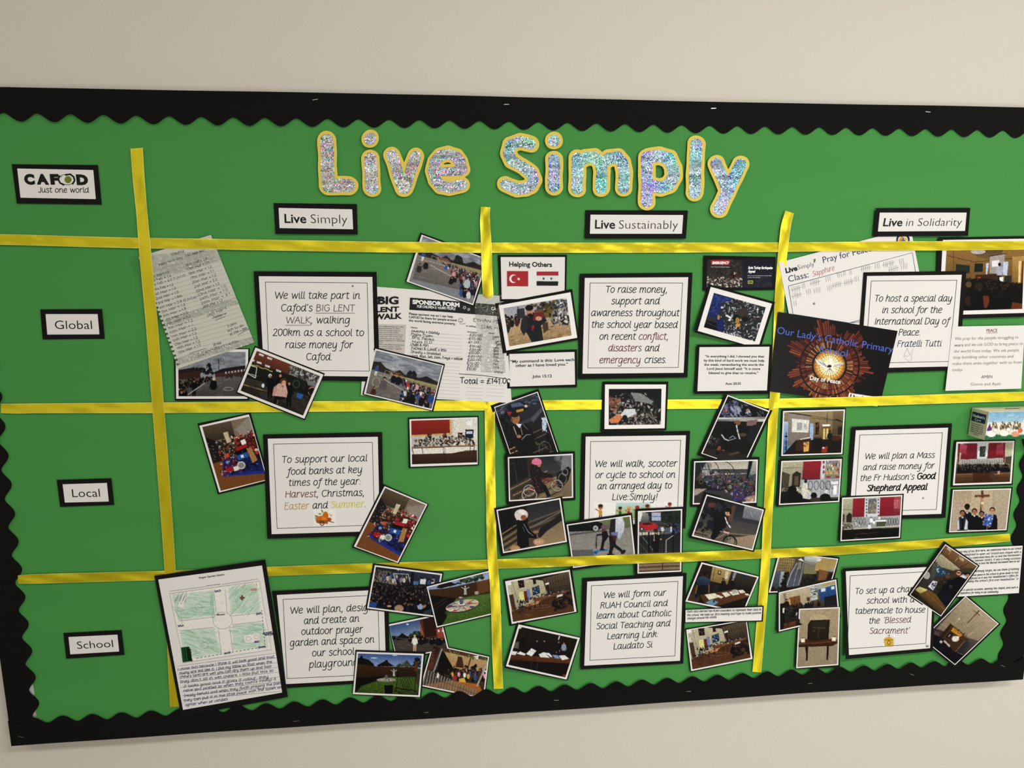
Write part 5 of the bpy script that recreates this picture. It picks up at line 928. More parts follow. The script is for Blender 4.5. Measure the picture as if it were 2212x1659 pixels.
# ------------------------------------------------------------------ local row photographs
def d_food(c, T):   # T maps canonical (0..100, 0..140) to view
    q = lambda *a: T(*a)
    c.all('4a3020', '3a2414'); c.p('8a7864', *q(0, 0, 100, 0, 100, 42, 0, 34), al=1).g('6c5c48', '4a3c30', *q(0, 0, 60, 0, 60, 34, 0, 34)).p('9a9086', *q(62, 20, 100, 0, 100, 40, 80, 40)).p('2a2420', *q(0, 22, 26, 40, 30, 78, 8, 80)).s_('2a2c50 8a8aa0 1c1c28', 60, q(0, 30, 22, 42, 26, 76, 4, 78), (3, 8), 1.5)
    c.p('8a5428', *q(0, 80, 40, 78, 100, 120, 100, 140, 0, 140)).p('1c2c7c', *q(22, 74, 60, 72, 100, 100, 100, 122, 14, 112)).p('2438a0', *q(12, 105, 100, 118, 100, 126, 14, 112))
    c.s_('1a3020 2c5030 6a2018 c8b898 3a2a20 8a8a80 b84830', 150, q(18, 38, 58, 30, 62, 76, 20, 78), (6, 18), 1.6).s_('a82028 c83038 7a1a1c e8dcd0 3a1c1c', 130, q(52, 34, 98, 30, 98, 74, 54, 76), (6, 18), 1.6).s_('7a1c1c 9a2020 3a1814 b8a890 2c2018', 120, q(14, 76, 58, 74, 56, 112, 12, 112), (6, 18), 1.6).s_('14141c 1c2c7c 24242c', 60, q(56, 84, 98, 84, 98, 118, 58, 112), (8, 20), 1.5)
    c.p('c8bc9c', *q(38, 22, 48, 21, 48, 44, 40, 45)).p('e8e4dc', *q(68, 46, 78, 44, 79, 54, 69, 56)).p('b82430', *q(54, 58, 76, 55, 77, 64, 55, 66)).p('14161c', *q(50, 66, 76, 63, 76, 74, 52, 76)).p('2060b8', *q(51, 75, 76, 72, 76, 83, 54, 86)).p('d8dce8', *q(60, 76, 66, 76, 66, 82, 60, 82)).p('b08450', *q(76, 66, 86, 64, 92, 94, 80, 98)).p('e05028', *q(30, 68, 37, 66, 38, 73, 30, 75)).p('b82028', *q(22, 96, 36, 94, 38, 104, 24, 105)).p('d8dcd0', *q(38, 97, 48, 96, 50, 105, 39, 106))
    x, y = q(56, 97)[:2]; r = abs(q(7, 0)[0] - q(0, 0)[0]) + 8; c.e('c0c4c0', x, y, r, r * .95).e('8c908c', x, y, r * .7, r * .66); x, y = q(30, 84)[:2]; c.e('6aa0d8', x, y, 16, 15); x, y = q(95, 78)[:2]; c.e('d03030', x, y, 18, 17)
    c.s_('e8e0d0 f0e8dc c83038 d8b040', 60, q(18, 38, 96, 34, 96, 112, 14, 112), (2, 6), 2)
def Tq(I):
    H = homog([(0, 0), (100, 0), (100, 140), (0, 140)], I)
    return lambda *a: list(happ(H, np.array(a, float).reshape(-1, 2)).ravel())
I_ = [(165, 280), (620, 180), (790, 788), (345, 898)]; T_a = Tq(I_)
photo('portrait photo of crates of donated food, tucked behind the food bank card', lambda c, T=T_a: d_food(c, T), 'L', [(120, 247), (633, 142), (823, 812), (318, 933)], [(137, 268), (617, 157), (800, 793), (330, 915)], 1, I=I_, seed=21)
I_ = [(425, 803), (828, 972), (545, 1535), (135, 1385)]; T_b = Tq(I_)
photo('portrait photo of crates of donated food, tilted over the corner of the food bank card', lambda c, T=T_b: d_food(c, T), 'M', [(408, 765), (860, 965), (560, 1560), (92, 1395)], [(418, 785), (845, 965), (552, 1550), (112, 1385)], 5, I=I_, seed=21)
def d_table(c):
    c.all('c8c4bc', 'b8b4ac').p('e0b060', 683, 115, 1085, 112, 1085, 270, 683, 290).g('a82c20', '902818', 685, 128, 1065, 120, 1068, 256, 685, 278).p('d8d4cc', 1100, 112, 1335, 105, 1335, 400, 1100, 400).p('e8e8ea', 1235, 140, 1290, 140, 1290, 180, 1235, 180).p('18284c', 1220, 222, 1303, 220, 1298, 310, 1220, 310).p('c8ccd8', 1230, 240, 1290, 238, 1290, 262, 1230, 264)
    c.g('5c3824', '3c2414', 690, 460, 1335, 430, 1340, 548, 692, 568).p('dcd8d0', 690, 400, 1335, 388, 1335, 430, 1200, 432, 1095, 455, 690, 465).l('1c1a18', 5, 1095, 458, 1205, 455, 1210, 432, 1335, 428)
    c.s_('1a1a1e 3a3034 8a8a8c c8bca0 6a2428 2a2c40 b89850 5c4a3c', 330, (715, 330, 800, 310, 860, 280, 930, 300, 1010, 290, 1120, 290, 1200, 280, 1310, 330, 1320, 368, 715, 388), (5, 15), 1.5).s_('1a1a1e 402028', 30, (850, 265, 885, 265, 885, 300, 850, 300), (6, 12)).s_('1a1a1e 303040 6a2428', 30, (1000, 260, 1030, 260, 1030, 300, 1000, 300), (6, 12)).p('241c20', 1148, 252, 1193, 252, 1190, 305, 1148, 305).s_('8a2c24 c8a090', 12, (1150, 262, 1190, 262, 1190, 300, 1150, 300), (4, 9))
    c.l('a87850', 9, 690, 395, 1335, 378).l('24201c', 5, 690, 405, 1010, 395).l('24201c', 6, 692, 405, 730, 540).l('24201c', 5, 793, 405, 806, 475).l('24201c', 6, 1018, 392, 1020, 540).l('24201c', 5, 1015, 392, 1312, 386).l('24201c', 6, 1310, 388, 1290, 540).l('24201c', 5, 1270, 390, 1265, 470).l('24201c', 5, 1003, 395, 1008, 470).l('b09878', 4, 690, 290, 1080, 268)
photo('mounted photo of food on a long table beneath a red noticeboard', d_table, 'M', [(652, 103), (1355, 85), (1358, 578), (660, 605)], [(665, 118), (1343, 98), (1345, 567), (678, 592)], 1, I=[(683, 133), (1335, 113), (1340, 547), (692, 567)], seed=4)
def planks(c, P, n, dx, dy, c1='a89068', c2='4a3c2c', w=9):
    x0, y0, x1, y1 = P
    for i in range(n): c.l(c2 if i % 2 else c1, w, x0 + dx * i, y0 + dy * i, x1 + dx * i, y1 + dy * i)
def bike(c, x, y, r, wb, col='b83030', rot=0, rim='b8b4a8'):
    cs, sn = math.cos(rot), math.sin(rot); T = lambda u, v: (x + u * cs - v * sn, y + u * sn + v * cs)
    a, b = T(-wb / 2, 0), T(wb / 2, 0)
    for p in (a, b): c.o(rim, 5, p[0], p[1], r, r).o('14141a', 4, p[0], p[1], r + 4, r + 4); [c.l(rim, 1.5, p[0], p[1], p[0] + r * math.cos(k), p[1] + r * math.sin(k)) for k in np.arange(0, 6.28, .7)]
    s, h, cr = T(-wb * .15, -r * 1.3), T(wb * .33, -r * 1.5), T(-wb * .08, 0)
    c.l(col, 8, *a, *cr, *s, *a).l(col, 8, *cr, *h, *b).l(col, 8, *s, *h).l('14141a', 7, *T(wb * .2, -r * 1.8), *T(wb * .4, -r * 1.75)).l('14141a', 9, *T(-wb * .28, -r * 1.45), *T(-wb * .05, -r * 1.45))
def d_boybike(c):
    c.all('2a2e3a', '1c1a1c').g('3a4254', '262830', 110, 235, 480, 103, 560, 330, 180, 420).s_('5a6478 8a94a8 20242e', 60, (120, 240, 470, 110, 500, 200, 150, 300), (8, 24), 2.5, -.3, .6).p('1c2030', 225, 215, 340, 185, 395, 215, 400, 260, 300, 290, 235, 290).p('5a6a88', 250, 210, 330, 195, 370, 225, 260, 240).e('b83028', 240, 288, 26, 14).e('d8c0b0', 380, 228, 14, 12).p('c89838', 298, 262, 358, 248, 360, 268, 300, 284).s_('5c708c 3a4860', 20, (400, 190, 490, 150, 500, 210, 420, 220), (8, 18), 3, -.2)
    c.p('6a7078', 420, 330, 510, 240, 525, 260, 440, 370, al=.7).p('5c6068', 320, 370, 470, 300, 480, 320, 340, 400, al=.5); planks(c, (340, 500, 560, 400), 9, 6, 26, '7a6648', '241f1c', 8); planks(c, (230, 600, 300, 570), 3, 4, 18, 'b89060', '3a2a1c', 9)
    c.l('14141a', 8, 150, 330, 270, 570).l('14141a', 8, 190, 350, 260, 560).s_('0c0c10 16161c', 50, (120, 290, 230, 290, 300, 620, 240, 620), (10, 24), 2).e('b8cce0', 535, 380, 20, 60).s_('8aa0c0 d8e4f0', 14, (515, 330, 560, 330, 560, 470, 520, 460), (5, 14), 2, 1.4).p('0e0e14', 560, 440, 640, 600, 560, 620, 540, 500)
    c.p('141216', 240, 400, 300, 370, 380, 375, 430, 420, 470, 560, 440, 620, 330, 640, 280, 560).p('241c18', 260, 390, 290, 375, 300, 460, 270, 520).l('c8b89c', 6, 275, 400, 300, 470).l('b0a088', 5, 330, 385, 350, 470).l('8a7c68', 5, 345, 372, 400, 430).p('d8dce4', 290, 375, 345, 380, 325, 415).e('b07850', 293, 335, 35, 46).e('2a1c16', 285, 300, 36, 24).e('8a5838', 262, 345, 10, 14).e('1c1210', 300, 332, 4, 3).e('1c1210', 280, 336, 4, 3).l('7a3c2c', 4, 288, 360, 305, 358).e('b88060', 320, 485, 20, 14)
    c.l('a8a8a8', 5, 345, 510, 385, 470, 420, 470).l('1c1c20', 12, 400, 420, 450, 480, 480, 520, 560, 600).s_('5a5450 8a8478', 20, (450, 510, 580, 570, 560, 620, 480, 590), (6, 16), 5, .7).o('6a6864', 5, 540, 590, 50, 60)
photo('photo of a boy with a bicycle beside a parked car, above the pink helmet photo', d_boybike, 'N', [(77, 222), (487, 80), (690, 680), (275, 815)], [(108, 235), (480, 103), (668, 660), (293, 780)], 2, I=[(116, 240), (476, 112), (660, 655), (296, 770)], seed=3)
def d_girlbike(c):
    c.all('34343a', '54483a').g('2e3038', '484a50', 500, 640, 780, 635, 780, 800, 470, 800).g('6c7078', 'a89c8c', 690, 640, 782, 635, 782, 1008, 650, 1000).s_('8c8f94', 30, (640, 640, 780, 635, 780, 760, 690, 760), (20, 50), 2, None, .25)
    c.g('98886c', '7c6a50', 540, 870, 782, 760, 783, 1005, 480, 1010); planks(c, (240, 940, 560, 780), 10, 16, 24, '9c865f', '3a3226', 9); c.g('1a1a1e', '26262a', 235, 665, 390, 660, 400, 830, 240, 920).p('4a3024', 405, 655, 440, 655, 435, 780, 400, 780).l('4c5054', 5, 240, 720, 280, 715, 315, 910).l('3c4044', 4, 250, 790, 290, 785)
    for k in range(5): c.l('303438', 6, 245 + k * 34, 665, 250 + k * 34, 760)
    c.p('1c1e24', 640, 800, 740, 740, 765, 770, 740, 860, 680, 930, 640, 910).o('b8b4ac', 4, 712, 790, 24, 28).o('a8a49c', 4, 690, 845, 34, 44); bike(c, 525, 925, 48, 240, 'a83434', -.18, 'c8c0b4'); c.o('c8bcb0', 6, 410, 985, 62, 52)
    c.p('241a20', 420, 730, 490, 740, 520, 790, 600, 810, 612, 832, 560, 840, 500, 830, 520, 880, 540, 960, 470, 970, 430, 880, 415, 800).s_('7a4048 a86870', 50, (425, 740, 490, 750, 500, 830, 530, 950, 470, 960, 430, 860), (2, 4), 1).e('2a1c1c', 475, 738, 36, 30).e('b07850', 492, 732, 16, 16).e('e07898', 472, 702, 42, 30).p('e07898', 430, 705, 512, 705, 512, 722, 430, 718).p('141418', 510, 890, 550, 900, 590, 990, 560, 1000)
photo('photo of a child in a pink helmet beside a white-rimmed bicycle', d_girlbike, 'N', [(197, 638), (798, 612), (802, 1028), (215, 1068)], [(225, 662), (780, 632), (783, 1008), (235, 1040)], 4, inset=.02, seed=7)
def d_helmet(c):
    c.all('3a3a40', '6a5a44').g('303238', '45464c', 380, 1065, 680, 1015, 690, 1130, 420, 1240).p('14141a', 130, 1115, 380, 1080, 400, 1220, 270, 1290, 160, 1340); planks(c, (160, 1330, 300, 1240), 9, 6, 22, '8c7650', '2e261e', 11); planks(c, (400, 1220, 690, 1110), 7, 6, 22, '7a684c', '383028', 10)
    c.g('8c7858', 'a08a68', 520, 1280, 700, 1200, 725, 1380, 460, 1430).p('26262c', 480, 1340, 500, 1270, 640, 1170, 700, 1130, 690, 1200, 560, 1290, 500, 1350).l('8a8478', 6, 420, 1265, 680, 1125)
    for k in range(5): c.l('24262a', 6, 150 + k * 38, 1130 - k * 6, 190 + k * 38, 1290 - k * 14)
    c.p('0e1016', 305, 1240, 350, 1200, 390, 1230, 420, 1290, 470, 1330, 470, 1355, 400, 1350, 410, 1420, 340, 1445, 305, 1400).l('a8b0b8', 4, 360, 1230, 400, 1300, 440, 1330).l('7a828a', 3, 350, 1250, 370, 1300).e('d8ccc8', 340, 1155, 58, 48).p('d8ccc8', 284, 1150, 300, 1200, 330, 1195, 395, 1150).e('e8e0dc', 350, 1135, 30, 20).e('a86848', 360, 1178, 26, 22).e('1c120e', 368, 1172, 4, 3).e('1c120e', 350, 1176, 4, 3).l('6a3828', 3, 358, 1190, 372, 1186)
    c.e('c8986c', 290, 1440, 42, 28).o('a87848', 5, 290, 1440, 34, 20).e('d0a888', 490, 1385, 48, 30).o('a87c58', 5, 490, 1385, 40, 24).o('a87c58', 3, 490, 1385, 22, 13).e('a87c58', 465, 1300, 24, 12).l('8a6a48', 8, 470, 1310, 485, 1350)
photo('photo of a small child in a white helmet on a balance bike', d_helmet, 'N', [(108, 1098), (690, 997), (737, 1395), (168, 1510)], [(128, 1112), (673, 1010), (730, 1385), (185, 1482)], 5, inset=.02, seed=9)
def d_scooter(c):
    c.all('8a8884', '9a9690').s_('a8a49e 7c7974 908c86', 90, (730, 1300, 1320, 1280, 1340, 1600, 760, 1620), (12, 40), 3, None, .35).g('7a8458', '6a7450', 1020, 1185, 1290, 1165, 1300, 1260, 1040, 1285).p('0e1018', 728, 1230, 860, 1215, 960, 1205, 1030, 1225, 1040, 1260, 990, 1290, 740, 1300).p('3a4458', 790, 1228, 900, 1210, 950, 1212, 930, 1228).e('0c0c0e', 975, 1270, 30, 30).e('c8ccd0', 975, 1270, 22, 23).e('3a3c40', 975, 1270, 8, 8).o('60646c', 3, 975, 1270, 15, 15).p('5c5c5c', 740, 1320, 1040, 1285, 1040, 1296, 740, 1335).p('68686a', 745, 1455, 950, 1450, 960, 1500, 760, 1520)
    c.p('2c2830', 1105, 1185, 1150, 1175, 1150, 1300, 1115, 1400, 1090, 1300).g('d0d4dc', 'a8b0bc', 1145, 1180, 1200, 1172, 1220, 1230, 1215, 1290, 1180, 1365, 1140, 1330).p('7a78b0', 1105, 1305, 1165, 1300, 1160, 1350, 1110, 1340).p('5a2830', 1095, 1325, 1155, 1335, 1145, 1400, 1105, 1400).p('1c1a20', 1085, 1330, 1120, 1340, 1150, 1410, 1200, 1450, 1190, 1470, 1130, 1430, 1110, 1490, 1085, 1490, 1095, 1420).e('2a1c1c', 1208, 1470, 24, 16, -.7).e('2a1c1c', 1100, 1492, 32, 10)
    c.p('14141a', 1025, 1300, 1070, 1290, 1085, 1340, 1050, 1390, 1040, 1440, 1015, 1450, 1030, 1360).l('16161c', 14, 1040, 1320, 985, 1330).e('6a4838', 1045, 1280, 18, 18).e('7a5a78', 1048, 1258, 26, 20).l('1c1c20', 7, 982, 1335, 980, 1440).l('14141a', 11, 980, 1390, 980, 1420).l('2878c8', 12, 960, 1468, 1070, 1452).e('2878c8', 975, 1475, 20, 16).e('14406c', 975, 1475, 9, 8).e('2878c8', 1062, 1455, 14, 10).e('141418', 1030, 1450, 22, 8)
M_ = [(1221.7, 1128.2), (1365.2, 1107.7), (1377, 1213), (1236.5, 1232)]; P_ = [(1224, 1133.3), (1362.7, 1112.8), (1373, 1208), (1238, 1227)]
H_ = homog(UNIT, P_); I_ = [tuple(q) for q in happ(H_, np.array([(.02, .025), (.98, .025), (.98, .975), (.02, .975)]))]
def asN(f):
    def g(c): c.v = 'N'; f(c)
    return g
def asV(v, f):
    def g(c): c.v = v; f(c)
    return g
photo('photo of a child on a blue scooter beside a walking adult', asN(d_scooter), 'p', M_, P_, 6, I=I_, seed=3)
def d_redcar(c):   # O
    c.all('4a4a50', '3c3c40').g('a8a8a8', '585a60', 150, 1120, 250, 1118, 240, 1220, 155, 1220).s_('141c18 1e2a20 28362a', 110, (230, 1120, 525, 1110, 525, 1220, 240, 1200), (10, 30), 1.5).p('a8b4d0', 268, 1135, 345, 1135, 345, 1205, 268, 1205).l('4a4448', 4, 268, 1170, 345, 1170).p('7a4a3c', 265, 1120, 355, 1118, 355, 1135, 265, 1138).p('d8d8d4', 155, 1120, 195, 1120, 175, 1210, 155, 1215)
    c.p('6c6c70', 155, 1280, 525, 1270, 525, 1310, 155, 1330).p('c8c4b8', 160, 1298, 330, 1290, 330, 1330, 160, 1335).p('c02830', 160, 1240, 190, 1222, 250, 1215, 300, 1228, 320, 1250, 315, 1285, 170, 1288, 158, 1270).p('3a1c24', 195, 1225, 245, 1219, 280, 1238, 190, 1242).e('18181c', 185, 1275, 19, 17).e('b8b8b8', 185, 1275, 10, 10).k(20, (330, 1230, 520, 1220, 520, 1260, 330, 1265), 36, 60, '1a1c24 2a3c6c 303440 5a6878 c8ccd0').s_('1c2430 3a4c78', 40, (440, 1220, 525, 1215, 525, 1330, 445, 1330), (8, 20), 1.5)
    c.g('2c2e34', '3c3c3e', 155, 1335, 525, 1320, 522, 1490, 150, 1500).l('8a8c94', 5, 190, 1340, 290, 1470).l('707278', 4, 160, 1390, 240, 1480)
    for k in range(9): c.l('101216', 4, 162 + k * 26, 1300, 160 + k * 26, 1480)
    for k in range(12): c.l('14161a', 3, 400 + k * 11, 1310, 400 + k * 11, 1470)
    c.l('0c0c10', 12, 245, 1300, 248, 1478).l('0c0c10', 12, 450, 1290, 448, 1470).l('101216', 5, 158, 1330, 390, 1325).l('101216', 5, 158, 1300, 390, 1296).l('b8b8b4', 6, 450, 1330, 390, 1370, 388, 1478)
    c.p('121216', 275, 1330, 300, 1315, 335, 1330, 335, 1400, 325, 1480, 285, 1480, 268, 1400).e('a87850', 302, 1300, 15, 18).e('3a2c24', 302, 1288, 20, 16).l('b8b4ac', 4, 290, 1325, 288, 1360).e('b88868', 288, 1370, 8, 8).e('b88868', 345, 1362, 8, 8).l('2c2c30', 5, 345, 1370, 375, 1400, 345, 1420)
    c.g('6c5a48', '8a765c', 150, 1480, 525, 1470, 520, 1640, 145, 1650); planks(c, (150, 1585, 360, 1575), 4, 0, 17, '9c8464', '54432f', 8); planks(c, (368, 1575, 520, 1570), 4, 0, 17, '9c8464', '54432f', 8); c.l('241c16', 6, 362, 1480, 358, 1640)
photo('portrait photo of a red car behind a school gate, under the third row ribbon', asV('O', d_redcar), 'p', [(1372.9, 1099.3), (1476, 1094.8), (1474, 1238.6), (1371.2, 1243.3)], [(1378, 1104.2), (1473.7, 1099.4), (1471.6, 1234.8), (1377.2, 1239)], 7, inset=.03, seed=3)
def d_darkchild(c):
    c.all('14151b', '1c1815').s_('3a4468 54608c 20263c 7a84a0', 90, (890, 190, 1080, 190, 1130, 320, 850, 330), (8, 26), 2.2, None, .8).e('8a8fa8', 985, 260, 44, 36).s_('a0a4bc 404868', 20, (950, 230, 1030, 235, 1030, 310, 950, 310), (10, 24), 3, .9).e('c86868', 905, 262, 12, 16).e('a88068', 1088, 265, 16, 16).s_('c8ccd8 303848', 14, (1070, 270, 1130, 280, 1110, 310, 1060, 300), (5, 12), 2)
    c.s_('50525c 70727c', 20, (1180, 270, 1260, 290, 1230, 340, 1160, 330), (6, 20), 5, 1.2).g('7c7a7c', 'd8d8d4', 840, 325, 1250, 318, 1248, 338, 835, 338).g('d8d8d4', '6a6a70', 835, 338, 1248, 338, 1235, 360, 830, 355).p('8a6c68', 1080, 350, 1170, 340, 1155, 390, 1075, 395).p('24262e', 1110, 395, 1240, 360, 1130, 560, 1070, 500)
    c.e('8a5a44', 998, 370, 28, 22).p('0c0c10', 930, 370, 985, 375, 1010, 420, 1020, 490, 960, 510, 930, 520, 860, 470).l('c8ccd0', 11, 990, 390, 1000, 440, 1018, 505).l('14141a', 4, 984, 420, 1005, 418).l('14141a', 4, 992, 455, 1012, 452).l('b8bcc4', 10, 865, 470, 890, 505, 925, 520).p('101014', 855, 510, 930, 525, 910, 590, 850, 570).p('8a543c', 840, 565, 862, 572, 845, 620, 815, 610).p('8a543c', 870, 595, 893, 600, 880, 640, 858, 638).s_('5c5c60 8a8480 3a3a3e', 40, (760, 480, 860, 510, 850, 560, 750, 550), (5, 20), 6).l('9ca0a8', 6, 930, 500, 960, 480, 985, 500, 920, 520)
    c.g('2a2420', '3a3028', 720, 580, 1080, 640, 1040, 740, 690, 640).p('5c4c3a', 915, 635, 1000, 610, 1025, 625, 940, 645).e('0c0a0c', 830, 625, 16, 12).e('a08468', 1045, 470, 30, 16, 0, .5)
photo('dark photo of a child with a white light streak, above the cycle shelter photo', d_darkchild, 'O', [(888, 128), (1298, 262), (1062, 785), (658, 645)], [(915, 130), (1275, 268), (1045, 752), (690, 630)], 3, I=[(920, 142), (1262, 275), (1040, 742), (702, 628)], seed=6)
def d_rack(c):
    c.all('5a5c60', '3c3a3c').g('8c8c88', 'b8b4a8', 700, 700, 1160, 690, 1150, 800, 700, 820).g('a8a49c', 'c8c0b0', 780, 690, 1100, 690, 1100, 765, 760, 770).p('4c5058', 780, 765, 1100, 765, 1100, 800, 760, 800).p('2c3038', 632, 700, 740, 698, 700, 770, 640, 860).s_('a8acb0 3c4048', 40, (660, 720, 780, 730, 770, 800, 670, 800), (3, 24), 9, 1.4)
    for x, rx in ((720, 50), (790, 60), (890, 90)): c.l('2c3036', 5, *[v for a in np.linspace(1.57, 0, 8) for v in (x + rx * math.cos(a), 840 - 138 * math.sin(a))])
    c.l('2c3036', 5, 700, 770, 1100, 768).p('14181e', 1095, 692, 1128, 692, 1080, 920, 1060, 930).l('3a8088', 6, 1128, 700, 1088, 860).g('b8b4ac', '8c8880', 1130, 690, 1165, 690, 1160, 800, 1110, 820).g('1c1c20', '262428', 630, 860, 900, 850, 900, 950, 630, 940).p('a8988a', 640, 930, 740, 930, 690, 960, 660, 980, 628, 990)
    c.s_('16161a 2a2a34 54585c 8a3c44 2c4a90 6a8a3c b83c4c a8acb0 5c4c80 241c24', 520, (680, 800, 780, 790, 900, 800, 1050, 830, 1150, 840, 1150, 990, 1060, 1040, 900, 960, 700, 880), (4, 17), 2.6)
    for x, y, r, co in ((690, 870, 22, '9aa050'), (760, 880, 30, 'a0a860'), (800, 900, 26, '2c6cb8'), (910, 800, 26, '6a7444'), (1000, 820, 22, '8a8480'), (930, 920, 30, '3a3a40'), (850, 870, 28, '8a8c90'), (1010, 990, 42, '6a7090'), (1110, 930, 26, 'a04858')): c.o('101014', 5, x, y, r, r).o(co, 3, x, y, r - 5, r - 5)
    c.s_('3c2c98 2c3cb0 6a2c4c', 50, (960, 920, 1060, 930, 1060, 1040, 960, 1030), (6, 16), 3).p('b08878', 1070, 1000, 1150, 985, 1150, 1045, 1070, 1045).s_('e0d8d0', 8, (1090, 1010, 1130, 1005, 1130, 1040, 1090, 1040), (4, 8))
photo('photo of many bicycles packed under a curved cycle shelter', d_rack, 'O', [(612, 678), (1188, 660), (1165, 1085), (597, 1085)], [(630, 697), (1173, 682), (1160, 1050), (617, 1065)], 4, inset=.02, seed=8, n=160)
def d_bmx(c):
    c.all('3a3c44', '6c6050').g('2c2e36', '4c4e58', 740, 985, 1220, 1110, 1200, 1250, 660, 1220).s_('14151c 1c1e28', 60, (735, 990, 900, 1030, 880, 1300, 640, 1280), (14, 40), 1.5).e('6a4040', 780, 1070, 34, 22).g('90949c', '70747c', 1060, 1075, 1222, 1115, 1200, 1210, 1040, 1180).s_('a8acb4 60646c', 30, (1060, 1090, 1215, 1120, 1200, 1200, 1050, 1170), (4, 20), 6, 1.3, .5)
    c.g('4c4a4c', '5c5852', 960, 1200, 1200, 1240, 1160, 1330, 900, 1290); planks(c, (640, 1290, 760, 1320), 5, -8, 14, '8a765a', '3a3026', 8); planks(c, (920, 1310, 1160, 1330), 5, -3, 16, '8c7a60', '3c342c', 9); c.g('a8947c', '9c8870', 950, 1350, 1160, 1320, 1130, 1455, 900, 1400).p('6a4c3c', 955, 1075, 985, 1080, 950, 1220, 910, 1200)
    bike(c, 840, 1355, 46, 180, '8a8480', .25, '7c7468'); c.o('14141a', 9, 935, 1385, 56, 52)
    c.p('0e0e14', 800, 1140, 880, 1150, 920, 1180, 900, 1260, 850, 1290, 830, 1340, 790, 1370, 770, 1340, 800, 1270).l('d8dce0', 10, 895, 1175, 910, 1220, 938, 1260).l('14141a', 4, 898, 1205, 918, 1198).l('14141a', 4, 915, 1238, 936, 1230).e('c89878', 920, 1138, 26, 24).e('14100e', 918, 1112, 30, 18).e('14100e', 940, 1130, 8, 24).e('1c1210', 915, 1135, 4, 3).e('1c1210', 930, 1140, 4, 3).p('d8a8a0', 880, 1290, 930, 1300, 925, 1316, 885, 1305)
photo('photo of a child riding a bicycle over planks, lowest of the right cycling photos', d_bmx, 'O', [(713, 955), (1240, 1100), (1140, 1472), (583, 1350)], [(735, 980), (1225, 1110), (1130, 1458), (610, 1335)], 5, inset=.02, seed=3, lifts=[.5, .5, .5, 5])
def d_projector(c):
    c.all('8a7860', '3a2c20').g('a89470', '7a6448', 150, 180, 780, 165, 770, 440, 140, 450).g('8c7858', '5c4a34', 660, 180, 785, 165, 765, 430, 650, 420).l('5c4c38', 5, 430, 250, 770, 290).l('5c4c38', 4, 160, 220, 430, 230, 670, 270)
    c.g('a8bcd8', '5078b0', 142, 290, 205, 290, 200, 600, 142, 615).p('6a8cb8', 200, 530, 290, 520, 285, 580, 150, 612).g('9a9088', '847c74', 205, 205, 428, 230, 412, 460, 280, 525, 203, 528).l('1c1612', 9, 195, 195, 435, 232).p('d8d8d0', 243, 258, 418, 275, 408, 400, 240, 395).p('a8a8a8', 292, 298, 347, 300, 345, 378, 290, 378).p('b8b8b8', 360, 310, 395, 312, 393, 365, 360, 365).l('d08040', 4, 300, 400, 300, 440).l('d08040', 4, 385, 400, 388, 435)
    c.p('9cb8e0', 425, 305, 462, 308, 455, 530, 420, 540).p('3a2414', 482, 298, 520, 298, 515, 420, 480, 420).s_('a85c38', 8, (490, 310, 510, 310, 508, 400, 488, 400), (3, 9)).p('8a6038', 545, 320, 635, 318, 628, 480, 545, 480).p('e8ecf0', 550, 318, 632, 316, 630, 335, 550, 337).p('d8c880', 560, 360, 580, 360, 578, 470, 558, 470).p('d8c880', 592, 360, 612, 360, 608, 470, 590, 470).p('2c2c28', 710, 340, 755, 338, 752, 420, 706, 420).p('1c1814', 665, 270, 700, 275, 765, 300, 760, 290, 700, 262).l('28201a', 5, 600, 200, 598, 300)
    c.g('2c2018', '241a12', 280, 480, 770, 460, 765, 610, 150, 625).p('14161c', 470, 460, 550, 460, 545, 540, 465, 540).p('4a3020', 290, 478, 435, 455, 425, 580, 280, 590).l('d8ccb8', 12, 330, 468, 435, 450).p('e0a860', 360, 500, 418, 492, 412, 588, 360, 598).s_('3a2818', 10, (362, 505, 415, 500, 415, 540, 362, 545), (3, 9)).m(628, 545, 165, '22201e', skin='5c4438').p('a83828', 545, 560, 605, 535, 600, 600, 540, 605).e('e8e0d8', 562, 555, 12, 9).p('5c3024', 655, 430, 735, 430, 730, 480, 650, 480)
    c.l('14161a', 6, 185, 400, 180, 610).o('14161a', 4, 180, 500, 10, 20).o('14161a', 4, 180, 560, 10, 20).e('14161a', 182, 440, 16, 8)
photo('photo of a hall with a projector screen and lectern, top left of the Mass card', d_projector, 'P', [(138, 165), (795, 150), (768, 628), (115, 653)], [(150, 180), (785, 163), (757, 620), (132, 640)], 1, inset=.022, seed=8)
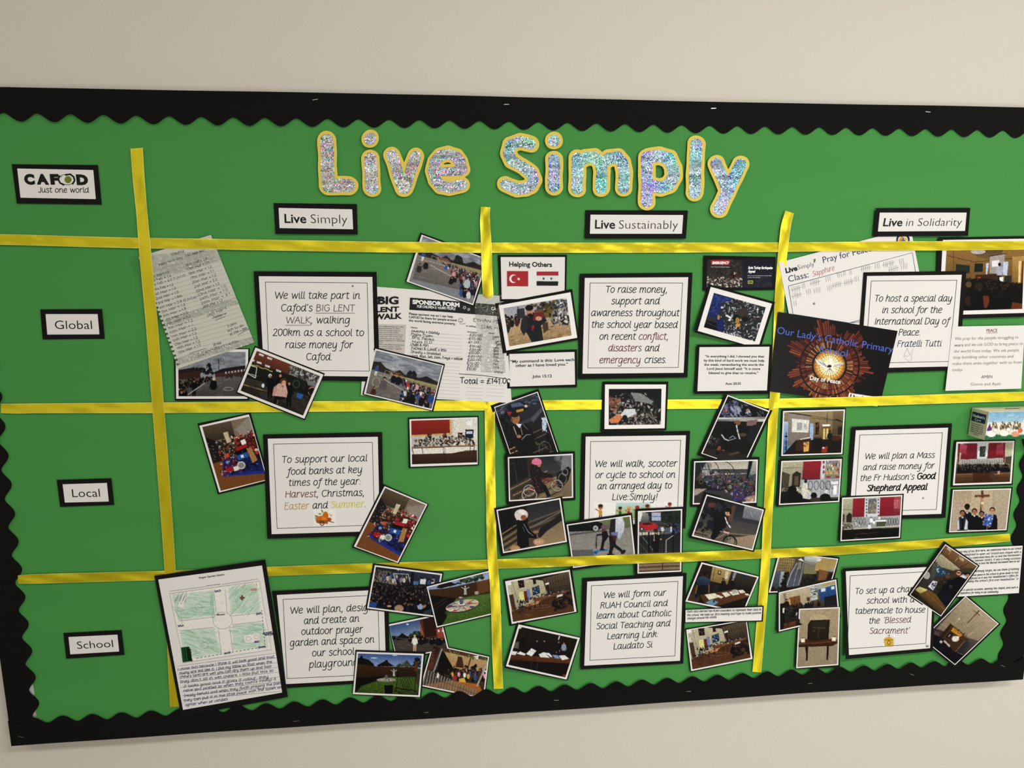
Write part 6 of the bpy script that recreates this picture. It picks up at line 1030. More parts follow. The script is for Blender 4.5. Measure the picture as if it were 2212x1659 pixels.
def d_massleft(c):
    c.all('a8a494', '5c5850').g('b8b498', '8c8874', 135, 695, 350, 690, 330, 1000, 120, 1000).l('6c6858', 5, 140, 765, 340, 760).p('58503c', 140, 800, 222, 830, 205, 970, 130, 960).p('3a3024', 245, 830, 290, 795, 335, 820, 320, 960, 240, 950).p('6a5c48', 270, 850, 310, 845, 305, 940, 265, 940)
    c.g('a82438', '8c2030', 360, 698, 540, 692, 525, 870, 345, 878).p('c8c8d0', 540, 690, 590, 688, 570, 880, 530, 880).g('8090a0', 'c8a860', 590, 690, 740, 685, 730, 828, 585, 830).s_('3a5c98 d8b050 6a8cc0 b84848 e8e0c8 2c3c5c', 90, (595, 692, 738, 688, 728, 822, 590, 826), (5, 16), 3, 1.5)
    for y in (705, 755, 805): c.e('a82438', 565, y, 9, 18)
    c.e('a82438', 612, 855, 26, 9).e('a82438', 705, 855, 24, 9).l('241c20', 6, 345, 882, 528, 875)
    c.g('a8acb4', 'b8bcc4', 335, 885, 735, 870, 722, 1105, 330, 1105)
    for k in range(5): c.o('3a3c40', 5, 430 + k * 60, 940, 22, 45)
    for k in range(9): c.l('74787e', 4, 540 + k * 22, 880, 536 + k * 22, 1040)
    c.p('e0e4f0', 640, 900, 715, 900, 708, 930, 640, 930).p('e8ecf8', 665, 940, 700, 940, 695, 1035, 660, 1035).p('d0ccc0', 355, 915, 395, 912, 405, 1000, 395, 1100, 345, 1100, 345, 980).e('2a201a', 382, 900, 16, 18).s_('e8e8e0 5c6c4c a8b090', 50, (290, 950, 330, 950, 335, 1010, 290, 1010), (4, 10)).s_('e8e8e0 5c6c4c a8b090', 50, (395, 970, 450, 970, 450, 1030, 395, 1030), (4, 10)).s_('3a382e 5c5848', 50, (125, 930, 200, 930, 200, 1010, 125, 1020), (5, 14))
    c.g('1c1a18', '0c0b0a', 120, 1010, 200, 1000, 240, 1050, 430, 1085, 730, 1060, 722, 1115, 110, 1120).e('0a0a0a', 245, 985, 46, 42).p('0a0a0a', 200, 1000, 300, 1000, 345, 1090, 200, 1100).e('0c0c0c', 320, 1060, 32, 36).e('0c0c0c', 465, 1045, 32, 34).e('4a4030', 490, 1085, 70, 22).e('0a0a0c', 580, 1065, 56, 42).m(595, 1060, 90, 'c8ccd8', skin='3a2c24').p('5c5448', 640, 1060, 725, 1055, 722, 1075, 640, 1080)
photo('photo of a priest beside a red church panel, lower left of the Mass card', d_massleft, 'P', [(115, 668), (765, 650), (735, 1112), (78, 1160)], [(133, 692), (752, 670), (725, 1110), (107, 1142)], 2, inset=.02, seed=8, lifts=[.5, .5, 1, 4])
def d_masslow(c):
    c.all('a8a494', '4c4840').g('b8b498', '98947c', 758, 1080, 868, 1075, 855, 1330, 748, 1330).l('6c6858', 4, 758, 1195, 862, 1190).p('3a3024', 800, 1250, 830, 1220, 858, 1240, 850, 1320, 800, 1320).p('584c3c', 756, 1230, 785, 1240, 780, 1320, 755, 1310)
    c.g('a82438', '901f30', 870, 1078, 990, 1072, 980, 1262, 862, 1266).g('a82438', '901f30', 1145, 1066, 1290, 1060, 1280, 1252, 1135, 1258).g('b84c58', '8c2434', 1285, 1062, 1362, 1055, 1345, 1245, 1275, 1252)
    for k in range(5): c.l('d88890', 5, 1290 + k * 13, 1090, 1286 + k * 13, 1180)
    c.p('c8ccd4', 990, 1072, 1145, 1066, 1135, 1262, 980, 1266).g('6a7480', '8a8470', 1025, 1080, 1110, 1076, 1102, 1230, 1015, 1232).s_('c89850 3a5078 8a9ab0 d8c888 2c3440', 80, (1028, 1085, 1108, 1080, 1100, 1226, 1018, 1228), (4, 12), 3, 1.5)
    for y in range(1090, 1260, 32): c.e('5c2430', 1005, y, 6, 10).e('5c2430', 1124, y, 6, 10)
    c.g('a8acb0', '94989c', 862, 1270, 1345, 1250, 1335, 1370, 860, 1380)
    for x in list(range(885, 985, 32)) + list(range(1160, 1340, 26)): c.o('3c4044', 4, x, 1310, 11, 34)
    c.p('e8ece8', 1095, 1300, 1205, 1295, 1200, 1310, 1095, 1314).p('5c5c48', 1105, 1314, 1200, 1312, 1195, 1360, 1105, 1360).m(1053, 1360, 95, 'e8ecf0').m(1080, 1365, 70, 'e0e4e8').m(1135, 1310, 55, 'e8e4d0').s_('e8e8d8 5c6c4c', 30, (895, 1320, 935, 1320, 935, 1360, 895, 1360), (4, 9)).s_('c8c8b8 3c4438', 40, (760, 1320, 870, 1320, 870, 1390, 760, 1380), (4, 10)).l('c8c4b0', 8, 780, 1390, 1340, 1355)
    c.g('14120f', '0a0908', 745, 1400, 1350, 1375, 1345, 1480, 740, 1505).m(1035, 1420, 90, 'd8dcec').k(22, (750, 1400, 1340, 1375, 1340, 1420, 750, 1450), 60, 90, '0a0a0a 100f10 16161c', '2c2018', '0a0a0a').l('6a5440', 4, 890, 1440, 1120, 1420).l('8a7a5c', 4, 880, 1480, 960, 1475)
photo('photo of a church altar with red panels, overlapping the Mass card bottom left corner', d_masslow, 'P', [(748, 1052), (1387, 1027), (1357, 1490), (722, 1525)], [(755, 1068), (1372, 1040), (1347, 1477), (738, 1513)], 4.4, inset=.02, seed=8)
def d_choir(c):
    c.all('a8a494', '4a3020').g('c8c4b0', 'b0ac98', 530, 468, 1120, 455, 1115, 700, 520, 690).g('98283c', '84202f', 590, 480, 740, 470, 740, 650, 560, 645).g('98283c', '84202f', 850, 470, 1000, 466, 1010, 640, 840, 645).g('c85c70', 'a83448', 545, 478, 632, 500, 622, 600, 540, 570).g('c85c70', 'a83448', 942, 500, 1020, 470, 1020, 590, 935, 595).p('8c2838', 1010, 466, 1030, 464, 1025, 680, 1010, 680).p('7c2432', 538, 475, 560, 480, 545, 690, 530, 690)
    c.p('d0d4d8', 738, 470, 860, 462, 835, 680, 735, 680).p('3c4440', 765, 512, 828, 510, 820, 620, 762, 620).s_('a89858 6c7c70 2c3434', 24, (770, 520, 822, 520, 815, 612, 768, 612), (5, 12), 3, 1.5).g('b0b0a8', '9a9a94', 550, 650, 1010, 630, 1005, 690, 540, 700)
    for x in range(580, 1010, 26): c.l('54565a', 3, x, 655, x, 690)
    c.p('c0bca0', 1030, 460, 1125, 455, 1115, 640, 1030, 650).p('5c5440', 1030, 620, 1110, 610, 1100, 700, 1030, 690).k(120, (535, 700, 1060, 690, 1060, 745, 535, 760), 45, 60, '14141a 1a1a22 0e0e12 343848', 'a07860 8a6450 c89880', '14100e').s_('0e0e14 1a1c24', 120, (530, 750, 1080, 740, 1060, 800, 540, 800), (8, 18)).p('12121a', 700, 780, 870, 780, 870, 830, 700, 830)
    c.g('5c3418', '4a2a14', 500, 790, 1100, 780, 1095, 885, 495, 895).g('7a5430', '54371c', 500, 800, 690, 795, 690, 890, 495, 895).l('9c7448', 6, 500, 805, 690, 797).l('3a2412', 4, 500, 845, 690, 840).g('7a5430', '54371c', 900, 790, 1105, 775, 1095, 880, 895, 885).l('9c7448', 6, 905, 805, 1105, 785).l('3a2412', 4, 905, 840, 1100, 830).s_('4a4440', 14, (870, 770, 930, 765, 930, 830, 870, 830), (8, 16)).p('c8988c', 950, 768, 975, 766, 975, 800, 950, 802)
photo('photo of a large school group in front of red church walls', d_choir, 'Q', [(500, 445), (1140, 437), (1110, 915), (460, 937)], [(518, 462), (1130, 450), (1098, 900), (480, 920)], 1, inset=.03, seed=8)
def d_cruci(c):
    c.all('b8a890', 'b0a08c').g('c0b096', 'b4a48c', 670, 965, 905, 960, 895, 1380, 660, 1385).g('b09c80', 'b8a890', 480, 970, 680, 968, 670, 1170, 465, 1180).p('a89880', 905, 960, 912, 960, 905, 1380, 898, 1380)
    c.p('6a4024', 778, 975, 804, 975, 800, 1050, 780, 1200, 765, 1200, 776, 1050).p('7a4c2c', 710, 1022, 868, 1018, 866, 1044, 710, 1048).p('b88c60', 780, 1045, 800, 1048, 806, 1100, 798, 1150, 786, 1190, 778, 1150, 774, 1100).l('b88c60', 9, 745, 1040, 785, 1058, 835, 1044).e('5c3a22', 793, 1044, 10, 12).p('d8c4a0', 774, 1095, 806, 1095, 804, 1122, 776, 1122)
    for x, y, h, co, sk, ha in ((632, 1385, 270, '14161e', '2c1c18', '0c0a0a'), (708, 1388, 225, '10121a', 'b07858', '14100e'), (785, 1390, 200, '10121a', '9a6c50', '14100e'), (895, 1390, 240, '121216', 'c8906c', '1c1814'), (583, 1400, 220, '2a3348', 'a8704c', '100e0e')):
        r = 26; c.p(co, x - 52, y, x - 50, y - h * .5, x - 36, y - h * .66, x, y - h * .7, x + 40, y - h * .66, x + 54, y - h * .45, x + 52, y).e(ha, x, y - h + 28, r + 3, 30).e(sk, x, y - h + 38, r - 3, 26).e('120c0a', x - 9, y - h + 34, 3, 2.4).e('120c0a', x + 9, y - h + 34, 3, 2.4).l('6a3428', 2.5, x - 7, y - h + 52, x + 7, y - h + 52).p('d8d8dc', x - 14, y - h * .68, x + 14, y - h * .68, x, y - h * .6)
    c.p('c0c4cc', 530, 1310, 545, 1260, 552, 1385, 528, 1385).p('c0c4cc', 620, 1270, 640, 1300, 635, 1385, 600, 1385).p('0e1016', 572, 1270, 595, 1270, 592, 1385, 572, 1385).p('3c5cac', 820, 1220, 912, 1236, 880, 1355, 790, 1338).s_('8aa4e0 c8d4f0 2c4890', 70, (826, 1226, 905, 1240, 876, 1348, 798, 1334), (4, 11), 1.8).e('b07858', 800, 1300, 10, 9).e('b07858', 862, 1352, 12, 9)
photo('photo of five pupils standing beneath a wooden crucifix', d_cruci, 'Q', [(465, 955), (1112, 938), (1055, 1408), (418, 1428)], [(482, 968), (1095, 952), (1045, 1392), (440, 1415)], 1, inset=.018, seed=8, n=160)

# ------------------------------------------------------------------ school row
GQ = [(60, 243), (1135, 85), (1355, 1415), (320, 1605)]
it = Item('garden_design', 'large pupil drawing headed Prayer Garden Design with handwriting below, black mount', 'drawing', 'R', GQ, 4, [2, 1, 3, 1])
it.sheet('card_mount', 'R', GQ, 0, M_CARD); it.sheet('paper_sheet', 'R', [(98, 278), (1103, 142), (1298, 1372), (338, 1540)], .0005, M_PAPER)
def d_garden(c):
    c.all('e4e0da')
    def cray(P, n, rot, cols='9cc8ac 88bc9c b4d4c0 78b490'):
        for x, y in c.pts(n, P): L = c.r.uniform(20, 55); a = rot + c.r.uniform(-.25, .25); c.l(c.r.choice(cols.split()), c.r.uniform(3, 7), x - L * math.cos(a), y - L * math.sin(a), x + L * math.cos(a), y + L * math.sin(a), al=.5)
    c.p('c4d8c8', 235, 425, 632, 385, 645, 625, 300, 675, al=.8).p('c4d8c8', 780, 355, 1050, 325, 1090, 600, 800, 610, al=.8).p('c4d8c8', 315, 775, 640, 745, 705, 985, 450, 1040, 330, 930, al=.8).p('c4d8c8', 815, 715, 1115, 690, 1165, 930, 820, 960, al=.8)
    cray((250, 440, 620, 395, 635, 615, 310, 655), 90, -.05); cray((320, 560, 640, 560, 640, 620, 330, 660), 40, -.1); cray((600, 400, 635, 400, 645, 620, 610, 620), 26, 1.5); cray((790, 365, 1040, 340, 1080, 590, 810, 600), 120, -.8); cray((325, 780, 650, 755, 690, 975, 440, 1020), 110, .25); cray((825, 720, 1105, 700, 1140, 920, 830, 950), 110, .15); cray((250, 560, 330, 560, 340, 660, 300, 665), 20, 1.2)
    c.p('e4e0da', 300, 440, 410, 400, 340, 560, 290, 540).p('e4e0da', 920, 815, 1075, 800, 1080, 880, 940, 890)
    for i in range(12): c.l('6a6a70', 2.5, 250 + i * 10, 500 + 20 * math.sin(i * 2), 290 + i * 9, 420 + 25 * math.cos(i * 1.7))
    c.p('1c5030', 320, 935, 400, 925, 432, 1065, 335, 1078); [c.l(c.r.choice(['143c20', '2c6c40', '0e3018']), 5, 325 + i * 5, 935 + c.r.uniform(0, 15), 340 + i * 5, 1070 - c.r.uniform(0, 15)) for i in range(18)]
    c.p('8a5038', 900, 430, 918, 430, 918, 448, 935, 448, 935, 465, 918, 465, 918, 480, 900, 480, 900, 465, 886, 465, 886, 448, 900, 448).p('c89888', 990, 368, 1055, 362, 1045, 388, 990, 388); c.s_('c09890 a8b8a0', 18, (770, 345, 1060, 310, 1060, 330, 770, 360), (3, 8)); c.s_('c8a8a0', 14, (230, 420, 640, 385, 640, 400, 240, 440), (3, 7))
cv = Cv('R', [(200, 412), (1078, 292), (1196, 955), (335, 1085)], 'e4e0da', n=230, ss=2, seed=4); d_garden(cv); it.picture(cv, cv.done(.02), .0008, 'crayon_drawing')
sans(it, 'R', [('Prayer Garden Design', 495, 270, 737, 236)], 17, .02, '2c2c2e', dh=.001); sans(it, 'R', [('Fence at the back', 568, 343, 700, 328)], 11, .01, '4c4c4e', dh=.001); sans(it, 'R', [('Mosaic', 668, 628, 746, 620)], 17, .02, '2c2c2e', dh=.0012)
cir = [[(722 + 93 * math.cos(a), 675 + 82 * math.sin(a)) for a in np.linspace(0, 6.283, 26)]]
it.strokes('R', cir + [[(208, 392), (560, 345)], [(715, 325), (1066, 272)], [(208, 415), (1078, 293), (1193, 957), (345, 1085), (208, 415)], [(635, 385), (660, 590)], [(745, 370), (765, 595)], [(300, 680), (640, 640)], [(305, 775), (635, 740)], [(812, 630), (1090, 600)], [(815, 715), (1110, 680)], [(680, 745), (708, 990)], [(790, 750), (822, 975)]], .5, '48484a', .0011, 'plan_lines')
it.strokes('R', [[(488 + 36 * math.cos(a), 545 + 30 * math.sin(a)) for a in np.linspace(0, 6.283, 14)], [(546 + 36 * math.cos(a), 916 + 30 * math.sin(a)) for a in np.linspace(0, 6.283, 14)], [(972 + 26 * math.cos(a), 850 + 22 * math.sin(a)) for a in np.linspace(0, 6.283, 12)], [(1049 + 22 * math.cos(a), 834 + 18 * math.sin(a)) for a in np.linspace(0, 6.283, 12)], [(345, 905), (370, 880), (400, 910)], [(430, 950), (465, 955), (470, 990), (435, 1000)]], .5, '6a7a70', .0011, 'pencil_doodle')
it.strokes('R', [[(470 + 38 * k, 1042 - 6.5 * k), (486 + 38 * k, 1036 - 6.5 * k)] for k in range(18)] + [[(1100 + 2.8 * k, 575 + 32 * k), (1104 + 2.8 * k, 588 + 32 * k)] for k in range(12)], 1.1, '2c2c38', .0011, 'dashed_border')
it.strokes('R', [[(278 + k * 7.2, 1118 + k * 41 + 0), (1250 + k * 5, 988 + k * 46.5)] for k in range(9)], .45, '55555c', .0008, 'ruled_lines')
text(it, 'R', [('I chose this because I think it will look good and that', 285, 1160, 1220, 1035), ('many are will like it. I put my table so that when the', 305, 1195, 1200, 1085), ('chears (are) are wet you can dry them up and that', 308, 1232, 1195, 1128), ("they don't sit in wet chears. I also put this so", 312, 1280, 1215, 1168), ('it looks good and it gives it colour. they', 345, 1325, 1165, 1228), ('Have lent piceses so when they counts (really) it', 345, 1368, 1240, 1250),
    ('(really bench) and when they finish praying the piles', 350, 1415, 1292, 1290), ('they can put it in the little place with the listen on', 345, 1462, 1295, 1330), ('lighter when be candles.', 360, 1505, 780, 1445)], 17, .85, '2c3468', .15, .5, dh=.001, seed=3)
text(it, 'R', [('bench', 645, 402, 705, 394), ('bench', 290, 738, 345, 730), ('bench', 1048, 620, 1100, 612), ('bench', 740, 1002, 800, 992), ('decoration', 1112, 808, 1200, 795), ('waterfall', 1130, 822, 1210, 812), ('plants', 1030, 890, 1078, 884), ('flowers', 1065, 945, 1140, 935)], 15, .8, '2c3468', .1, .5, dh=.0012, seed=5)
def d_crowd(c):
    c.all('2c3440', '14141c').g('6c6864', '8a8278', 262, 150, 520, 200, 500, 330, 240, 290).g('3a4258', '2c3448', 500, 150, 1000, 215, 985, 320, 480, 300).s_('14141c 3c3438', 60, (270, 150, 460, 190, 440, 320, 250, 290), (8, 18), 2, 1.5).k(30, (350, 190, 960, 260, 950, 300, 340, 260), 60, 80, '1c2030 2a3450 c8b8a0 3058a0 8a8c94', 'a07860', '14100e')
    c.l('c8d0dc', 6, 500, 320, 465, 205, 630, 212, 655, 315).l('a8b0b8', 3, 470, 210, 560, 330).p('1c1c24', 665, 190, 700, 195, 680, 360, 640, 420).p('d0d4d8', 770, 265, 830, 270, 820, 325, 760, 320).p('5878a8', 690, 290, 750, 290, 740, 330, 690, 330).s_('e8ecf0', 8, (480, 145, 560, 160, 560, 168, 480, 156), (4, 12), 3)
    c.k(170, (225, 320, 970, 330, 940, 430, 200, 430), 50, 60, '10121a 181c28 0c0c10 3a4048', '9a705c 8a6250 c89c80', '0e0c0c 2a1e18').k(60, (200, 430, 930, 430, 900, 560, 190, 540), 95, 110, '10121a 0c0c12 1c2438', '8a6250 9a705c', '0e0c0c 2a1e18 3c2a20').p('3050a0', 190, 540, 240, 515, 285, 530, 270, 595, 180, 590).e('b09070', 530, 590, 52, 40).e('2a1e16', 540, 520, 40, 32).e('a88470', 790, 560, 40, 30).e('2c201a', 800, 528, 34, 28).p('98a8c8', 730, 560, 780, 540, 790, 600, 740, 600).e('c89878', 420, 565, 26, 12).p('34404c', 810, 620, 900, 590, 880, 665, 800, 650)
photo('photo of a dense crowd of seated pupils on a playground', d_crowd, 'T', [(237, 87), (1030, 190), (940, 702), (150, 603)], [(257, 108), (1012, 205), (925, 690), (170, 592)], 3, inset=.022, seed=4, n=170)
def statue(c, x, y, s): c.p('a8b4b0', x - 12 * s, y, x - 10 * s, y - 40 * s, x - 14 * s, y - 58 * s, x, y - 62 * s, x + 14 * s, y - 58 * s, x + 10 * s, y - 40 * s, x + 14 * s, y).l('a8b4b0', 7 * s, x - 12 * s, y - 56 * s, x - 34 * s, y - 66 * s).l('a8b4b0', 7 * s, x + 12 * s, y - 56 * s, x + 34 * s, y - 66 * s).e('b8c0bc', x, y - 72 * s, 7 * s, 9 * s)
def d_mosaic(c):
    c.all('4a6a28', '3c5a20').g('7c98c8', 'a8b8d8', 845, 350, 1560, 175, 1580, 270, 850, 420).s_('24381c 3a4c2c 4c5c3c', 60, (1200, 290, 1260, 240, 1340, 245, 1370, 280, 1380, 220, 1470, 200, 1480, 260, 1210, 320), (10, 26)).p('2a1e1a', 950, 365, 1000, 300, 1090, 290, 1180, 330, 1000, 370).p('3a2c24', 1140, 325, 1190, 300, 1220, 320)
    c.g('5c3c20', '4a2f18', 850, 385, 1050, 370, 1200, 340, 1330, 310, 1570, 260, 1590, 420, 1350, 450, 1170, 480, 900, 590); [c.l('36220f', 3, 860 + i * 22, 395 - i * 3.4, 875 + i * 20, 560 - i * 7) for i in range(34)]; c.p('b87838', 1400, 290, 1560, 262, 1565, 400, 1410, 430, al=.35)
    c.g('16120e', '1c1812', 850, 440, 1170, 480, 1040, 640, 1090, 690, 1000, 800, 945, 800, 880, 600).l('54483a', 5, 905, 570, 1060, 480).l('54483a', 5, 920, 610, 1065, 510).l('3c2818', 4, 1060, 375, 1330, 320, 1340, 440, 1240, 455); statue(c, 1270, 440, 1.25)
    c.g('5c8030', '486c24', 1170, 490, 1595, 415, 1660, 630, 1000, 790, 1060, 700, 1080, 620).s_('6c9038 3c5c1c 7ca048', 180, (1180, 490, 1590, 430, 1650, 620, 1020, 770, 1080, 640), (5, 16), 3, 1.4, .6).p('a8a898', 1375, 405, 1415, 400, 1420, 432, 1378, 440)
    cx, cy, rx, ry, ro = 1238, 560, 188, 62, -.2; c.e('1c2030', cx, cy + 6, rx + 4, ry + 4, ro, n=30).e('c0b8ac', cx, cy, rx, ry, ro, n=30)
    for k in range(18):
        for r0, r1 in ((.35, .62), (.66, .96)):
            if c.r.random() < .7:
                a0, a1 = k * .349 + .04, k * .349 + .3; co = c.r.choice('c8905c b8503c 3c4c80 e0d0b0 8a94b0 d8a870 2c3454 e8e0d0'.split()); cs, sn = math.cos(ro), math.sin(ro); P = []
                for rr, aa in ((r0, a0), (r1, a0), (r1, a1), (r0, a1)): u, v = rx * rr * math.cos(aa), ry * rr * math.sin(aa); P += [cx + u * cs - v * sn, cy + u * sn + v * cs]
                c.p(co, *P)
    for k in range(9): a = k * .698; c.l('2c3048', 4, cx, cy, cx + rx * .95 * math.cos(a) * math.cos(ro) - ry * .95 * math.sin(a) * math.sin(ro), cy + rx * .95 * math.cos(a) * math.sin(ro) + ry * .95 * math.sin(a) * math.cos(ro))
    c.e('e0dcd4', 1230, 545, 34, 14).p('5c6478', 1200, 470, 1240, 466, 1245, 545, 1210, 548).e('a8acb8', 1219, 470, 20, 8)
photo('photo of a round mosaic on grass, its right side under the upright ribbon', d_mosaic, 'T', [(828, 335), (1572, 152), (1680, 648), (945, 820)], [(838, 350), (1562, 165), (1668, 637), (950, 808)], 4, inset=.018, seed=4, n=170)
def d_yard(c):
    c.all('50688c', '4c4038').g('3c5c90', '90a8c8', 415, 790, 760, 715, 780, 900, 420, 900).e('e0e4ec', 625, 772, 14, 8).p('14161a', 420, 890, 480, 905, 505, 935, 425, 965).p('1a1a1e', 510, 920, 565, 868, 625, 910, 720, 900, 720, 950, 500, 955).s_('24341c 34442c', 50, (640, 900, 700, 850, 760, 840, 770, 920, 650, 920), (10, 22)).p('6c3424', 760, 715, 900, 680, 985, 665, 1080, 1000, 950, 910, 800, 930, 770, 850).p('3c2018', 790, 700, 920, 680, 950, 900, 820, 915).p('b0583c', 755, 730, 790, 830, 815, 930, 795, 930, 770, 860).p('a84c34', 940, 820, 1030, 800, 1060, 930, 960, 925)
    for x in (960, 1005): c.p('d0d8e4', x, 835, x + 18, 831, x + 22, 855, x + 4, 858)
    c.g('58504a', '48403c', 425, 960, 700, 930, 1080, 960, 1100, 1080, 430, 1090).s_('6a625a 3c3632', 30, (430, 970, 1060, 980, 1060, 1060, 430, 1060), (20, 50), 6, .1, .4).k(30, (640, 900, 1060, 920, 1060, 950, 650, 950), 60, 90, '121218 1a1c28', 'b08868', '14100e').m(705, 1070, 180, 'e0dcd4', hair='c8b088', legs='c8a890').l('8a8884', 4, 520, 925, 600, 935, 720, 925)
photo('photo of a woman in white crossing a school yard, mostly covered by its neighbours', d_yard, 'T', [(405, 760), (1000, 640), (1098, 1060), (490, 1180)], [(412, 772), (985, 655), (1085, 1048), (500, 1165)], 1, I=[(416, 790), (980, 672), (1068, 1040), (508, 1150)], seed=4)
def d_trellis(c):
    c.all('3c5424', '2c4018').g('3c5c9c', '98acd4', 60, 1088, 795, 1110, 780, 1270, 50, 1250).e('c8d4e8', 250, 1150, 40, 6).e('c8d4e8', 480, 1120, 30, 5).p('1c1814', 50, 1160, 95, 1145, 100, 1125, 122, 1125, 125, 1150, 190, 1170, 250, 1220, 250, 1245, 50, 1235).p('241a16', 285, 1228, 370, 1185, 385, 1170, 400, 1172, 405, 1195, 475, 1240, 290, 1245).s_('3a4c30 4a5a40', 40, (510, 1240, 560, 1200, 620, 1190, 660, 1240), (8, 20)).s_('14201a 1c2a20', 50, (680, 1240, 700, 1170, 740, 1145, 780, 1180, 770, 1250), (8, 18))
    c.g('54351c', '3a2614', 50, 1215, 290, 1245, 720, 1250, 715, 1350, 360, 1350, 50, 1380); [c.l('2c1c0e', 3, 60 + i * 22, 1225, 58 + i * 21, 1360) for i in range(30)]; c.g('14110c', '1c1a10', 45, 1370, 360, 1350, 300, 1400, 100, 1470, 45, 1540).g('5c7c2c', '3c5a1c', 360, 1365, 715, 1360, 760, 1565, 40, 1545, 110, 1460, 280, 1405).s_('6c8c38 2c4814 4a6a20', 110, (250, 1420, 480, 1400, 480, 1540, 60, 1530), (6, 18), 2.5, None, .5)
    c.e('a89c90', 385, 1392, 108, 20).s_('c8bcb0 5c5450', 30, (290, 1385, 480, 1385, 480, 1405, 290, 1405), (4, 12), 3, 0).p('6a6c74', 375, 1335, 398, 1335, 400, 1385, 374, 1385).l('3c2a18', 5, 430, 1250, 432, 1350, 520, 1350, 520, 1250); statue(c, 470, 1350, 1.0)
    c.p('0e0e10', 362, 1450, 465, 1450, 455, 1560, 372, 1560).l('5c5c40', 4, 385, 1420, 410, 1455, 435, 1415).p('6c3c28', 705, 1190, 738, 1188, 735, 1300, 700, 1300)
    c.l('1a140f', 7, 520, 1290, 500, 1480, 700, 1510, 722, 1310); c.l('1a140f', 7, 520, 1295, 560, 1282, 660, 1290, 722, 1312)
    for k in range(9): c.l('1a140f', 4, 515 + k * 24, 1300, 500 + max(0, k * 24 - 60), 1300 + min(180, 40 + k * 26)); c.l('1a140f', 4, 715 - k * 24, 1315, 715 - max(0, k * 24 - 60), 1315 + min(180, 40 + k * 26))
    for k in range(8): c.l('5c4430', 5, 725 + k * 8, 1330, 718 + k * 8, 1440)
    c.s_('241c14 4c3c2c', 60, (490, 1480, 750, 1500, 745, 1570, 480, 1550), (8, 22), 3, .1)
photo('photo of a sunny walled garden with a lattice gate, bottom edge over the border', d_trellis, 'T', [(42, 1058), (828, 1082), (778, 1592), (8, 1560)], [(55, 1078), (805, 1102), (762, 1585), (12, 1552)], 5, inset=.025, seed=4, n=150, lifts=[.5, .5, 1, 1])
def d_picket(c):
    c.all('5c4a38', '4a3828').g('3c2418', '6a3c28', 910, 1010, 990, 1040, 900, 1280, 840, 1270); [c.l('8a5a44', 4, 900 + (i % 2) * 5 - i * 2.4, 1050 + i * 16, 935 - i * 2.4, 1058 + i * 16) for i in range(13)]
    c.g('c0a070', 'b09060', 1040, 1080, 1520, 1180, 1500, 1300, 1120, 1270).p('1c1612', 1000, 1060, 1050, 1110, 1140, 1270, 1150, 1330, 950, 1320).p('6a3424', 1050, 1045, 1400, 1120, 1380, 1140, 1050, 1070).s_('6c8440 4a6030 8ca060', 60, (1060, 1060, 1530, 1150, 1520, 1195, 1050, 1090), (6, 16)).p('5c3424', 1190, 1130, 1235, 1140, 1255, 1260, 1160, 1250).p('a02c24', 1350, 1110, 1400, 1110, 1380, 1150).p('d8dcd8', 1360, 1130, 1420, 1120, 1410, 1170).l('9a9c9c', 16, 1010, 1050, 920, 1300).l('5c2018', 12, 1330, 1150, 1290, 1290)
    c.s_('14100e 1c1814', 60, (960, 1240, 1480, 1230, 1470, 1400, 1300, 1440, 940, 1350), (14, 36), 1.6).k(26, (960, 1270, 1500, 1270, 1490, 1350, 960, 1320), 60, 80, 'e8e4e0 3058a8 c83c5c e8a0b0 2a2a30 d8b040', 'a87858 c89878', '2c201a 6a4a30').m(1435, 1430, 160, '5c3c34', skin='a87860', hair='3c2820').p('e0b848', 1200, 1380, 1260, 1370, 1280, 1430, 1200, 1430).e('b83048', 1150, 1370, 24, 28)
    c.g('b87430', '9c5c24', 830, 1440, 1120, 1400, 1420, 1440, 1500, 1600, 800, 1500).l('a8a8a4', 18, 1525, 1180, 1400, 1460)
    for k in range(20):
        x = 838 + k * 29; y = 1280 + k * 12; c.l('78746e', 15, x, y, x - 40, y + 200); c.l('a09c94', 5, x - 5, y + 4, x - 44, y + 200); c.e('8a867e', x, y, 8, 9)
    c.l('5c5850', 7, 820, 1340, 1420, 1560)
photo('photo of children behind a grey picket fence, its foot tucked behind the border', d_picket, 'T', [(893, 980), (1548, 1125), (1490, 1622), (757, 1472)], [(905, 993), (1538, 1135), (1480, 1608), (770, 1460)], 1.5, inset=.02, seed=4, n=160)
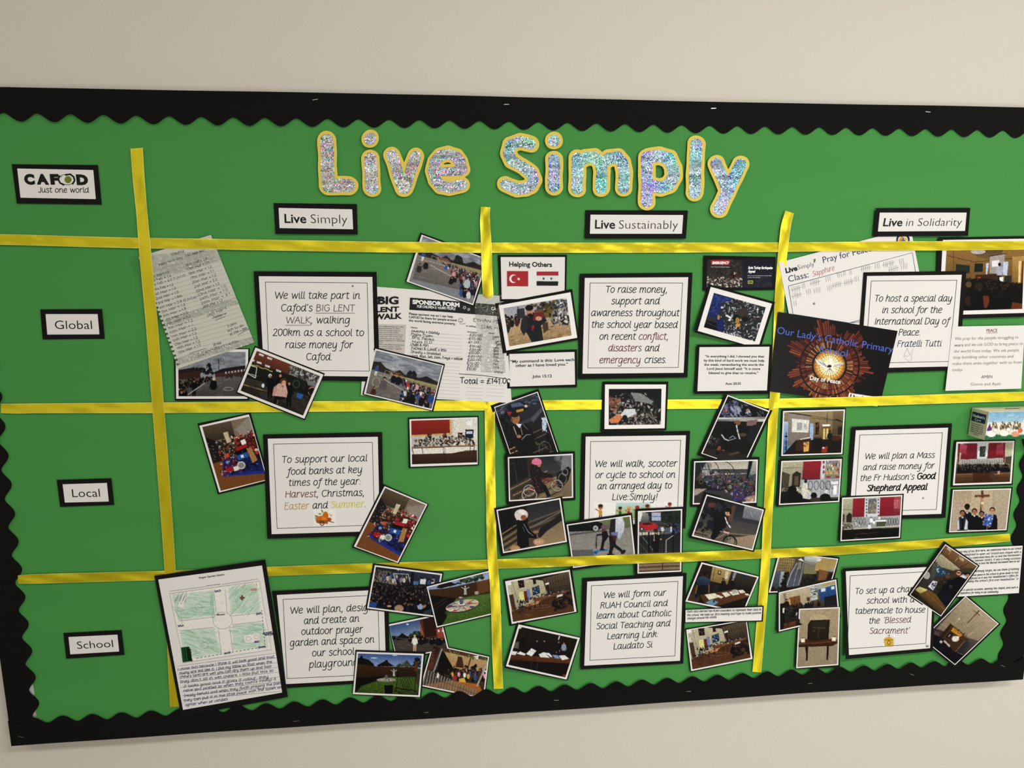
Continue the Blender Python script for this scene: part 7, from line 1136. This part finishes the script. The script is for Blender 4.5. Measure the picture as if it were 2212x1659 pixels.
def d_hall(c, T):  # canonical 0..100 x 0..62
    q = T
    c.all('4a3828', '3a2414').g('c0b89c', 'a8a084', *q(0, 0, 62, 0, 62, 30, 30, 40, 0, 46)).p('2c241c', *q(30, 0, 100, 0, 100, 4, 62, 8)).g('6c5c48', '443626', *q(56, 4, 100, 0, 100, 34, 62, 30)); [c.l('2c2018', 3, *q(58 + i * 4.6, 4, 60 + i * 4.4, 30)) for i in range(10)]; c.l('2c2018', 3, *q(60, 14, 100, 10)).l('2c2018', 3, *q(62, 22, 100, 20))
    c.p('ece8e0', *q(0, 0, 6, 0, 6, 5, 0, 5)).p('241c18', *q(17, 0, 27, 0, 27, 12, 18, 12)).s_('b87850 6c5840', 8, q(18, 1, 26, 1, 26, 10, 18, 10), (4, 10)).p('2c2820', *q(41, 3, 46, 3, 46, 10, 41, 10)).p('1c3c5c', *q(38, 15, 50, 13, 50, 25, 38, 27)).s_('5c8cb0 c8d8e0', 16, q(39, 16, 49, 14, 49, 24, 39, 26), (4, 9)).p('d8d48c', *q(16, 18, 24, 18, 24, 32, 16, 34)).p('7c3c20', *q(24, 18, 29, 18, 29, 32, 24, 34)).p('7c84b8', *q(29, 16, 34, 16, 34, 32, 29, 33)).p('e8e8e4', *q(60, 12, 66, 11, 66, 14, 60, 15)).p('3a241c', *q(61, 14, 65, 14, 65, 26, 61, 26)).p('c8c4b0', *q(0, 12, 4, 12, 7, 46, 3, 46)).p('5c3c24', *q(0, 20, 7, 20, 8, 44, 2, 45)).l('8a8470', 5, *q(8, 0, 13, 36))
    c.g('5c381c', '6a4424', *q(0, 46, 40, 36, 100, 34, 100, 62, 0, 62)).s_('7c542c 8c6438 3c2412', 50, q(2, 46, 60, 46, 60, 61, 2, 61), (10, 40), 6, -.15, .5).s_('1c1814 2c2420 14141c', 70, q(34, 28, 98, 24, 98, 32, 60, 34, 34, 34), (6, 16), 2).k(14, q(12, 30, 34, 28, 34, 33, 12, 36), 30, 40, '14161c 2c3858', '8a6450', '14100e').k(14, q(60, 24, 98, 22, 98, 28, 60, 30), 36, 46, '14161c 5c6c90 2a2c38', 'a07860', '14100e')
    c.p('7a4c28', *q(36, 32, 96, 27, 96, 31, 40, 37)).p('c8905c', *q(26, 38, 50, 36, 44, 41, 24, 42)).s_('e8e4d8', 14, q(50, 29, 92, 26, 92, 30, 50, 33), (4, 12), 4, -.1).o('b08858', 3, *q(48, 46), 110, 16, -.1).s_('2c3870 14182c 1c1c24', 40, q(6, 40, 40, 38, 40, 47, 8, 50), (6, 20), 2.5).s_('0e0e14 14161e 1c2030', 60, q(66, 36, 98, 30, 98, 56, 70, 54), (12, 30), 1.5).p('d8d8d4', *q(76, 33, 86, 32, 84, 35, 75, 36)); [c.l('1c1410', 4, *q(40 + i * 7, 36, 40 + i * 7, 46)) for i in range(4)]
def Th(I):
    H = homog([(0, 0), (100, 0), (100, 62), (0, 62)], I)
    return lambda *a: list(happ(H, np.array(a, float).reshape(-1, 2)).ravel())
I_ = [(138, 365), (850, 240), (912, 700), (205, 820)]; T_c = Th(I_)
photo('photo of a meeting round tables in a hall, upper left of the RUAH Council card', lambda c, T=T_c: d_hall(c, T), 'U', [(92, 333), (885, 200), (957, 712), (165, 868)], [(113, 352), (860, 218), (938, 703), (190, 845)], 2, I=I_, seed=4)
def d_kidstable(c):
    c.all('1c120c', '180e0a').g('2a1e14', '1c140e', 270, 880, 960, 1020, 900, 1200, 200, 1150); [c.l('100a08', 4, 330 + i * 52, 890 + i * 11, 300 + i * 52, 1050 + i * 11) for i in range(12)]; c.p('d8d4cc', 275, 870, 312, 880, 295, 905, 262, 895).p('c8c8c8', 735, 985, 748, 988, 735, 1030, 722, 1028).p('6a6460', 220, 1060, 280, 1050, 270, 1130, 205, 1120)
    for x, y, h, co, sk in ((320, 1200, 230, '0e0c10', '3a281e'), (480, 1190, 160, '16161c', 'b88c78'), (565, 1200, 170, '14141a', 'b08470'), (728, 1220, 180, '14121a', 'b07c64'), (790, 1220, 165, '8a98b0', 'b88468')): c.m(x, y, h, co, skin=sk)
    c.l('b07c64', 9, 690, 1160, 735, 1195, 740, 1150).s_('181a30 141428', 20, (600, 1150, 860, 1180, 850, 1210, 600, 1190), (14, 30))
    c.g('7a4420', '5c3014', 170, 1200, 465, 1215, 900, 1250, 880, 1300, 470, 1280, 165, 1245).g('5c3014', '48260f', 165, 1240, 455, 1265, 455, 1278, 165, 1262).l('2c1608', 5, 460, 1210, 455, 1275).p('b05c28', 780, 1420, 860, 1440, 850, 1465, 770, 1450, al=.7)
    for P in ((180, 1155, 258, 1165, 235, 1203, 170, 1198), (245, 1190, 290, 1162, 355, 1190, 340, 1208), (355, 1190, 420, 1125, 475, 1155, 420, 1218), (500, 1195, 560, 1170, 630, 1235, 520, 1228), (560, 1175, 620, 1180, 665, 1225, 640, 1228), (730, 1210, 800, 1205, 850, 1245, 770, 1262)): c.p('dcdcdc', *P)
    c.p('7ca0c0', 655, 1200, 720, 1205, 750, 1245, 690, 1240).l('4c4440', 5, 425, 1280, 405, 1370).l('4c4440', 5, 495, 1290, 470, 1380)
photo('dark tilted photo of pupils writing on papers at a long table', d_kidstable, 'U', [(250, 825), (990, 1000), (835, 1500), (103, 1352)], [(268, 850), (978, 1005), (823, 1487), (123, 1333)], 2.4, inset=.03, seed=4, lifts=[.5, .5, 1, 6])
def d_standing(c):
    c.all('2a1c12', '241810').g('3a2418', '2a1a10', 835, 150, 960, 180, 940, 420, 760, 500).g('b89c60', '8c7444', 960, 185, 1180, 230, 1130, 390, 930, 350).l('5c4820', 5, 990, 190, 955, 370).p('3a2c1c', 1025, 228, 1062, 236, 1052, 282, 1018, 272).e('c8b888', 1040, 252, 11, 14).p('c8c0a8', 1110, 235, 1150, 240, 1130, 330, 1095, 325).g('4c4030', '2c241c', 1180, 230, 1470, 300, 1420, 440, 1150, 390).p('24384c', 1295, 255, 1375, 280, 1355, 335, 1275, 330).p('8890a8', 1205, 250, 1235, 255, 1200, 345, 1178, 340)
    c.g('4a2c18', '5c3820', 660, 580, 760, 400, 830, 420, 800, 600).p('202c50', 1000, 400, 1120, 400, 1120, 470, 950, 470, al=.6)
    c.p('12141c', 790, 400, 920, 390, 910, 500, 800, 520, 750, 570, 760, 470).g('3c4c70', '202c48', 800, 310, 850, 290, 900, 305, 935, 350, 920, 400, 790, 400, 775, 350).e('14100e', 890, 268, 34, 30).e('3c281c', 900, 290, 22, 22).l('8a5c40', 14, 785, 400, 765, 490).l('8a5c40', 13, 920, 390, 918, 480)
    c.m(1085, 490, 170, '14161c', skin='8a6450').m(1185, 480, 160, '14161c', skin='a87c64').s_('0e0e12', 20, (1020, 420, 1230, 420, 1200, 470, 1020, 480), (14, 26))
    c.g('7a4c28', '5c3418', 815, 510, 1000, 480, 1230, 440, 1380, 520, 1340, 540, 960, 650, 870, 610).g('2a180c', '140c08', 960, 655, 1340, 545, 1380, 560, 1330, 720, 930, 700, 840, 620)
    for P in ((870, 505, 985, 488, 1050, 530, 920, 565), (1000, 500, 1085, 530, 1060, 550, 990, 520), (1065, 485, 1125, 475, 1170, 510, 1110, 535), (1145, 475, 1240, 450, 1270, 500, 1190, 515), (1250, 455, 1310, 450, 1340, 480, 1280, 490), (1325, 490, 1370, 495, 1388, 515, 1345, 515)): c.p('d8d4c0', *P)
    c.p('6c98b8', 880, 595, 955, 560, 1030, 590, 960, 640).e('1c3040', 975, 582, 12, 12).p('a8aca8', 1180, 455, 1220, 445, 1250, 480, 1190, 500).l('2c3c6c', 9, 750, 500, 770, 580)
photo('photo of a pupil standing beside a paper-strewn table, right of the RUAH Council card', d_standing, 'V', [(812, 105), (1503, 290), (1322, 735), (635, 590)], [(832, 132), (1495, 298), (1318, 720), (645, 585)], 2.2, inset=.025, seed=4)
I_ = [(672, 920), (1345, 808), (1400, 1235), (728, 1370)]; T_d = Th(I_)
photo('photo of a meeting round tables in a hall, lower right of the RUAH Council card', lambda c, T=T_d: d_hall(c, T), 'V', [(645, 900), (1365, 780), (1433, 1257), (705, 1403)], [(655, 912), (1352, 795), (1422, 1250), (712, 1390)], 2.2, I=I_, seed=4)
it = Item('caption_strip', 'long narrow caption strip about elected RUAH councillors', 'caption', 'V', [(640, 675), (1552, 633), (1540, 818), (640, 832)], 4.4, [.5, 4, 4, .5])
it.sheet('card_mount', 'V', [(640, 675), (1552, 633), (1540, 818), (640, 832)], 0, M_CARD, n=16); it.sheet('paper_strip', 'V', [(648, 684), (1536, 648), (1524, 804), (646, 825)], .0005, M_PAPER, n=16)
text(it, 'V', [('Each class elected two RUAH councillors to represent their class in', 665, 712, 1520, 688), ('the school. We held our first meeting and hope to make positive', 664, 754, 1518, 727), ('changes around the school.', 665, 793, 1008, 775)], 17, .75, '3c3c40', .15)
def d_veil(c):
    c.all('5c5844', '2c2418').g('a8945c', '8c7a4c', 245, 130, 430, 150, 400, 330, 190, 310); [c.l('4a3c28', 4, 240 + i * 26, 130, 215 + i * 26, 320) for i in range(8)]; [c.l('4a3c28', 3, 225, 160 + i * 34, 420, 170 + i * 34) for i in range(5)]
    c.g('c8ccd0', '8c9088', 540, 110, 730, 130, 700, 230, 540, 200).g('7c7c6c', '8c8458', 530, 190, 700, 230, 680, 330, 530, 330).g('a8945c', 'b89c5c', 700, 140, 940, 155, 890, 300, 660, 290).p('d8d8d0', 700, 145, 750, 150, 720, 185, 690, 180).l('54584c', 6, 545, 180, 680, 210).p('8a9ca0', 820, 275, 885, 280, 880, 305, 815, 300)
    c.g('5c6874', '3c444c', 190, 295, 305, 290, 300, 410, 250, 540, 140, 530, 165, 400).g('a8b0b8', '74808c', 265, 300, 305, 305, 295, 420, 245, 520, 240, 440).s_('1c1814 0e0c0a', 60, (300, 320, 380, 310, 350, 500, 260, 520), (10, 24)).s_('100e0c 1c1a18 34302c', 90, (500, 360, 720, 340, 700, 440, 500, 460), (7, 16), 1.4)
    c.g('54504c', '5c6478', 440, 180, 500, 150, 540, 185, 530, 300, 500, 420, 480, 470, 330, 490, 330, 420, 400, 250).l('a8acb8', 10, 455, 200, 380, 330, 335, 470).l('8c94a8', 9, 530, 200, 500, 360, 470, 460).l('a8b0c0', 5, 480, 190, 440, 340, 410, 470).p('8a846c', 470, 190, 505, 190, 500, 270, 460, 280).p('d8d8d8', 465, 165, 500, 145, 545, 190, 500, 175)
    c.g('6a4424', '54341c', 715, 275, 880, 315, 870, 390, 700, 410, 695, 380).p('8a5c34', 720, 278, 820, 300, 790, 400, 700, 410).p('1c140e', 840, 320, 885, 325, 870, 385, 800, 400).s_('3c1810 1c120c', 40, (140, 500, 300, 490, 300, 550, 140, 550), (10, 24))
photo('photo of a veiled white statue in a hall, tucked under the third row ribbon', d_veil, 'W', [(232, 50), (962, 132), (860, 545), (108, 572)], [(240, 68), (945, 150), (838, 520), (112, 555)], 1.4, inset=.02, seed=4)
def d_flags2(c):
    c.all('8c806c', '241810').g('c0b498', 'a89c80', 245, 560, 620, 460, 620, 700, 240, 700).p('8a8470', 290, 570, 320, 560, 330, 650, 300, 660).p('b8c0b8', 610, 470, 690, 455, 700, 640, 620, 650).s_('3c4448 2c3438 8a94a0', 34, (615, 480, 690, 470, 695, 640, 620, 640), (6, 18), 2.5, 0).p('a8ac9c', 690, 450, 905, 420, 912, 500, 700, 530).g('2c5c9c', '204a84', 705, 520, 905, 460, 925, 640, 735, 655).p('c8d4dc', 735, 510, 790, 500, 792, 540, 738, 548).p('c8d4dc', 855, 485, 895, 478, 898, 512, 860, 518).p('c89838', 750, 460, 905, 430, 900, 450, 760, 478, al=.8)
    c.g('8a5c2c', '744a20', 350, 620, 490, 585, 495, 700, 400, 740, 370, 750).l('3c2810', 4, 420, 605, 430, 720).p('cc9c5c', 355, 635, 370, 625, 385, 740, 365, 750).p('6c3c2c', 568, 612, 605, 608, 605, 655, 570, 655).p('1c2028', 775, 610, 925, 575, 935, 700, 780, 715); [c.l('34384c', 3, 800 + i * 26, 640, 800 + i * 26, 710) for i in range(5)]
    c.k(22, (440, 690, 730, 655, 735, 690, 440, 720), 55, 70, '101218 1a1c28 0e0e12', '8a6450', '0e0c0c').p('0e0c0c', 240, 690, 300, 680, 320, 800, 300, 990, 245, 985).m(330, 820, 190, '14141c', hair='14100e').p('dcd4c4', 282, 740, 305, 735, 300, 800, 282, 795).s_('14161c 2c2c34', 60, (310, 700, 460, 690, 460, 850, 310, 860), (10, 24)).p('c8c8cc', 425, 795, 460, 790, 445, 830)
    c.g('7a4424', '5c3018', 300, 920, 440, 890, 440, 965, 290, 990).l('14100c', 7, 340, 860, 345, 960).l('14100c', 4, 300, 960, 380, 900).o('14100c', 4, 345, 900, 30, 18).s_('0e0c0c', 24, (400, 760, 440, 750, 440, 880, 380, 890), (8, 18))
photo('photo of people by a wooden door and blue noticeboard, left of the chapel card', d_flags2, 'W', [(222, 538), (935, 380), (978, 850), (208, 1038)], [(235, 553), (920, 397), (962, 842), (235, 1020)], 3, inset=.02, seed=4, lifts=[.5, .5, .5, 6])
def d_taber(c):
    c.all('a8987c', '9a8c74').g('b09c7c', '9c8c74', 480, 750, 955, 735, 940, 1420, 450, 1440).s_('b8a888 948468', 60, (480, 760, 950, 745, 940, 1410, 460, 1430), (20, 60), 9, 0, .35).e('c4b494', 710, 860, 110, 40, 0, .5)
    c.g('30281c', '20190f', 618, 885, 842, 878, 825, 1135, 575, 1135, 582, 935).g('3c3220', '2c2416', 640, 920, 820, 905, 805, 1110, 610, 1110, al=.0) if False else c.g('30281c', '20190f', 618, 885, 842, 878, 825, 1135, 575, 1135, 582, 935)
    c.g('3a3020', '2a2214', 632, 905, 815, 898, 802, 1112, 606, 1115).l('5c5038', 7, 640, 970, 790, 985).l('54482f', 7, 715, 965, 705, 1100).e('6c6044', 655, 1015, 8, 9).p('54482f', 640, 965, 700, 970, 780, 965, 790, 990, 700, 985)
    c.g('5c3418', '4a2810', 495, 1125, 550, 1105, 640, 1130, 870, 1105, 930, 1115, 930, 1160, 880, 1185, 470, 1200, 475, 1160).l('8a5c30', 7, 475, 1165, 700, 1155, 925, 1130).l('2c180a', 9, 470, 1200, 880, 1185)
    for x, y in ((525, 1125), (890, 1108)): c.p('d8d0b8', x - 24, y - 28, x + 26, y - 28, x + 24, y + 24, x - 24, y + 24).l('2c2418', 5, x - 24, y - 28, x + 26, y - 28).p('f0ecd8', x - 14, y - 10, x + 14, y - 10, x + 14, y + 14, x - 14, y + 14)
    c.p('14120f', 562, 1200, 585, 1198, 580, 1365, 560, 1365).l('14120f', 9, 555, 1205, 570, 1300).p('14120f', 808, 1190, 832, 1188, 822, 1355, 802, 1355)
photo('portrait photo of a dark tabernacle on a wooden wall shelf', d_taber, 'W', [(460, 738), (972, 722), (965, 1445), (432, 1467)], [(477, 748), (965, 727), (945, 1420), (442, 1458)], 5, inset=.03, seed=4)
def d_chapelppl(c):
    c.all('4c4838', '302a1c').g('8a6444', '6c4a2c', 740, 95, 850, 170, 1080, 330, 1060, 350, 900, 350, 700, 190).l('c89c60', 5, 770, 200, 830, 120).l('c89c60', 5, 840, 280, 920, 180).l('3a2814', 6, 690, 185, 890, 350, 1000, 290).p('b8a480', 760, 110, 800, 140, 790, 165, 755, 140).p('b8a480', 900, 215, 950, 255, 935, 280, 890, 245)
    c.g('b0a88c', '8c8468', 640, 240, 690, 190, 900, 360, 870, 390, 620, 320).g('4a4444', '3a3634', 560, 380, 620, 330, 620, 540, 560, 590, 450, 540).e('a8a4a4', 530, 430, 38, 44).g('5c5c58', '4c4c48', 600, 300, 650, 280, 640, 420, 590, 500, 570, 460).p('284c60', 645, 305, 800, 420, 770, 440, 625, 440).s_('8ab4c8 3c6c84 c8d8e0', 24, (650, 320, 780, 415, 740, 430, 640, 400), (5, 12))
    c.p('c8ccd8', 545, 555, 600, 490, 655, 500, 600, 600).s_('14161e 24283c', 16, (590, 510, 640, 510, 600, 580, 580, 560), (6, 12)).s_('3a2c24 14141c 5c4438', 60, (650, 470, 740, 430, 800, 480, 740, 560, 640, 620), (8, 18)).e('6c4430', 765, 440, 30, 28).p('0e0e16', 760, 500, 880, 440, 980, 470, 930, 540, 800, 740, 740, 780, 640, 660, 700, 560).p('12162c', 660, 640, 720, 590, 800, 640, 800, 740, 740, 790)
    c.e('5c3c24', 868, 405, 46, 42).e('c8987c', 885, 405, 26, 24).p('14100e', 868, 392, 905, 400, 900, 412, 866, 404).p('c8ccd0', 895, 440, 935, 420, 980, 450, 960, 470).p('0e0e14', 920, 400, 1000, 400, 1030, 440, 980, 440).e('b08868', 985, 435, 22, 20).p('3c3c44', 770, 540, 800, 535, 820, 560, 790, 580)
    c.g('d8cc84', 'a8985c', 400, 590, 450, 555, 540, 590, 470, 640).p('1c140e', 370, 625, 440, 655, 410, 690, 350, 650).g('7c5c2c', '5c4420', 440, 640, 550, 590, 640, 650, 740, 790, 700, 870, 620, 800).l('4a3418', 5, 470, 660, 700, 830).l('9c7c40', 4, 520, 620, 720, 800)
photo('steeply tilted photo of people in a small chapel, across the chapel card corner', d_chapelppl, 'X', [(728, 48), (1122, 322), (692, 908), (312, 650)], [(738, 82), (1103, 325), (688, 890), (335, 650)], 7, inset=.02, seed=4, n=160)
it = Item('text_note', 'white note about opening the brand-new chapel, at the right end of the board', 'paper sheet', 'X', [(745, 125), (1608, 90), (1562, 642), (745, 690)], 3.6, [.5, 1, 1.5, .5])
it.sheet('card_mount', 'X', [(745, 125), (1608, 90), (1564, 636), (745, 690)], 0, M_CARD); it.sheet('paper_sheet', 'X', [(750, 137), (1603, 98), (1560, 628), (750, 676)], .0005, M_PAPER)
text(it, 'X', [('On the last day of our first term, we celebrated Mass in our school', 800, 181, 1588, 136), ('and were delighted to open our brand-new chapel with a', 810, 217, 1586, 176), ('Mass. Fr Harry celebrated Mass for us and the Parishioners', 850, 254, 1580, 210), ('joined by the Salesian Sisters. It was a lovely occasion', 885, 283, 1578, 247), ('and an honour to be able to host the Blessed Sacrament here in our', 820, 322, 1570, 280),
    ('As part of our LiveSimply target, we can think of nothing', 870, 403, 1562, 366), ('better than a special space in the school to grow closer to God.', 850, 448, 1558, 406), ('It is extra significant as it was the Headteacher’s Office for', 850, 484, 1556, 440), ('years including the school’s first ever headteacher. Sr', 860, 514, 1556, 478), ('It was a special occasion, opening the chapel, and such a', 860, 606, 1550, 572), ('amazing experience for many in our community.', 800, 642, 1335, 622)], 15, .75, '44444a', .15)
def d_altar(c):
    c.all('9a8870', '1c1c28').g('b0a084', '8a7860', 965, 680, 1320, 975, 1100, 1160, 640, 1030).s_('a89478 b8a88c', 50, (965, 690, 1310, 970, 1100, 1150, 650, 1030), (16, 50), 5, .7, .3)
    c.g('14162c', '0c0e18', 560, 1060, 700, 1130, 900, 1310, 960, 1330, 840, 1420, 500, 1170).p('6a4a3c', 625, 1050, 680, 1080, 670, 1110, 610, 1090)
    c.g('5c3c1c', '4c3018', 690, 1110, 800, 965, 950, 1110, 1000, 1150, 920, 1260, 830, 1280).p('3a2410', 680, 1110, 790, 975, 810, 990, 710, 1130).p('c89028', 830, 1010, 935, 1095, 900, 1120, 800, 1050).l('2c1c0c', 4, 840, 1025, 850, 1050, 870, 1050, 880, 1075, 905, 1080).p('101018', 745, 1120, 785, 1068, 822, 1085, 785, 1140).p('7c7c8c', 765, 1115, 790, 1085, 800, 1095, 780, 1125).e('c8c4b8', 850, 1140, 42, 32).s_('e0dcd0', 14, (820, 1120, 880, 1110, 890, 1160, 830, 1170), (8, 16)).p('c8a8a0', 670, 1170, 690, 1155, 712, 1175, 690, 1195).p('b8b0a8', 715, 1165, 730, 1155, 795, 1215, 780, 1232).l('8a6838', 6, 800, 970, 990, 1130).s_('1c2418 3c4430', 24, (860, 1010, 990, 1100, 970, 1130, 850, 1020), (4, 9))
    c.g('3c3c44', '2c2c34', 860, 1290, 960, 1150, 1010, 1190, 925, 1310).l('8a7858', 6, 850, 1285, 955, 1160).l('8a7858', 5, 870, 1290, 930, 1315)
    c.l('a89c84', 13, 845, 970, 895, 915).l('b0a48c', 13, 985, 1110, 1055, 1060).e('c8bca0', 890, 918, 9, 12).l('5c3820', 8, 985, 965, 1110, 830).l('5c3820', 7, 1055, 830, 1125, 880).l('7c4c2c', 10, 1045, 900, 1100, 850).e('5c3820', 1108, 832, 9, 9)
photo('steeply tilted photo of an altar below a small crucifix, bottom right corner of the board', d_altar, 'X', [(965, 637), (1357, 975), (845, 1466), (450, 1135)], [(965, 662), (1335, 972), (845, 1435), (478, 1140)], 4.2, inset=.018, seed=4, n=160)

# ------------------------------------------------------------------ collection box
def cbox():
    d = .048; M_CB = mat('collection_box_card', 'ded9c4', .55, .3, bump=.1, bscale=200)
    tl = W(2099.9, 880.9, .006); bl = W(2090.7, 939.9, .006); x0 = (tl[0] + bl[0]) / 2; zt, zb = tl[2], bl[2]; wd = .150; y1 = -.0058; y0 = y1 - d
    root = thing('collection_box', 'small cream charity collection box with a pupil drawing of sheep, right end', 'collection box', (x0 + wd / 2, y1, zb), None)
    sk = (tl[0] - bl[0])
    def X(z, dx=0): return x0 - sk / 2 + sk * (z - zb) / (zt - zb) + dx
    V = []
    for (u, y, z) in [(0, y1, zb), (wd, y1, zb), (wd, y0, zb), (0, y0, zb), (0, y1, zt), (wd, y1, zt), (wd, y0, zt), (0, y0, zt)]: V.append((X(z, u), y, z))
    mesh_np('box_body', V, [(0, 3, 2, 1), (4, 5, 6, 7), (0, 4, 7, 3), (3, 7, 6, 2), (1, 2, 6, 5), (0, 1, 5, 4)], M_CB, root)
    e = .0006
    # front panel drawing: own print
    c = Cv('Q', [(825, 155), (1500, 120), (1480, 420), (790, 450)], 'dcd8c8', n=200, seed=5)
    c.all('e0dcd0'); c.g('7cb0d0', 'a8ccdc', 825, 160, 1500, 125, 1500, 240, 820, 265)
    for i in range(200): x, y = c.r.uniform(830, 1490), c.r.uniform(160, 260); c.l(c.r.choice('5c9cc8 8cbcd8 c8dce0'.split()), 4, x, y, x + 40, y - 10, al=.5)
    c.g('3c8c54', '2c7c4c', 790, 400, 900, 390, 1500, 380, 1480, 440, 790, 455)
    for i in range(60): x, y = c.r.uniform(795, 1480), c.r.uniform(385, 440); c.l('1c6c44', 4, x, y, x + 30, y - 14, al=.6)
    c.p('6c3c8c', 808, 350, 840, 270, 862, 350)
    for x in (885, 980, 1040, 1110, 1140, 1330): c.s_('7c6444 8c7450 6c5438', 26, (x - 34, 330, x - 10, 255, x + 20, 255, x + 34, 330), (6, 20), 2.5, 1.3)
    for x, y in ((860, 380), (995, 370), (1200, 340), (1300, 370)):
        c.e('ece8dc', x, y, 50, 34).e('ece8dc', x + 42, y - 36, 24, 22).o('8a8a88', 2.5, x + 42, y - 36, 24, 22).o('9a9a98', 2, x, y, 50, 34).l('9a9a98', 3, x - 25, y + 28, x - 25, y + 52).l('9a9a98', 3, x + 22, y + 28, x + 22, y + 52)
    c.e('e0a080', 1115, 378, 46, 30).e('e07850', 1165, 340, 26, 26).e('ece8dc', 1215, 250, 34, 40).o('8a8a88', 2.5, 1210, 240, 26, 26)
    arr = c.done(.03); ny, nx = arr.shape[:2]; U, Vv = np.meshgrid(np.linspace(0, 1, nx), np.linspace(0, 1, ny)); Z = zt - (zt - zb) * Vv; XX = x0 - sk / 2 + sk * (Z - zb) / (zt - zb) + U * wd
    V = np.stack([XX, np.full_like(XX, y0 - e), Z], -1).reshape(-1, 3); i = np.arange(nx * ny).reshape(ny, nx); Fq = np.stack([i[:-1, :-1], i[1:, :-1], i[1:, 1:], i[:-1, 1:]], -1).reshape(-1, 4)
    o = mesh_np('crayon_drawing', V, Fq, M_PRINT, root); at = o.data.color_attributes.new('print', 'FLOAT_COLOR', 'POINT'); at.data.foreach_set('color', np.concatenate([arr.reshape(-1, 3), np.ones((nx * ny, 1))], 1).astype(np.float32).ravel())
    # left side: navy label and text
    def side(u, v, k=1): z = zt - (zt - zb) * v; return (X(z) - e * k, y1 - d * u, z)
    mesh_np('navy_label', [side(.08, .12), side(.9, .12), side(.9, .45), side(.08, .45)], [(0, 3, 2, 1)], mat('navy_label', '1c2c5c', .5, .3), root)
    def side_text(t, u0, u1, v, h, bold, col):
        Vt, Ft = bglyph(t, bold); w0, w1 = Vt[:, 0].min(), Vt[:, 0].max(); q = (Vt[:, 0] - w0) / (w1 - w0)
        P = [side(u0 + (u1 - u0) * a, v - b / .729 * h, 2) for a, b in zip(q, Vt[:, 1])]; mesh_np('lettering', P, Ft, ink(col), root)
    side_text('Hudson’s', .14, .86, .29, .10, .03, 'f0f0f0'); side_text('Care', .3, .66, .41, .09, 0, 'f0f0f0')
    for k, t in enumerate(('Remember to', 'decorate your', 'box, click the', 'QR code, and', 'send us your', 'entry')): side_text(t, .14 if k < 5 else .35, .86 if k < 5 else .65, .55 + k * .07, .042, .02, '2c2c2e')
    # slot and print on the lid
    mesh_np('coin_slot', [(X(zt, .06), y0 + d * .58, zt + e), (X(zt, .095), y0 + d * .58, zt + e), (X(zt, .095), y0 + d * .50, zt + e), (X(zt, .06), y0 + d * .50, zt + e)], [(0, 1, 2, 3)], mat('slot_dark', '4a4438', .8), root)
    Vt, Ft = bglyph('Please give generously', .0); w1 = Vt[:, 0].max(); P = [(X(zt, .04 + a / w1 * .09), y0 + d * .70 + b * .006, zt + e) for a, b in Vt]; mesh_np('lettering', P, Ft, ink('54503c'), root)
cbox()
